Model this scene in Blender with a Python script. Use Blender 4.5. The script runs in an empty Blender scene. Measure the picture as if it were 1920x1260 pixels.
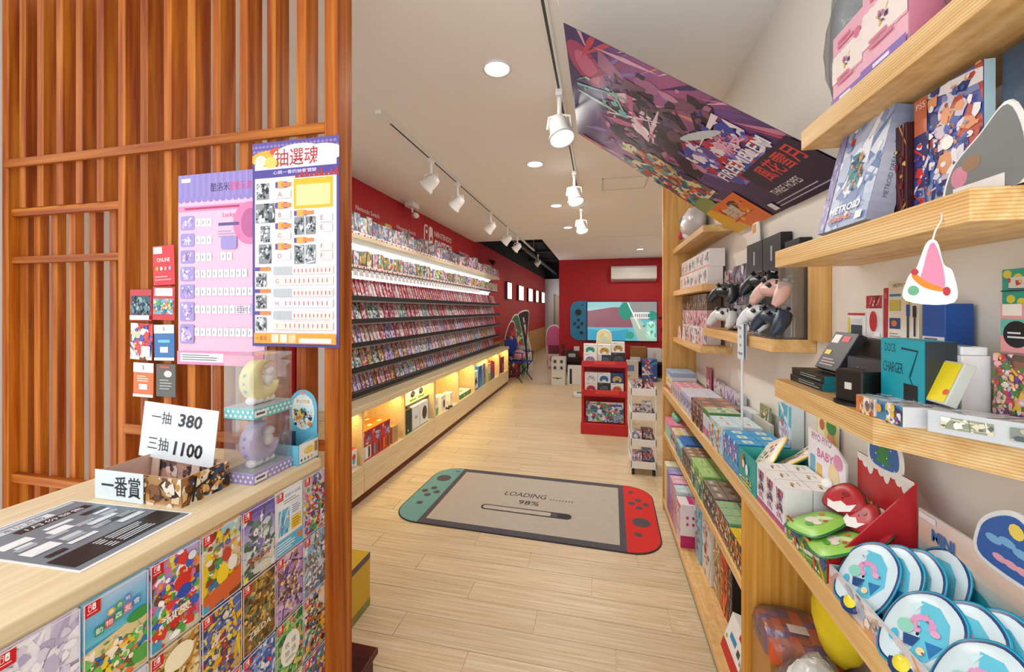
import bpy, bmesh, math, random
from mathutils import Vector, Matrix
R = math.radians
PI = math.pi
random.seed(7)
SC = bpy.context.scene
COL = SC.collection

# ------------------------------------------------------------------ camera, world, exposure
FPX, CXP, CYP, YAW, EYE = 740.0, 960.0, 580.0, math.atan(165 / 740.0), 1.5
cam_d = bpy.data.cameras.new('camera')
cam_d.sensor_width = 36.0
cam_d.lens = 36.0 * FPX / 1920.0
cam_d.shift_y = (CYP - 630.0) / 1920.0
cam_d.clip_start = 0.02
cam = bpy.data.objects.new('camera', cam_d)
cam.location = (0, 0, EYE)
cam.rotation_euler = (R(90), 0, YAW)
COL.objects.link(cam)
SC.camera = cam

world = bpy.data.worlds.new('daylight')
SC.world = world
world.use_nodes = True
_bg = world.node_tree.nodes['Background']
_bg.inputs['Color'].default_value = (0.93, 0.97, 1.0, 1)
_bg.inputs['Strength'].default_value = 1.65
SC.view_settings.view_transform = 'Standard'
SC.view_settings.look = 'None'
SC.view_settings.gamma = 1.0
SC.view_settings.use_curve_mapping = False
SC.view_settings.exposure = 0.12
LAMP_W = 14.0          # ceiling downlight power
SPOT_W = 14.0          # track spot power


def area_light(name, loc, size, size_y, power, color, rot=(0, 0, 0), shape='RECTANGLE', parent=None, spread=PI):
    d = bpy.data.lights.new(name, 'AREA')
    d.shape = shape
    d.size = size
    d.size_y = size_y
    d.energy = power
    d.color = color
    d.spread = spread
    o = bpy.data.objects.new(name, d)
    o.location = loc
    o.rotation_euler = rot
    if parent:
        o.parent = parent
    COL.objects.link(o)
    return o


# ------------------------------------------------------------------ photo rays (used only to measure real places)
def ray(px, py):
    xc = (px - CXP) / FPX
    yc = (CYP - py) / FPX
    return (-math.sin(YAW) + xc * math.cos(YAW), math.cos(YAW) + xc * math.sin(YAW), yc)


def atX(px, py, X):
    d = ray(px, py)
    t = X / d[0]
    return (X, d[1] * t, EYE + d[2] * t)


def atY(px, py, Y):
    d = ray(px, py)
    t = Y / d[1]
    return (d[0] * t, Y, EYE + d[2] * t)


def atZ(px, py, Z):
    d = ray(px, py)
    t = (Z - EYE) / d[2]
    return (d[0] * t, d[1] * t, Z)


def YX(px, X):
    d = ray(px, 580)
    return d[1] * X / d[0]


# ------------------------------------------------------------------ colour and materials
def lin(c):
    if isinstance(c, str):
        c = c.lstrip('#')
        c = tuple(int(c[i:i + 2], 16) / 255 for i in (0, 2, 4))
    return tuple((v / 12.92 if v <= 0.04045 else ((v + 0.055) / 1.055) ** 2.4) for v in c) + (1.0,)


MATS = {}


def _nt(name):
    m = bpy.data.materials.new(name)
    m.use_nodes = True
    return m, m.node_tree.nodes, m.node_tree.links, m.node_tree.nodes['Principled BSDF']


def M(col, rough=0.5, metal=0.0, spec=0.5, var=0.06, scale=9.0, bump=0.0):
    key = ('plain', col, rough, metal, spec, var, scale, bump)
    if key in MATS:
        return MATS[key]
    m, n, l, b = _nt('paint_' + col.strip('#'))
    c = lin(col)
    tc = n.new('ShaderNodeTexCoord')
    no = n.new('ShaderNodeTexNoise')
    no.inputs['Scale'].default_value = scale
    no.inputs['Detail'].default_value = 4
    l.new(tc.outputs['Object'], no.inputs['Vector'])
    mx = n.new('ShaderNodeMix')
    mx.data_type = 'RGBA'
    mx.inputs[6].default_value = tuple(min(1, v * (1 - var)) for v in c[:3]) + (1,)
    mx.inputs[7].default_value = tuple(min(1, v * (1 + var)) for v in c[:3]) + (1,)
    l.new(no.outputs['Fac'], mx.inputs[0])
    l.new(mx.outputs[2], b.inputs['Base Color'])
    b.inputs['Roughness'].default_value = rough
    b.inputs['Metallic'].default_value = metal
    b.inputs['Specular IOR Level'].default_value = spec
    if bump:
        bp = n.new('ShaderNodeBump')
        bp.inputs['Strength'].default_value = bump
        bp.inputs['Distance'].default_value = 0.002
        n2 = n.new('ShaderNodeTexNoise')
        n2.inputs['Scale'].default_value = scale * 40
        l.new(tc.outputs['Object'], n2.inputs['Vector'])
        l.new(n2.outputs['Fac'], bp.inputs['Height'])
        l.new(bp.outputs['Normal'], b.inputs['Normal'])
    MATS[key] = m
    return m


def wood(name, c1, c2, grain=(3, 60, 60), rough=0.45, c3=None, rnd=1.0, ply=None):
    """grain = scale of the noise per axis, the small number is the direction of the grain"""
    key = ('wood', name)
    if key in MATS:
        return MATS[key]
    m, n, l, b = _nt('wood_' + name)
    tc = n.new('ShaderNodeTexCoord')
    oi = n.new('ShaderNodeObjectInfo')
    mp = n.new('ShaderNodeMapping')
    mp.inputs['Scale'].default_value = grain
    ad = n.new('ShaderNodeVectorMath')
    ad.operation = 'MULTIPLY_ADD'
    ad.inputs[1].default_value = (11.3 * rnd, 7.7 * rnd, 5.1 * rnd)
    cb = n.new('ShaderNodeCombineXYZ')
    for i in range(3):
        l.new(oi.outputs['Random'], cb.inputs[i])
    l.new(cb.outputs[0], ad.inputs[0])
    l.new(tc.outputs['Object'], ad.inputs[2])
    l.new(ad.outputs[0], mp.inputs['Vector'])
    no = n.new('ShaderNodeTexNoise')
    no.inputs['Scale'].default_value = 1.0
    no.inputs['Detail'].default_value = 6
    no.inputs['Distortion'].default_value = 0.35
    l.new(mp.outputs[0], no.inputs['Vector'])
    rp = n.new('ShaderNodeValToRGB')
    rp.color_ramp.elements[0].position = 0.34
    rp.color_ramp.elements[0].color = lin(c1)
    rp.color_ramp.elements[1].position = 0.66
    rp.color_ramp.elements[1].color = lin(c2)
    if c3:
        e = rp.color_ramp.elements.new(0.5)
        e.color = lin(c3)
    l.new(no.outputs['Fac'], rp.inputs['Fac'])
    hs = n.new('ShaderNodeHueSaturation')
    mr = n.new('ShaderNodeMapRange')
    mr.inputs['To Min'].default_value = 1 - 0.12 * rnd
    mr.inputs['To Max'].default_value = 1 + 0.10 * rnd
    l.new(oi.outputs['Random'], mr.inputs['Value'])
    l.new(mr.outputs[0], hs.inputs['Value'])
    l.new(rp.outputs['Color'], hs.inputs['Color'])
    out = hs.outputs['Color']
    if ply:
        wv = n.new('ShaderNodeTexWave')
        wv.bands_direction = 'Z'
        wv.inputs['Scale'].default_value = ply
        wv.inputs['Distortion'].default_value = 1.2
        wv.inputs['Detail'].default_value = 2
        wv.inputs['Detail Scale'].default_value = 0.6
        l.new(tc.outputs['Object'], wv.inputs['Vector'])
        mx = n.new('ShaderNodeMix')
        mx.data_type = 'RGBA'
        mx.blend_type = 'MULTIPLY'
        mx.inputs[0].default_value = 0.45
        rr = n.new('ShaderNodeValToRGB')
        rr.color_ramp.elements[0].color = (0.42, 0.27, 0.13, 1)
        rr.color_ramp.elements[1].color = (1, 1, 1, 1)
        rr.color_ramp.elements[1].position = 0.55
        l.new(wv.outputs['Fac'], rr.inputs['Fac'])
        l.new(out, mx.inputs[6])
        l.new(rr.outputs['Color'], mx.inputs[7])
        out = mx.outputs[2]
    l.new(out, b.inputs['Base Color'])
    b.inputs['Roughness'].default_value = rough
    b.inputs['Specular IOR Level'].default_value = 0.28
    bp = n.new('ShaderNodeBump')
    bp.inputs['Strength'].default_value = 0.15
    bp.inputs['Distance'].default_value = 0.001
    l.new(no.outputs['Fac'], bp.inputs['Height'])
    l.new(bp.outputs['Normal'], b.inputs['Normal'])
    MATS[key] = m
    return m


def glow(col, strength):
    key = ('glow', col, strength)
    if key not in MATS:
        m, n, l, b = _nt('glow_' + col.strip('#'))
        b.inputs['Base Color'].default_value = lin(col)
        b.inputs['Emission Color'].default_value = lin(col)
        b.inputs['Emission Strength'].default_value = strength
        MATS[key] = m
    return MATS[key]


def printed(rough=0.35, coat=0.0):
    key = ('print', rough, coat)
    if key not in MATS:
        m, n, l, b = _nt('printed_card')
        at = n.new('ShaderNodeAttribute')
        at.attribute_name = 'Col'
        tc = n.new('ShaderNodeTexCoord')
        no = n.new('ShaderNodeTexNoise')
        no.inputs['Scale'].default_value = 60
        l.new(tc.outputs['Object'], no.inputs['Vector'])
        hs = n.new('ShaderNodeHueSaturation')
        mr = n.new('ShaderNodeMapRange')
        mr.inputs['To Min'].default_value = 0.93
        mr.inputs['To Max'].default_value = 1.05
        l.new(no.outputs['Fac'], mr.inputs['Value'])
        l.new(mr.outputs[0], hs.inputs['Value'])
        l.new(at.outputs['Color'], hs.inputs['Color'])
        l.new(hs.outputs['Color'], b.inputs['Base Color'])
        b.inputs['Roughness'].default_value = rough
        b.inputs['Coat Weight'].default_value = coat
        MATS[key] = m
    return MATS[key]


def screen_mat():
    key = 'screen'
    if key not in MATS:
        m, n, l, b = _nt('lit_screen')
        at = n.new('ShaderNodeAttribute')
        at.attribute_name = 'Col'
        l.new(at.outputs['Color'], b.inputs['Base Color'])
        l.new(at.outputs['Color'], b.inputs['Emission Color'])
        b.inputs['Emission Strength'].default_value = 0.55
        b.inputs['Roughness'].default_value = 0.15
        MATS[key] = m
    return MATS[key]


def clear(name='clear_plastic', tint='#ffffff', gloss=0.14, rough=0.05, milk=0.05, bump=0.0):
    key = ('clear', name)
    if key not in MATS:
        m, n, l, b = _nt(name)
        n.remove(b)
        out = n['Material Output']
        tr = n.new('ShaderNodeBsdfTransparent')
        tr.inputs['Color'].default_value = lin(tint)
        gl = n.new('ShaderNodeBsdfGlossy')
        gl.inputs['Roughness'].default_value = rough
        fr = n.new('ShaderNodeLayerWeight')
        fr.inputs['Blend'].default_value = 0.25
        ma = n.new('ShaderNodeMath')
        ma.operation = 'MULTIPLY_ADD'
        ma.inputs[1].default_value = 0.6
        ma.inputs[2].default_value = gloss
        l.new(fr.outputs['Fresnel'], ma.inputs[0])
        mx = n.new('ShaderNodeMixShader')
        l.new(ma.outputs[0], mx.inputs[0])
        l.new(tr.outputs[0], mx.inputs[1])
        l.new(gl.outputs[0], mx.inputs[2])
        last = mx.outputs[0]
        if milk:
            df = n.new('ShaderNodeBsdfDiffuse')
            df.inputs['Color'].default_value = (0.85, 0.87, 0.9, 1)
            m2 = n.new('ShaderNodeMixShader')
            m2.inputs[0].default_value = milk
            l.new(last, m2.inputs[1])
            l.new(df.outputs[0], m2.inputs[2])
            last = m2.outputs[0]
        if bump:
            tc = n.new('ShaderNodeTexCoord')
            no = n.new('ShaderNodeTexNoise')
            no.inputs['Scale'].default_value = 40
            no.inputs['Detail'].default_value = 4
            l.new(tc.outputs['Object'], no.inputs['Vector'])
            bp = n.new('ShaderNodeBump')
            bp.inputs['Strength'].default_value = bump
            bp.inputs['Distance'].default_value = 0.01
            l.new(no.outputs['Fac'], bp.inputs['Height'])
            l.new(bp.outputs['Normal'], gl.inputs['Normal'])
        l.new(last, out.inputs['Surface'])
        MATS[key] = m
    return MATS[key]


def art_mat(name, pal, scale=5.0, badge=True, white=0.0, wobble=0.35):
    """busy printed picture in the given palette, varied per object"""
    key = ('art', name)
    if key in MATS:
        return MATS[key]
    m, n, l, b = _nt('cover_print_' + name)
    tc = n.new('ShaderNodeTexCoord')
    oi = n.new('ShaderNodeObjectInfo')
    cb = n.new('ShaderNodeCombineXYZ')
    l.new(oi.outputs['Random'], cb.inputs[0])
    l.new(oi.outputs['Random'], cb.inputs[2])
    ad = n.new('ShaderNodeVectorMath')
    ad.operation = 'MULTIPLY_ADD'
    ad.inputs[1].default_value = (37, 0, 91)
    l.new(cb.outputs[0], ad.inputs[0])
    mp = n.new('ShaderNodeMapping')
    mp.inputs['Scale'].default_value = (1.0, 1.6, 1)
    l.new(tc.outputs['UV'], mp.inputs['Vector'])
    l.new(mp.outputs[0], ad.inputs[2])
    no = n.new('ShaderNodeTexNoise')
    no.inputs['Scale'].default_value = scale * 0.9
    no.inputs['Detail'].default_value = 3
    l.new(ad.outputs[0], no.inputs['Vector'])
    vo = n.new('ShaderNodeTexVoronoi')
    vo.inputs['Scale'].default_value = scale
    wob = n.new('ShaderNodeVectorMath')
    wob.operation = 'MULTIPLY_ADD'
    wob.inputs[1].default_value = (wobble, wobble, 0)
    l.new(no.outputs['Color'], wob.inputs[0])
    l.new(ad.outputs[0], wob.inputs[2])
    l.new(wob.outputs[0], vo.inputs['Vector'])
    sp = n.new('ShaderNodeSeparateColor')
    l.new(vo.outputs['Color'], sp.inputs[0])
    mxv = n.new('ShaderNodeMath')
    mxv.operation = 'ADD'
    fr = n.new('ShaderNodeMath')
    fr.operation = 'FRACT'
    l.new(sp.outputs[0], mxv.inputs[0])
    sm = n.new('ShaderNodeMath')
    sm.operation = 'MULTIPLY'
    sm.inputs[1].default_value = 3.7
    l.new(oi.outputs['Random'], sm.inputs[0])
    l.new(sm.outputs[0], mxv.inputs[1])
    l.new(mxv.outputs[0], fr.inputs[0])
    rp = n.new('ShaderNodeValToRGB')
    rp.color_ramp.interpolation = 'CONSTANT'
    els = rp.color_ramp.elements
    els[0].position = 0
    els[0].color = lin(pal[0])
    els[1].position = 1.0 / len(pal)
    els[1].color = lin(pal[1])
    for i in range(2, len(pal)):
        e = els.new(i / len(pal))
        e.color = lin(pal[i])
    l.new(fr.outputs[0], rp.inputs['Fac'])
    hs = n.new('ShaderNodeHueSaturation')
    mr = n.new('ShaderNodeMapRange')
    mr.inputs['To Min'].default_value = 0.6
    mr.inputs['To Max'].default_value = 1.5
    l.new(no.outputs['Fac'], mr.inputs['Value'])
    l.new(mr.outputs[0], hs.inputs['Value'])
    l.new(rp.outputs['Color'], hs.inputs['Color'])
    col = hs.outputs['Color']
    sx = n.new('ShaderNodeSeparateXYZ')
    l.new(tc.outputs['UV'], sx.inputs[0])

    def cmp(sock, op, v):
        q = n.new('ShaderNodeMath')
        q.operation = op
        q.inputs[1].default_value = v
        l.new(sock, q.inputs[0])
        return q.outputs[0]

    def mul(a, c):
        q = n.new('ShaderNodeMath')
        q.operation = 'MULTIPLY'
        l.new(a, q.inputs[0])
        l.new(c, q.inputs[1])
        return q.outputs[0]

    def over(fac, c, colr):
        q = n.new('ShaderNodeMix')
        q.data_type = 'RGBA'
        q.inputs[7].default_value = lin(c)
        l.new(fac, q.inputs[0])
        l.new(colr, q.inputs[6])
        return q.outputs[2]
    if white:
        col = over(cmp(sx.outputs[1], 'LESS_THAN', white), '#eef0ee', col)
    if badge:
        col = over(mul(cmp(sx.outputs[0], 'LESS_THAN', 0.26), cmp(sx.outputs[1], 'GREATER_THAN', 0.84)), '#d0161e', col)
    l.new(col, b.inputs['Base Color'])
    b.inputs['Roughness'].default_value = 0.28
    MATS[key] = m
    return m


# ------------------------------------------------------------------ mesh building
def link(name, me, parent=None, loc=None, rot=None):
    o = bpy.data.objects.new(name, me)
    COL.objects.link(o)
    if parent:
        o.parent = parent
    if loc:
        o.location = loc
    if rot:
        o.rotation_euler = rot
    return o


def tag(o, label=None, cat=None, group=None, kind=None):
    if label:
        o['label'] = label
    if cat:
        o['category'] = cat
    if group:
        o['group'] = group
    if kind:
        o['kind'] = kind
    return o


def thing(name, label, cat, loc=(0, 0, 0), rotz=0.0, tilt=0.0, group=None):
    o = bpy.data.objects.new(name, None)
    o.empty_display_size = 0.05
    COL.objects.link(o)
    o.location = loc
    o.rotation_euler = (tilt, 0, rotz)
    return tag(o, label, cat, group)


def copy_tree(o, parent=None):
    c = o.copy()
    COL.objects.link(c)
    c.parent = parent
    for ch in list(o.children):
        copy_tree(ch, c)
    return c


class MB:
    def __init__(s):
        s.v, s.f, s.mi, s.c, s.uv = [], [], [], [], []
        s.o = (0, 0, 0)

    def face(s, pts, m=0, c=(0.8, 0.8, 0.8, 1), uv=None):
        i = len(s.v)
        s.v += [tuple(p) for p in pts]
        s.f.append(tuple(range(i, i + len(pts))))
        s.mi.append(m)
        s.c.append(c)
        s.uv.append(uv or ([(0, 0), (1, 0), (1, 1), (0, 1)] if len(pts) == 4 else [(0.5, 0.5)] * len(pts)))

    def grid(s, rows, m=0, c=(0.8, 0.8, 0.8, 1), closed=False, flip=False):
        """rows of equal length, shared vertices"""
        i = len(s.v)
        nr, nc = len(rows), len(rows[0])
        for r in rows:
            s.v += [tuple(p) for p in r]
        for a in range(nr - 1):
            for b in range(nc if closed else nc - 1):
                b2 = (b + 1) % nc
                q = (i + a * nc + b, i + a * nc + b2, i + (a + 1) * nc + b2, i + (a + 1) * nc + b)
                s.f.append(q[::-1] if flip else q)
                s.mi.append(m)
                s.c.append(c)
                s.uv.append([(b / nc, a / nr), ((b + 1) / nc, a / nr), ((b + 1) / nc, (a + 1) / nr), (b / nc, (a + 1) / nr)])

    def box(s, x0, x1, y0, y1, z0, z1, m=0, c=(0.8, 0.8, 0.8, 1), mf=None, cols=None):
        """mf: material of the front (-y) face; cols: dict of colour per side f b l r t d"""
        g = cols or {}
        P = lambda *a: a
        s.face([P(x0, y0, z0), P(x1, y0, z0), P(x1, y0, z1), P(x0, y0, z1)], m if mf is None else mf, g.get('f', c))
        s.face([P(x1, y1, z0), P(x0, y1, z0), P(x0, y1, z1), P(x1, y1, z1)], m, g.get('b', c))
        s.face([P(x0, y1, z0), P(x0, y0, z0), P(x0, y0, z1), P(x0, y1, z1)], m, g.get('l', c))
        s.face([P(x1, y0, z0), P(x1, y1, z0), P(x1, y1, z1), P(x1, y0, z1)], m, g.get('r', c))
        s.face([P(x0, y0, z1), P(x1, y0, z1), P(x1, y1, z1), P(x0, y1, z1)], m, g.get('t', c))
        s.face([P(x0, y1, z0), P(x1, y1, z0), P(x1, y0, z0), P(x0, y0, z0)], m, g.get('d', c))
        return s

    def prism(s, poly, z0, z1, m=0, c=(0.8, 0.8, 0.8, 1), fr=None, edge_m=None, edge_c=None):
        """poly counter-clockwise in (a, b); fr maps (a, b, h) to a point"""
        fr = fr or (lambda a, b, h: (a, b, h))
        k = len(poly)
        s.face([fr(a, b, z1) for a, b in poly], m, c)
        s.face([fr(a, b, z0) for a, b in reversed(poly)], m, c)
        for i in range(k):
            a, b = poly[i], poly[(i + 1) % k]
            s.face([fr(a[0], a[1], z0), fr(b[0], b[1], z0), fr(b[0], b[1], z1), fr(a[0], a[1], z1)],
                   m if edge_m is None else edge_m, c if edge_c is None else edge_c)
        return s

    def tube(s, pts, r, n=8, m=0, c=(0.8, 0.8, 0.8, 1), caps=True):
        pts = [Vector(p) for p in pts]
        rs = r if isinstance(r, (list, tuple)) else [r] * len(pts)
        rows = []
        ref = None
        for i, p in enumerate(pts):
            d = (pts[min(i + 1, len(pts) - 1)] - pts[max(i - 1, 0)]).normalized()
            if ref is None:
                ref = Vector((0, 0, 1)) if abs(d.z) < 0.9 else Vector((1, 0, 0))
            u = (ref - d * ref.dot(d)).normalized()
            ref = u
            w = d.cross(u)
            rows.append([p + (u * math.cos(2 * PI * k / n) + w * math.sin(2 * PI * k / n)) * rs[i] for k in range(n)])
        s.grid(rows, m, c, closed=True)
        if caps:
            s.face(list(reversed(rows[0])), m, c)
            s.face(rows[-1], m, c)
        return s

    def lathe(s, prof, o=(0, 0, 0), n=20, m=0, c=(0.8, 0.8, 0.8, 1), mat=None):
        """prof = [(r, z)...] about z at o; mat: optional Matrix"""
        rows = []
        for r, z in prof:
            row = [Vector((r * math.cos(2 * PI * k / n), r * math.sin(2 * PI * k / n), z)) for k in range(n)]
            if mat:
                row = [mat @ p for p in row]
            rows.append([p + Vector(o) for p in row])
        s.grid(rows, m, c, closed=True)
        s.face(list(reversed(rows[0])), m, c)
        s.face(rows[-1], m, c)
        return s

    def blob(s, o, rx, ry, rz, n=16, m=0, c=(0.8, 0.8, 0.8, 1), wob=0.0, seed=0, mat=None, e=1.0):
        rn = random.Random(seed)
        ph = [(rn.uniform(1, 3), rn.uniform(1, 3), rn.uniform(0, 6)) for _ in range(4)]
        rows = []
        for i in range(1, n):
            t = PI * i / n
            row = []
            for k in range(2 * n):
                a = 2 * PI * k / (2 * n)
                w = 1 + wob * sum(math.sin(f * 2 * a + g * 3 * t + h) for f, g, h in [(round(q[0]), q[1], q[2]) for q in ph]) / 4
                sg = lambda v: math.copysign(abs(v) ** e, v)
                p = Vector((rx * sg(math.sin(t)) * sg(math.cos(a)) * w, ry * sg(math.sin(t)) * sg(math.sin(a)) * w, -rz * sg(math.cos(t)) * w))
                if mat:
                    p = mat @ p
                row.append(p + Vector(o))
            rows.append(row)
        s.grid(rows, m, c, closed=True)
        s.face(list(reversed(rows[0])), m, c)
        s.face(rows[-1], m, c)
        return s

    def mesh(s, name, mats, smooth=False, weld=False):
        me = bpy.data.meshes.new(name)
        me.from_pydata(s.v, [], s.f)
        for mt in (mats if isinstance(mats, (list, tuple)) else [mats]):
            me.materials.append(mt)
        me.polygons.foreach_set('material_index', s.mi)
        a = me.attributes.new('Col', 'FLOAT_COLOR', 'FACE')
        a.data.foreach_set('color', [q for c in s.c for q in c])
        u = me.uv_layers.new(name='UVMap')
        u.data.foreach_set('uv', [q for fc in s.uv for p in fc for q in p])
        if smooth:
            me.polygons.foreach_set('use_smooth', [True] * len(me.polygons))
        me.update()
        if weld:
            bm = bmesh.new()
            bm.from_mesh(me)
            bmesh.ops.remove_doubles(bm, verts=bm.verts, dist=1e-5)
            bm.to_mesh(me)
            bm.free()
        return me

    def build(s, name, mats, parent=None, smooth=False, bevel=0.0, loc=None, rot=None, weld=False):
        o = link(name, s.mesh(name, mats, smooth, weld or bevel > 0), parent, loc, rot)
        if bevel:
            b = o.modifiers.new('bevel', 'BEVEL')
            b.width = bevel
            b.segments = 2
            b.limit_method = 'ANGLE'
        return o


def boxpart(name, x0, x1, y0, y1, z0, z1, mat, parent=None, bevel=0.0):
    return MB().box(min(x0, x1), max(x0, x1), min(y0, y1), max(y0, y1), min(z0, z1), max(z0, z1)).build(name, mat, parent, bevel=bevel)


def struct(o):
    o['kind'] = 'structure'
    return o


# ------------------------------------------------------------------ flat print: coloured shapes on one sheet
_TXT = {}


def text_mesh(s, bold=0.0, shear=0.0):
    k = (s, bold, shear)
    if k not in _TXT:
        cu = bpy.data.curves.new('lettering', 'FONT')
        cu.body = s
        cu.size = 1.0
        cu.resolution_u = 2
        cu.offset = bold
        cu.shear = shear
        o = bpy.data.objects.new('lettering', cu)
        me = o.to_mesh()
        vs = [(v.co.x, v.co.y) for v in me.vertices]
        fs = [tuple(p.vertices) for p in me.polygons]
        o.to_mesh_clear()
        bpy.data.objects.remove(o)
        bpy.data.curves.remove(cu)
        x0 = min(v[0] for v in vs)
        x1 = max(v[0] for v in vs)
        y0 = min(v[1] for v in vs)
        y1 = max(v[1] for v in vs)
        _TXT[k] = (vs, fs, x0, x1, y0, y1)
    return _TXT[k]


def clip_poly(p, x0, y0, x1, y1):
    def cut(pts, inside, inter):
        out = []
        for i in range(len(pts)):
            a, b = pts[i - 1], pts[i]
            ia, ib = inside(a), inside(b)
            if ib:
                if not ia:
                    out.append(inter(a, b))
                out.append(b)
            elif ia:
                out.append(inter(a, b))
        return out
    for ax, lim, sg in ((0, x0, 1), (0, x1, -1), (1, y0, 1), (1, y1, -1)):
        if not p:
            return p
        ins = lambda q, ax=ax, lim=lim, sg=sg: (q[ax] - lim) * sg >= -1e-9

        def itx(a, b, ax=ax, lim=lim):
            t = (lim - a[ax]) / (b[ax] - a[ax])
            q = [a[0] + (b[0] - a[0]) * t, a[1] + (b[1] - a[1]) * t]
            q[ax] = lim
            return tuple(q)
        p = cut(p, ins, itx)
    return p


class Print:
    """canvas of width w and height h in metres, origin lower left"""
    def __init__(s, w, h, bg=None, eps=0.00012):
        s.w, s.h, s.k, s.eps = w, h, 0, eps
        s.items = []
        if bg:
            s.rect(0, 0, w, h, bg)

    def poly(s, pts, c, clip=True):
        if clip:
            pts = clip_poly(list(pts), 0, 0, s.w, s.h)
        if len(pts) < 3:
            return s
        a = sum(pts[i - 1][0] * pts[i][1] - pts[i][0] * pts[i - 1][1] for i in range(len(pts)))
        if a < 0:
            pts = pts[::-1]
        s.k += 1
        s.items.append((pts, [tuple(range(len(pts)))], lin(c) if isinstance(c, str) else c, s.k))
        return s

    def rect(s, x0, y0, x1, y1, c):
        return s.poly([(x0, y0), (x1, y0), (x1, y1), (x0, y1)], c)

    def R(s, x0, y0, x1, y1, c):
        """rectangle in fractions of the sheet, y from the top"""
        return s.rect(x0 * s.w, (1 - y1) * s.h, x1 * s.w, (1 - y0) * s.h, c)

    def rr(s, x0, y0, x1, y1, r, c, n=5):
        pts = []
        for cx, cy, a0 in ((x1 - r, y0 + r, -90), (x1 - r, y1 - r, 0), (x0 + r, y1 - r, 90), (x0 + r, y0 + r, 180)):
            for i in range(n + 1):
                a = R(a0 + 90 * i / n)
                pts.append((cx + r * math.cos(a), cy + r * math.sin(a)))
        return s.poly(pts, c)

    def ell(s, cx, cy, rx, ry, c, n=18, rot=0.0):
        ca, sa = math.cos(rot), math.sin(rot)
        return s.poly([(cx + rx * math.cos(2 * PI * i / n) * ca - ry * math.sin(2 * PI * i / n) * sa,
                        cy + rx * math.cos(2 * PI * i / n) * sa + ry * math.sin(2 * PI * i / n) * ca) for i in range(n)], c)

    def E(s, cx, cy, rx, ry, c, n=18, rot=0.0):
        return s.ell(cx * s.w, (1 - cy) * s.h, rx * s.w, ry * s.h, c, n, rot)

    def text(s, t, x, y, size, c, width=None, bold=0.0, shear=0.0, rot=0.0, align='c', vert=False):
        """x, y = centre (or left) of the line; size = height of the glyph box; width squeezes to fit"""
        vs, fs, x0, x1, y0, y1 = text_mesh(t, bold, shear)
        sy = size / max(1e-6, (y1 - y0))
        sx = (width / (x1 - x0)) if width else sy
        ox = (x0 + x1) / 2 if align == 'c' else x0
        oy = (y0 + y1) / 2
        ca, sa = math.cos(rot), math.sin(rot)
        pts = []
        for vx, vy in vs:
            a, b = (vx - ox) * sx, (vy - oy) * sy
            pts.append((x + a * ca - b * sa, y + a * sa + b * ca))
        s.k += 1
        s.items.append((pts, fs, lin(c) if isinstance(c, str) else c, s.k))
        return s

    def T(s, t, x, y, size, c, width=None, **k):
        return s.text(t, x * s.w, (1 - y) * s.h, size * s.h, c, width * s.w if width else None, **k)

    def lines(s, x0, y0, x1, y1, n, c, th=0.4, seed=1):
        """block of small unreadable lines of type"""
        rn = random.Random(seed)
        dy = (y1 - y0) / n
        for i in range(n):
            e = x0 + (x1 - x0) * rn.uniform(0.7, 1.0)
            s.R(x0, y0 + dy * (i + 0.5 - th / 2), e, y0 + dy * (i + 0.5 + th / 2), c)
        return s

    def art(s, seed, pal, x0=0, y0=0, x1=1, y1=1, n=26, size=0.16, streak=6):
        """abstract painted picture made of blobs and streaks inside a region given in fractions, y from the top"""
        rn = random.Random(seed)
        X0, X1, Y0, Y1 = x0 * s.w, x1 * s.w, (1 - y1) * s.h, (1 - y0) * s.h
        W, H = X1 - X0, Y1 - Y0
        def put(pts, c):
            q = clip_poly(pts, X0, Y0, X1, Y1)
            if len(q) >= 3:
                s.poly(q, c, clip=False)
        for i in range(streak):
            cx, cy = rn.uniform(X0, X1), rn.uniform(Y0, Y1)
            a = rn.uniform(0, PI)
            L, t = rn.uniform(.3, .9) * max(W, H), rn.uniform(.02, .10) * min(W, H)
            ca, sa = math.cos(a), math.sin(a)
            put([(cx - L * ca, cy - L * sa), (cx + t * sa, cy - t * ca), (cx + L * ca, cy + L * sa), (cx - t * sa, cy + t * ca)], rn.choice(pal))
        n = int(n * (3 if n >= 40 else 2))
        for i in range(n):
            cx, cy = rn.gauss((X0 + X1) / 2, W * .30), rn.gauss((Y0 + Y1) / 2, H * .27)
            r = rn.uniform(.25, 1.0) * .75 * size * min(W, H) * (1.25 - 1.0 * i / n)
            k = rn.randint(4, 9)
            a0 = rn.uniform(0, 6)
            ec = rn.uniform(.5, 1.6)
            put([(cx + r * rn.uniform(.6, 1.2) * math.cos(a0 + 2 * PI * j / k), cy + ec * r * rn.uniform(.6, 1.2) * math.sin(a0 + 2 * PI * j / k)) for j in range(k)], rn.choice(pal))
        return s

    def grad(s, cols, x0=0, y0=0, x1=1, y1=1, n=12):
        """ink gradient from top to bottom as narrow bands"""
        cl = [lin(c) for c in cols]
        for i in range(n):
            t = (i + .5) / n * (len(cl) - 1)
            a = min(int(t), len(cl) - 2)
            f = t - a
            c = tuple(cl[a][j] * (1 - f) + cl[a + 1][j] * f for j in range(3)) + (1,)
            s.R(x0, y0 + (y1 - y0) * i / n, x1, y0 + (y1 - y0) * (i + 1) / n + 0.002, c)
        return s

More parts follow.
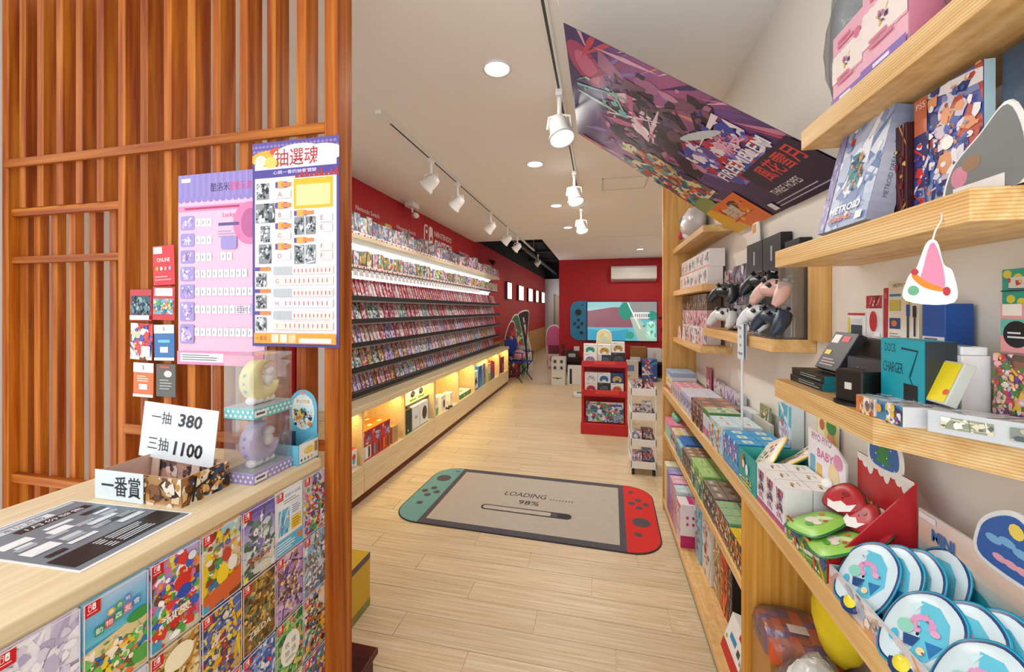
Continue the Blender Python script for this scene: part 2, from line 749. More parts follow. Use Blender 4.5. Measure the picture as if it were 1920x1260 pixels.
    def badge(s, x=0.0, y=1.0, w=0.24, shift=True):
        """red console badge at the upper left, with the two-half controller mark"""
        bw = w * s.w
        bh = bw * 1.05
        X, Y = x * s.w, y * s.h - bh
        s.rect(X, Y, X + bw, Y + bh, '#d3121c')
        u = bw
        s.rr(X + .27 * u, Y + .38 * u, X + .47 * u, Y + .88 * u, .08 * u, '#f4f4f4', 3)
        s.rr(X + .31 * u, Y + .42 * u, X + .44 * u, Y + .84 * u, .05 * u, '#d3121c', 3)
        s.ell(X + .375 * u, Y + .72 * u, .04 * u, .04 * u, '#f4f4f4', 8)
        s.rr(X + .51 * u, Y + .38 * u, X + .72 * u, Y + .88 * u, .08 * u, '#f4f4f4', 3)
        s.ell(X + .62 * u, Y + .58 * u, .045 * u, .045 * u, '#d3121c', 8)
        s.rect(X + .2 * u, Y + .2 * u, X + .8 * u, Y + .27 * u, '#f0c8c8')
        return s

    def build(s, name, parent, frame, mat=None, lift=0.0004):
        o, u, v = [Vector(q) for q in frame]
        nrm = u.cross(v).normalized()
        mb = MB()
        kk = max(1, s.k)
        e = min(s.eps, 0.004 / kk)
        V, F, C = [], [], []
        for pts, fs, c, k in s.items:
            i = len(V)
            d = o + nrm * (lift + e * k)
            V += [tuple(d + u * a + v * b) for a, b in pts]
            for f in fs:
                F.append(tuple(i + j for j in f))
                C.append(c)
        mb.v, mb.f, mb.c = V, F, C
        mb.mi = [0] * len(F)
        mb.uv = [[(0, 0)] * len(f) for f in F]
        return mb.build(name, mat or printed(), parent)


def face_frame(w, d, h, side='f'):
    return {'f': ((-w / 2, -d / 2, 0), (1, 0, 0), (0, 0, 1)),
            'b': ((w / 2, d / 2, 0), (-1, 0, 0), (0, 0, 1)),
            't': ((-w / 2, -d / 2, h), (1, 0, 0), (0, 1, 0)),
            'r': ((w / 2, -d / 2, 0), (0, 1, 0), (0, 0, 1)),
            'l': ((-w / 2, d / 2, 0), (0, -1, 0), (0, 0, 1))}[side]


def carton(name, label, cat, loc, size, col, rotz=0.0, tilt=0.0, group=None, art=None, cols=None, rough=0.4, prints=None, bevel=0.0015, coat=0.0):
    """a box of card, origin at the middle of its base, front towards local -y; prints = {side: function(Print)}"""
    w, d, h = size
    cc = {k: lin(v) for k, v in (cols or {}).items()}
    o = MB().box(-w / 2, w / 2, -d / 2, d / 2, 0, h, c=lin(col), cols=cc).build(name, printed(rough, coat), None, bevel=bevel)
    o.location = (loc[0], loc[1], loc[2] + d / 2 * math.sin(abs(tilt)))
    o.rotation_euler = (tilt, 0, rotz)
    tag(o, label, cat, group)
    for side, fn in (prints or {}).items():
        pw, ph = {'f': (w, h), 'b': (w, h), 't': (w, d), 'r': (d, h), 'l': (d, h)}[side]
        p = Print(pw, ph)
        fn(p)
        if p.items:
            p.build({'f': 'front_print', 'b': 'back_print', 't': 'top_print', 'r': 'side_print', 'l': 'side_print'}[side], o, face_frame(w, d, h, side), printed(rough, coat))
    return o


FACE_R, FACE_L = -PI / 2, PI / 2      # goods on the right wall face -X, on the left wall +X

# ================================================================== THE SHELL
XL, XR, YB, ZC = -2.2, 0.69, 9.6, 2.7
W_SLAT = wood('slat', '#883a0a', '#c27420', (40, 40, 1.6), 0.5, '#a85814')
W_PINE = wood('pine', '#deae6c', '#f0cd94', (45, 2.2, 45), 0.42, '#e8be80', ply=60)
W_PINE_V = wood('pine_upright', '#d39a50', '#e8bd7c', (40, 40, 1.8), 0.42, '#e0ae68', rnd=0.4)
W_PALE = wood('pale', '#d8c29a', '#e6d5b2', (70, 2.5, 70), 0.42, '#dfcba6', rnd=0.4)
W_FLOOR = wood('floor', '#c9b08a', '#dfcdae', (2.4, 90, 40), 0.4, '#d5bf9c', rnd=0.5)
W_DARK = wood('redbrown', '#3c0d08', '#5a1a10', (3, 60, 60), 0.35)
WHITE_WALL = M('#eeeae4', 0.8, var=0.02, scale=2)
RED_WALL = M('#b5121f', 0.6, var=0.04, scale=2)
RIGHT_WALL = M('#f1e9de', 0.8, var=0.02, scale=2)
WHITE_METAL = M('#f0f0ee', 0.35, var=0.02)
BLACK = M('#141416', 0.5, var=0.1)
DARK = M('#2a2a2e', 0.5)

fl = MB()
fl.box(-2.45, 1.75, -0.7, 6.6, -0.10, -0.004)
fl.box(-2.45, 1.75, 6.6, 16.3, -0.10, 0.0)
floor = struct(fl.build('floor', W_FLOOR))
# planks laid across the shop, each its own board
pm = MB().box(0, 0.996, 0, 0.1475, -0.012, 0.0).mesh('plank', W_FLOOR, weld=True)
row = 0
y = 1.2
while y < 6.59:
    off = (row * 0.37) % 1.0
    x = -1.82 - off
    while x < 0.47:
        a, b = max(x, -1.82), min(x + 0.996, 0.47)
        if b - a > 0.05:
            pl = link('plank', pm, floor, (a, y, 0))
            pl.scale = ((b - a) / 0.996, 1, 1)
        x += 1.0
    y += 0.15
    row += 1

struct(boxpart('wall_left', -2.45, -2.37, 1.0, 2.44, 0, 2.85, WHITE_WALL))
wl = MB().box(-2.3, XL, 2.44, 16.2, 0, 2.74)
wall_left2 = struct(wl.build('wall_left', RED_WALL))
for a, b in ((2.52, 3.0), (3.005, 4.29), (4.295, 5.79), (5.795, 6.72)):
    boxpart('wall_panel', XL - 0.002, XL + 0.012, a, b, 2.0, ZC, RED_WALL, wall_left2)
struct(boxpart('trim_1', XL, XL + 0.03, 7.72, 16.1, 0, 0.8, wood('wainscot', '#b98a52', '#c99c62', (3, 3, 30), 0.5, rnd=0)))
struct(boxpart('wall_back', -0.97, 1.7, YB, YB + 0.12, 0, ZC, RED_WALL))
struct(boxpart('wall_passage', -0.97, -0.87, YB + 0.12, 16.1, 0, 2.74, WHITE_WALL))
wf = struct(boxpart('wall_far', -2.3, -0.87, 16.1, 16.2, 0, 2.74, M('#d9d9dc', 0.7, var=0.02)))
dr = struct(boxpart('door_1', -1.78, -0.98, 16.05, 16.10, 0, 2.05, M('#b7a58e', 0.6)))
boxpart('door_frame', -1.84, -1.78, 16.04, 16.10, 0, 2.11, M('#8a7a66', 0.6), dr)
struct(boxpart('wall_right', XR, XR + 0.1, -0.7, 3.17, 0, ZC, RIGHT_WALL))
struct(boxpart('wall_side', XR + 0.1, 1.7, 3.07, 3.17, 0, ZC, WHITE_WALL))
struct(boxpart('wall_recess', 1.6, 1.7, 3.17, YB, 0, ZC, WHITE_WALL))
ce = MB().box(-0.8, 1.75, -0.7, 1.175, ZC, ZC + 0.06).box(-2.45, -0.8, -0.7, 1.175, 2.85, 2.91).box(-2.45, 1.75, 1.175, 6.72, ZC, ZC + 0.06)
ce.box(-0.97, 1.75, 6.725, YB + 0.12, ZC - 0.006, ZC + 0.06)
ceiling = struct(ce.build('ceiling', M('#f7f3ee', 0.85, var=0.012, scale=2)))
# unlit service space above the passage
vb = MB().box(-2.32, -0.85, 6.6, 16.3, 3.4, 3.46)
vb.box(-2.32, -2.2, 6.6, 16.3, 2.74, 3.4)
vb.box(-0.97, -0.85, 6.6, 16.3, 2.78, 3.4)
vb.box(-2.32, -0.85, 6.6, 6.7, 2.77, 3.4)
vb.box(-2.32, -0.85, 16.2, 16.3, 2.74, 3.4)
void = struct(vb.build('ceiling', M('#17171b', 0.9)))
for yy in (7.6, 8.9, 10.4, 12.2):
    boxpart('joist', -2.2, -0.97, yy, yy + 0.06, 3.02, 3.1, M('#232329', 0.8), void)
MB().tube([(-1.75, 6.75, 2.95), (-1.75, 16.1, 2.95)], 0.05, 10).build('duct', M('#2d2d34', 0.7), void)
# access hatch outline in the ceiling
h0, h1, h2 = atZ(1129, 335, ZC), atZ(1218, 330, ZC), atZ(1129, 357, ZC)
hm = MB()
hx0, hx1, hy0, hy1 = h0[0], h1[0], h0[1], h2[1]
for (a, b, c, d) in ((hx0, hx1, hy0, hy0 + .014), (hx0, hx1, hy1 - .014, hy1), (hx0, hx0 + .014, hy0, hy1), (hx1 - .014, hx1, hy0, hy1)):
    hm.box(a, b, c, d, ZC - 0.004, ZC + 0.002)
hatch = hm.build('access_hatch', M('#dcd6cf', 0.8))
struct(hatch)
boxpart('hatch_panel', hx0 + .02, hx1 - .02, hy0 + .02, hy1 - .02, ZC - 0.002, ZC + 0.004, M('#f7f3ee', 0.85, var=0.012), hatch)

# ------------------------------------------------------------------ recessed downlights
def downlight(x, y, label, z=ZC, watts=LAMP_W):
    t = thing('ceiling_downlight', label, 'light', (x, y, z))
    MB().lathe([(0.068, 0.0), (0.072, -0.006), (0.062, -0.008), (0.060, -0.002)], n=28).build('trim_ring', WHITE_METAL, t, smooth=True)
    MB().lathe([(0.0595, -0.004), (0.0, -0.0045)], n=28).build('diffuser', glow('#fff6e6', 7.0), t)
    area_light('downlight_lamp', (0, 0, -0.012), 0.11, 0.11, watts, (1.0, 0.95, 0.88), shape='DISK', parent=t)
    return t


for px, py, lb in ((1003, 307, 'round recessed ceiling downlight nearest the entrance, left of the first lit spot'), (1043, 385, 'round recessed ceiling downlight, second of the three in a row'),
                   (1065, 426, 'round recessed ceiling downlight, farthest of the three in a row')):
    q = atZ(px, py, ZC)
    downlight(q[0], q[1], lb)
q = atZ(1200, 467, ZC - 0.006)
downlight(q[0], q[1], 'small round recessed downlight in front of the air conditioner', ZC - 0.006)
for x, y in ((-0.5, 1.9), (-0.5, 0.4), (-0.5, -0.45)):  # extra downlights added to brighten the entrance side, no known fittings there
    downlight(x, y, 'round ceiling downlight added to light the shop entrance', ZC, LAMP_W * .2)['group'] = 'added entrance downlights'


# ------------------------------------------------------------------ track lighting
def track_rail(label, x, y0, y1, z, name='track_rail'):
    t = thing(name, label, 'track light rail', (x, (y0 + y1) / 2, z))
    h = (y1 - y0) / 2
    MB().box(-.017, .017, -h, h, -.020, 0).build('rail', WHITE_METAL, t, bevel=.002)
    MB().box(-.006, .006, -h + .12, h - .05, -.0212, -.0195).build('contact_slot', M('#4a4a4c', 0.6), t)
    MB().box(-.019, .019, -h - .02, -h + .06, -.024, 0).build('end_cap', WHITE_METAL, t, bevel=.002)
    return t


def track_spot(label, x, y, z, aim, lit=True, s=1.0, power=1.0):
    """spot head hanging from the rail, aim = direction vector"""
    t = thing('track_spotlight', label, 'spotlight', (x, y, z))
    MB().box(-.016 * s, .016 * s, -.035 * s, .035 * s, -.030 * s, -.002).build('adapter', WHITE_METAL, t, bevel=.003)
    MB().tube([(0, 0, -.03 * s), (0, 0, -.115 * s)], .011 * s, 10).build('stem', WHITE_METAL, t, smooth=True)
    d = Vector(aim).normalized()
    c = Vector((0, 0, -.175 * s))
    mt = Vector((0, 0, -1)).rotation_difference(d).to_matrix()
    mb = MB()
    for sx in (-1, 1):
        mb.tube([(0, 0, -.108 * s), (sx * .05 * s, 0, -.118 * s), (sx * .058 * s, 0, -.175 * s)], .006 * s, 6)
    mb.build('yoke', WHITE_METAL, t, smooth=True)
    hd = MB().lathe([(0.018 * s, .062 * s), (.036 * s, .055 * s), (.046 * s, .02 * s), (.05 * s, -.03 * s), (.062 * s, -.05 * s), (.064 * s, -.062 * s), (.056 * s, -.062 * s), (.05 * s, -.045 * s)],
                    c, 24, mat=mt).build('lamp_head', WHITE_METAL, t, smooth=True)
    MB().lathe([(.051 * s, -.052 * s), (0.0, -.053 * s)], c, 24, mat=mt).build('lens', glow('#f4fbff', 6.0) if lit else M('#d8dadc', 0.2), hd)
    if lit:
        ld = bpy.data.lights.new('spot_lamp', 'SPOT')
        ld.energy = SPOT_W * power
        ld.color = (0.96, 0.98, 1.0)
        ld.spot_size = R(80)
        ld.spot_blend = 0.8
        ld.shadow_soft_size = 0.05
        lo = bpy.data.objects.new('spot_lamp', ld)
        COL.objects.link(lo)
        lo.parent = t
        lo.location = c + d * .075 * s
        lo.rotation_euler = d.to_track_quat('-Z', 'Y').to_euler()
    return t


XT_R, XT_L = -0.215, -1.30
track_rail('long white ceiling track above the entrance side, running beside the hanging banner', XT_R, 0.1, 4.0, ZC)
track_rail('white ceiling track running along the wall of game cases', XT_L, 2.16, 7.9, ZC)
for yy in (6.9, 7.8):
    hg = boxpart('track_hanger', XT_L - .006, XT_L + .006, yy, yy + .012, ZC - .001, 3.4, M('#b8b8ba', .4), void)
for px, py, lb in ((1049, 225, 'large lit white track spotlight nearest the banner corner'), (1077, 328, 'lit white track spotlight, middle one of the three beside the banner'),
                   (1090, 380, 'lit white track spotlight, farthest of the three beside the banner')):
    yy = YX(px, XT_R)
    track_spot(lb, XT_R, yy, ZC - .018, (0.25, -0.3, -1.0), True, 1.15)
for k, (px, lb) in enumerate(((808, 'white track spotlight first on the rail along the game wall'), (858, 'white track spotlight second on the rail along the game wall'),
                              (920, 'white track spotlight third on the rail along the game wall'), (951, 'white track spotlight fourth on the rail along the game wall'),
                              (970, 'white track spotlight fifth on the rail, large beside the dark ceiling opening'), (1009, 'white track spotlight hanging last inside the dark ceiling opening'))):
    track_spot(lb, XT_L, YX(px, XT_L - 0.0), ZC - .018, (-0.9, 0.15 if k else -.1, -0.75), True, 1.05, .55)

# ================================================================== SLATTED SCREEN AND COUNTER
YS = 1.11
scr = thing('slatted_screen', 'orange stained timber slat screen from floor to ceiling beside the counter', 'screen', (-1.6, YS, 0))
ox, oy = 1.6, -YS
slx = [-2.362, -2.264, -2.165, -2.061, -1.957, -1.85, -1.744, -1.637, -1.528, -1.422, -1.313, -1.199, -1.088, -0.972]
for i, x in enumerate(slx):
    z0 = 1.905 if 1 <= i <= 5 else 0.0
    boxpart('slat', x + ox, x + ox + .036, 0, .058, z0, 2.849, W_SLAT, scr, .0015)
boxpart('post', -0.858 + ox, -0.808 + ox, -.012, .06, 0, 2.699, W_SLAT, scr, .002)
W_RAIL = wood('slat_rail', '#883a0a', '#c27420', (1.6, 40, 40), 0.5, '#a85814')
boxpart('rail', -2.33 + ox, -.858 + ox, -.012, .0, 2.066, 2.098, W_RAIL, scr, .0015)
boxpart('rail', -1.708 + ox, -.858 + ox, -.008, .0, 1.045, 1.08, W_RAIL, scr, .0015)
# inset lattice in the lower left of the screen
for z0, z1 in ((1.875, 1.905), (1.685, 1.712), (0.80, 0.835)):
    boxpart('lattice_rail', -2.326 + ox, -1.744 + ox, .008, .03, z0, z1, W_RAIL, scr, .0015)
for x in (-2.326, -2.24, -2.144, -2.046, -1.941, -1.835):
    boxpart('lattice_slat', x + ox, x + ox + (.034 if x > -2.3 else .05), .03, .058, 0, 1.90, W_SLAT, scr, .0015)

CX0, CX1, CZ = -1.375, -0.862, 1.03
cnt = thing('service_counter', 'pale wood counter with game covers on its front', 'counter', (-1.12, .55, 0))
boxpart('counter_body', CX0 + 1.12 + .02, CX1 + 1.12 - .004, -.5, .535, 0, CZ - .03, W_PALE, cnt)
boxpart('counter_top', CX0 + 1.12, CX1 + 1.12, -.52, .54, CZ - .03, CZ, W_PALE, cnt, .003)

# low dark red step behind the foot of the post
st = thing('wooden_step', 'low dark red wooden step at the foot of the screen post', 'step', (-1.09, 1.325, 0))
boxpart('tread', -.2, .2, -.145, .14, .085, .11, W_DARK, st, .003)
boxpart('riser', -.185, .185, -.14, .125, 0, .085, W_DARK, st)

# ================================================================== LEFT WALL: CABINET
CF, CB, CH = -1.80, XL, 0.755
cab = thing('display_cabinet', 'long pale wood cabinet of lit open bays under the game wall', 'cabinet', (-2.0, 5.1, 0))
def cbx(name, x0, x1, y0, y1, z0, z1, mat, bev=.0015):
    return boxpart(name, x0 + 2.0, x1 + 2.0, y0 - 5.1, y1 - 5.1, z0, z1, mat, cab, bev)
CY0, CY1 = 2.46, 7.75
cbx('kick_board', CB, CF - .02, CY0, CY1 - .01, 0, .065, wood('kick', '#5a2410', '#743218', (60, 2, 60), 0.4, rnd=0))
for a, b in ((CY0, 2.76), (2.764, 4.11), (4.114, 5.54), (5.544, CY1)):
    cbx('drawer_front', CF - .02, CF, a, b, .065, .265, W_PALE)
cbx('bay_floor', CB, CF, CY0, CY1, .265, .285, W_PALE)
cbx('back_board', CB, CB + .012, CY0, CY1, .285, .70, W_PALE)
DIV = [2.46, 2.735, 3.41, 4.09, 4.875, 5.55, 6.257, 7.0, 7.72]
for i, yy in enumerate(DIV):
    cbx('divider', CB + .012, CF, yy, yy + (.05 if i == 3 else .022), .285, .70, W_PALE)
cbx('small_shelf', CB + .012, CF - .06, 3.432, 4.09, .545, .557, W_PALE)
for i in range(8):
    a, b = DIV[i] + .03, DIV[i + 1] - .01
    cbx('light_strip', CF - .05, CF - .035, a, b, .692, .70, glow('#ffdf8c', 5.0), 0)
    area_light('bay_lamp', ((CF - .06) + 2.0, (a + b) / 2 - 5.1, .690), .02, b - a, 3.2 * (b - a), (1.0, .72, .22), rot=(0, R(25), 0), parent=cab)
wt = boxpart('worktop', CB, CF + .012, CY0, CY1, .70, CH, W_PALE, None, .006)
tag(wt, 'long pale wood worktop on the lit cabinet below the game cases', 'worktop')

# ------------------------------------------------------------------ game display rack
RX = XL + .0135
RY0, RY1 = 2.52, 7.62
RYC = (RY0 + RY1) / 2
def rk_part(t, name, x0, x1, y0, y1, z0, z1, mat, bev=0.0):
    l = t.location
    return boxpart(name, x0 - l.x, x1 - l.x, y0 - l.y, y1 - l.y, z0 - l.z, z1 - l.z, mat, t, bev)
PANELW = M('#f1f2f3', 0.5, var=.02)
rk = thing('display_backboard', 'white backboard behind the rows of game cases', 'backboard', (RX, RYC, CH + .0005))
rk_part(rk, 'back_panel', RX, RX + .012, RY0, RY1, CH + .0005, 2.084, PANELW)
ep = thing('end_panel', 'tall white end panel of the game wall beside the screen post', 'panel', (RX, RY0 - .02, CH + .0005))
rk_part(ep, 'panel_board', RX + .001, -1.79, RY0 - .02, RY0 - .001, CH + .0005, 2.52, PANELW)
tsf = thing('figure_shelf', 'long pale wood shelf along the top of the game wall', 'shelf', (-2.06, RYC, 2.085))
rk_part(tsf, 'shelf_board', RX, -1.95, RY0, RY1, 2.085, 2.118, W_PALE, .002)
rk_part(tsf, 'light_strip', RX + .02, RX + .04, RY0, RY1, 2.075, 2.085, glow('#f2fbff', 2.2))
area_light('shelf_lamp', (-.03, 0, -.014), .03, 5.0, 5.0, (.92, .97, 1.0), rot=(0, R(18), 0), parent=tsf)
thin = thing('pack_shelf', 'thin dark shelf carrying the colourful figure packs', 'shelf', (-2.07, RYC, 1.842))
rk_part(thin, 'shelf_plate', RX + .012, -1.985, RY0, RY1, 1.842, 1.85, M('#5a4a48', 0.5))
rk_part(thin, 'light_strip', RX + .02, RX + .035, RY0, RY1, 1.834, 1.842, glow('#f2fbff', 2.2))
area_light('shelf_lamp', (-.05, 0, -.010), .03, 5.0, 4.0, (.92, .97, 1.0), rot=(0, R(18), 0), parent=thin)
ROWS = [1.60, 1.408, 1.213, 1.0, 0.80]
for z, nm in zip(ROWS, ('highest', 'second highest', 'middle', 'second lowest', 'lowest')):
    lt = thing('game_ledge', nm + ' black-lipped grey ledge holding game cases on the wall', 'ledge', (-2.06, RYC, z - .038))
    rk_part(lt, 'ledge_board', RX + .012, -1.958, RY0, RY1, z - .038, z - .008, M('#8d8b90', 0.45), .002)
    rk_part(lt, 'ledge_lip', -1.958, -1.945, RY0, RY1, z - .022, z + .014, BLACK, .002)

# ================================================================== RIGHT SHELVING
XF = 0.46
unit = thing('shelving_unit', 'pine wall shelving unit with a deep counter board and uprights', 'shelving', (0.58, 1.7, 0))
def ub(name, x0, x1, y0, y1, z0, z1, mat=None, bev=.002):
    return boxpart(name, x0 - .58, x1 - .58, y0 - 1.7, y1 - 1.7, z0, z1, mat or W_PINE, unit, bev)
ub('side_panel', XF, XR, 3.13, 3.165, 0, 2.695, W_PINE_V)
W_GOLD = wood('pine_divider', '#c98a34', '#e4b25c', (55, 40, 1.5), 0.42, '#d89e46', rnd=0)
ub('divider', XF + .002, XR, 1.43, 1.46, .085, .87, W_GOLD)
ub('divider', XF + .002, XR, .12, .15, .085, .87, W_PINE_V)
ub('counter_board', XF, XR, .1, 3.13, .87, .92)
ub('middle_shelf', XF + .006, XR, 1.46, 3.13, .548, .585)
ub('base_board', XF, XR, .1, 3.13, .05, .085)
ub('kick_board', XF + .012, XF + .03, .1, 3.13, 0, .05, M('#8f887c', 0.6))

def wall_shelf(label, x0, y0, y1, zt, th=.046, chamfer=None):
    poly = [(x0, y1), (x0, y0), (XR - .001, y0), (XR - .001, y1)]
    if chamfer:
        poly = [(x0, y1), (x0, y0 + chamfer[1]), (x0 + chamfer[0], y0), (XR - .001, y0), (XR - .001, y1)]
    cx, cy = (x0 + XR) / 2, (y0 + y1) / 2
    o = MB().prism([(a - cx, b - cy) for a, b in poly], -th, 0).build('wall_shelf', W_PINE, None, bevel=.002)
    o.location = (cx, cy, zt)
    return tag(o, label, 'shelf')


Z1, Z2, Z3, ZD, ZB_, ZC_, ZA = 1.94, 1.665, 1.302, 1.40, 1.635, 1.297, 1.945
XS = .488
wall_shelf('thick pine wall shelf highest up, carrying the two pink boxes', XS, .40, 1.115, Z1)
wall_shelf('thick pine wall shelf carrying the large game boxes', XS, .655, 1.265, Z2)
wall_shelf('thick pine wall shelf with a clipped corner carrying the teal charger box', XS, .60, 1.265, Z3, .05, (.20, .25))
wall_shelf('pine wall shelf carrying the game controllers', .555, 1.47, 2.36, ZD, .042)
wall_shelf('pine wall shelf beside the upright with rows of small white boxes', .53, 2.27, 3.129, ZB_, .036)
wall_shelf('lowest short pine wall shelf with red and white boxes', .53, 2.31, 3.129, ZC_, .036)
wall_shelf('short pine wall shelf under the banner with a bagged plush', .53, 2.25, 3.129, ZA, .036)
up = boxpart('wall_upright', XR - .03, XR - .001, 1.385, 1.465, 1.40, 1.66, W_PINE_V, None, .002)
tag(up, 'short pine upright fixed to the right wall behind the controllers', 'upright')

# ================================================================== GAME COVERS ON THE COUNTER FRONT
def cover(label, cidx, ridx, fn, bg):
    y0 = 1.1085 - 0.1025 * (7 - cidx)
    zt = 1.0 - 0.1825 * ridx - .004
    w, h = 0.0985, 0.1765
    o = MB().box(-w / 2, w / 2, -.003, .003, 0, h, c=lin(bg)).build('game_cover', printed(.25, .3), None, bevel=.0012)
    o.location = (CX1 - .0005, y0 + .051, zt - h)
    o.rotation_euler = (0, 0, FACE_L)
    tag(o, label, 'game cover', 'game covers on the counter front')
    p = Print(w, h)
    fn(p)
    p.badge()
    p.R(0, 0, 1, .012, '#e9e3ee').R(0, .988, 1, 1, '#e9e3ee').R(0, 0, .02, 1, '#e9e3ee').R(.98, 0, 1, 1, '#e9e3ee')
    p.build('cover_print', o, face_frame(w, .006, h))
    return o


def pale_portrait(p):
    p.grad(['#d9d3e6', '#e6e2ee', '#cfc8de'])
    p.art(3, ['#f6f4fa', '#dcd6ea', '#c4bcd8', '#eceaf4', '#b7adcc'], n=40, size=.3, streak=14)
    p.poly([(.3 * p.w, 0), (.75 * p.w, 0), (.62 * p.w, .56 * p.h)], '#e8b8a4')
    p.poly([(.3 * p.w, 0), (.46 * p.w, 0), (.6 * p.w, .5 * p.h)], '#f2f0f8')
    p.poly([(.8 * p.w, 0), (.98 * p.w, 0), (.9 * p.w, .34 * p.h)], '#dfa896')


def island(p):
    p.grad(['#bcd2ee', '#86c4ea', '#58b4de', '#7ad0d8'], y1=.5)
    p.R(0, .45, 1, .6, '#3f9fcc').poly([(0, .5 * p.h), (p.w, .58 * p.h), (p.w, 0), (0, 0)], '#e8d29c')
    p.art(11, ['#3d9a48', '#57b559', '#7cc860', '#f0d040', '#e87a50', '#fff0d8', '#8a5a34', '#3878b8'], y0=.5, n=50, size=.22)
    p.E(.85, .42, .2, .06, '#3d9a48').E(.12, .9, .2, .1, '#57a84a').E(.9, .86, .18, .09, '#57a84a')
    for i, (ch, c) in enumerate(zip('動物森友會', ('#2f8f50', '#d8503c', '#3aa04c', '#e07898', '#4a90c8'))):
        p.R(.16 + .145 * i, .29 - .018 * i, .29 + .145 * i, .375 - .018 * i, c)
        p.T(ch, .225 + .145 * i, .3325 - .018 * i, .06, '#ffffff')
    for i, ch in enumerate('集合啦'):
        p.E(.4 + .13 * i, .215 - .02 * i, .06, .035, ('#e8b838', '#60a850', '#6a88c0')[i])
        p.T(ch, .4 + .13 * i, .215 - .02 * i, .042, '#ffffff')


def flower(p):
    p.grad(['#c8a8d8', '#7aa8e0', '#58c0d0', '#e8e0c0'])
    p.art(21, ['#e23c34', '#f2a030', '#3a68c8', '#58b048', '#f0e050', '#e070a8', '#ffffff', '#7a4a30'], n=70, size=.2)
    p.E(.62, .38, .18, .1, '#d83028').E(.66, .5, .15, .08, '#3050b0').E(.82, .13, .09, .05, '#e8eef4')
    p.T('SUPER', .5, .68, .055, '#f4f0ea', width=.6, bold=.03).T('BROS.', .55, .73, .055, '#f4f0ea', width=.5, bold=.03)
    p.T('WONDER', .55, .80, .075, '#e03030', width=.75, bold=.03).R(.0, .88, .2, .98, '#38a0c8')


def yellow_city(p):
    p.grad(['#9ccfe0', '#e8d8b0', '#e6a86a', '#c86a38'])
    p.art(31, ['#f2d024', '#e0742c', '#4878a8', '#e8e8e0', '#8a4a28', '#58a060', '#f6ecd0'], n=60, size=.2)
    p.E(.5, .62, .16, .13, '#f4d22a').E(.75, .55, .13, .1, '#f0ece0').E(.6, .4, .12, .09, '#c84028')
    p.poly([(0, .2 * p.h), (p.w, .34 * p.h), (p.w, .1 * p.h), (0, 0)], '#d8622e')
    p.T('名偵探', .58, .17, .08, '#f6d838', width=.5, bold=.008).T('閃電回歸', .58, .27, .055, '#e060a0', width=.5).R(0, .9, .16, .98, '#38a8d0')


def sky_tower(p):
    p.grad(['#5a4aa0', '#9a86d0', '#c8c8e0', '#e2e0d4', '#d8d4be'])
    p.art(41, ['#6a8878', '#a8b4a0', '#f0ecf4', '#8a7ab8', '#d8e0e8', '#506858'], n=46, size=.2)
    p.E(.55, .17, .05, .028, '#fff6ff').R(.54, .1, .56, .5, '#f6eefc')
    p.T('ZELDA', .48, .75, .085, '#c85a2c', width=.68, bold=.02).T('THE LEGEND OF', .42, .68, .02, '#8a5a40').T('TEARS OF THE KINGDOM', .5, .83, .02, '#8a5a40', width=.5)
    p.R(.0, .92, .14, .99, '#f0d848')


def info_card(p):
    p.R(0, 0, 1, 1, '#f2f4f6')
    p.T('遊戲片出租', .62, .11, .055, '#4070b0', width=.6).lines(.3, .16, .9, .24, 2, '#88a0c0')
    p.R(.1, .3, .5, .7, '#7cc0e0').art(51, ['#f0f4f8', '#e87a50', '#4898c8'], .1, .3, .5, .7, 10)
    p.R(.55, .27, .92, .45, '#e8eef6').lines(.58, .3, .9, .44, 4, '#6888b0').R(.55, .5, .92, .7, '#f0d048').lines(.58, .52, .9, .68, 4, '#a07820')
    p.R(0, .76, 1, 1, '#58b4dc').lines(.05, .79, .7, .96, 4, '#eef6fa').E(.86, .84, .1, .05, '#e8763a')


def crowd(seed, bgs, pal, extra=None, title=None):
    def fn(p):
        p.grad(bgs)
        p.art(seed, pal, n=80, size=.16, streak=10)
        if extra:
            extra(p)
        if title:
            p.T(title[0], .5, title[1], title[2], title[3], width=title[4], bold=.02)
    return fn


def white_disc(p):
    p.E(.5, .5, .36, .26, '#f4f4ee')
    for i, ch in enumerate('牧場物語'):
        p.T(ch, .38 + .24 * (i % 2), .42 + .13 * (i // 2), .09, '#3a4a3c')
    p.lines(.32, .62, .7, .68, 2, '#5a7a5c')


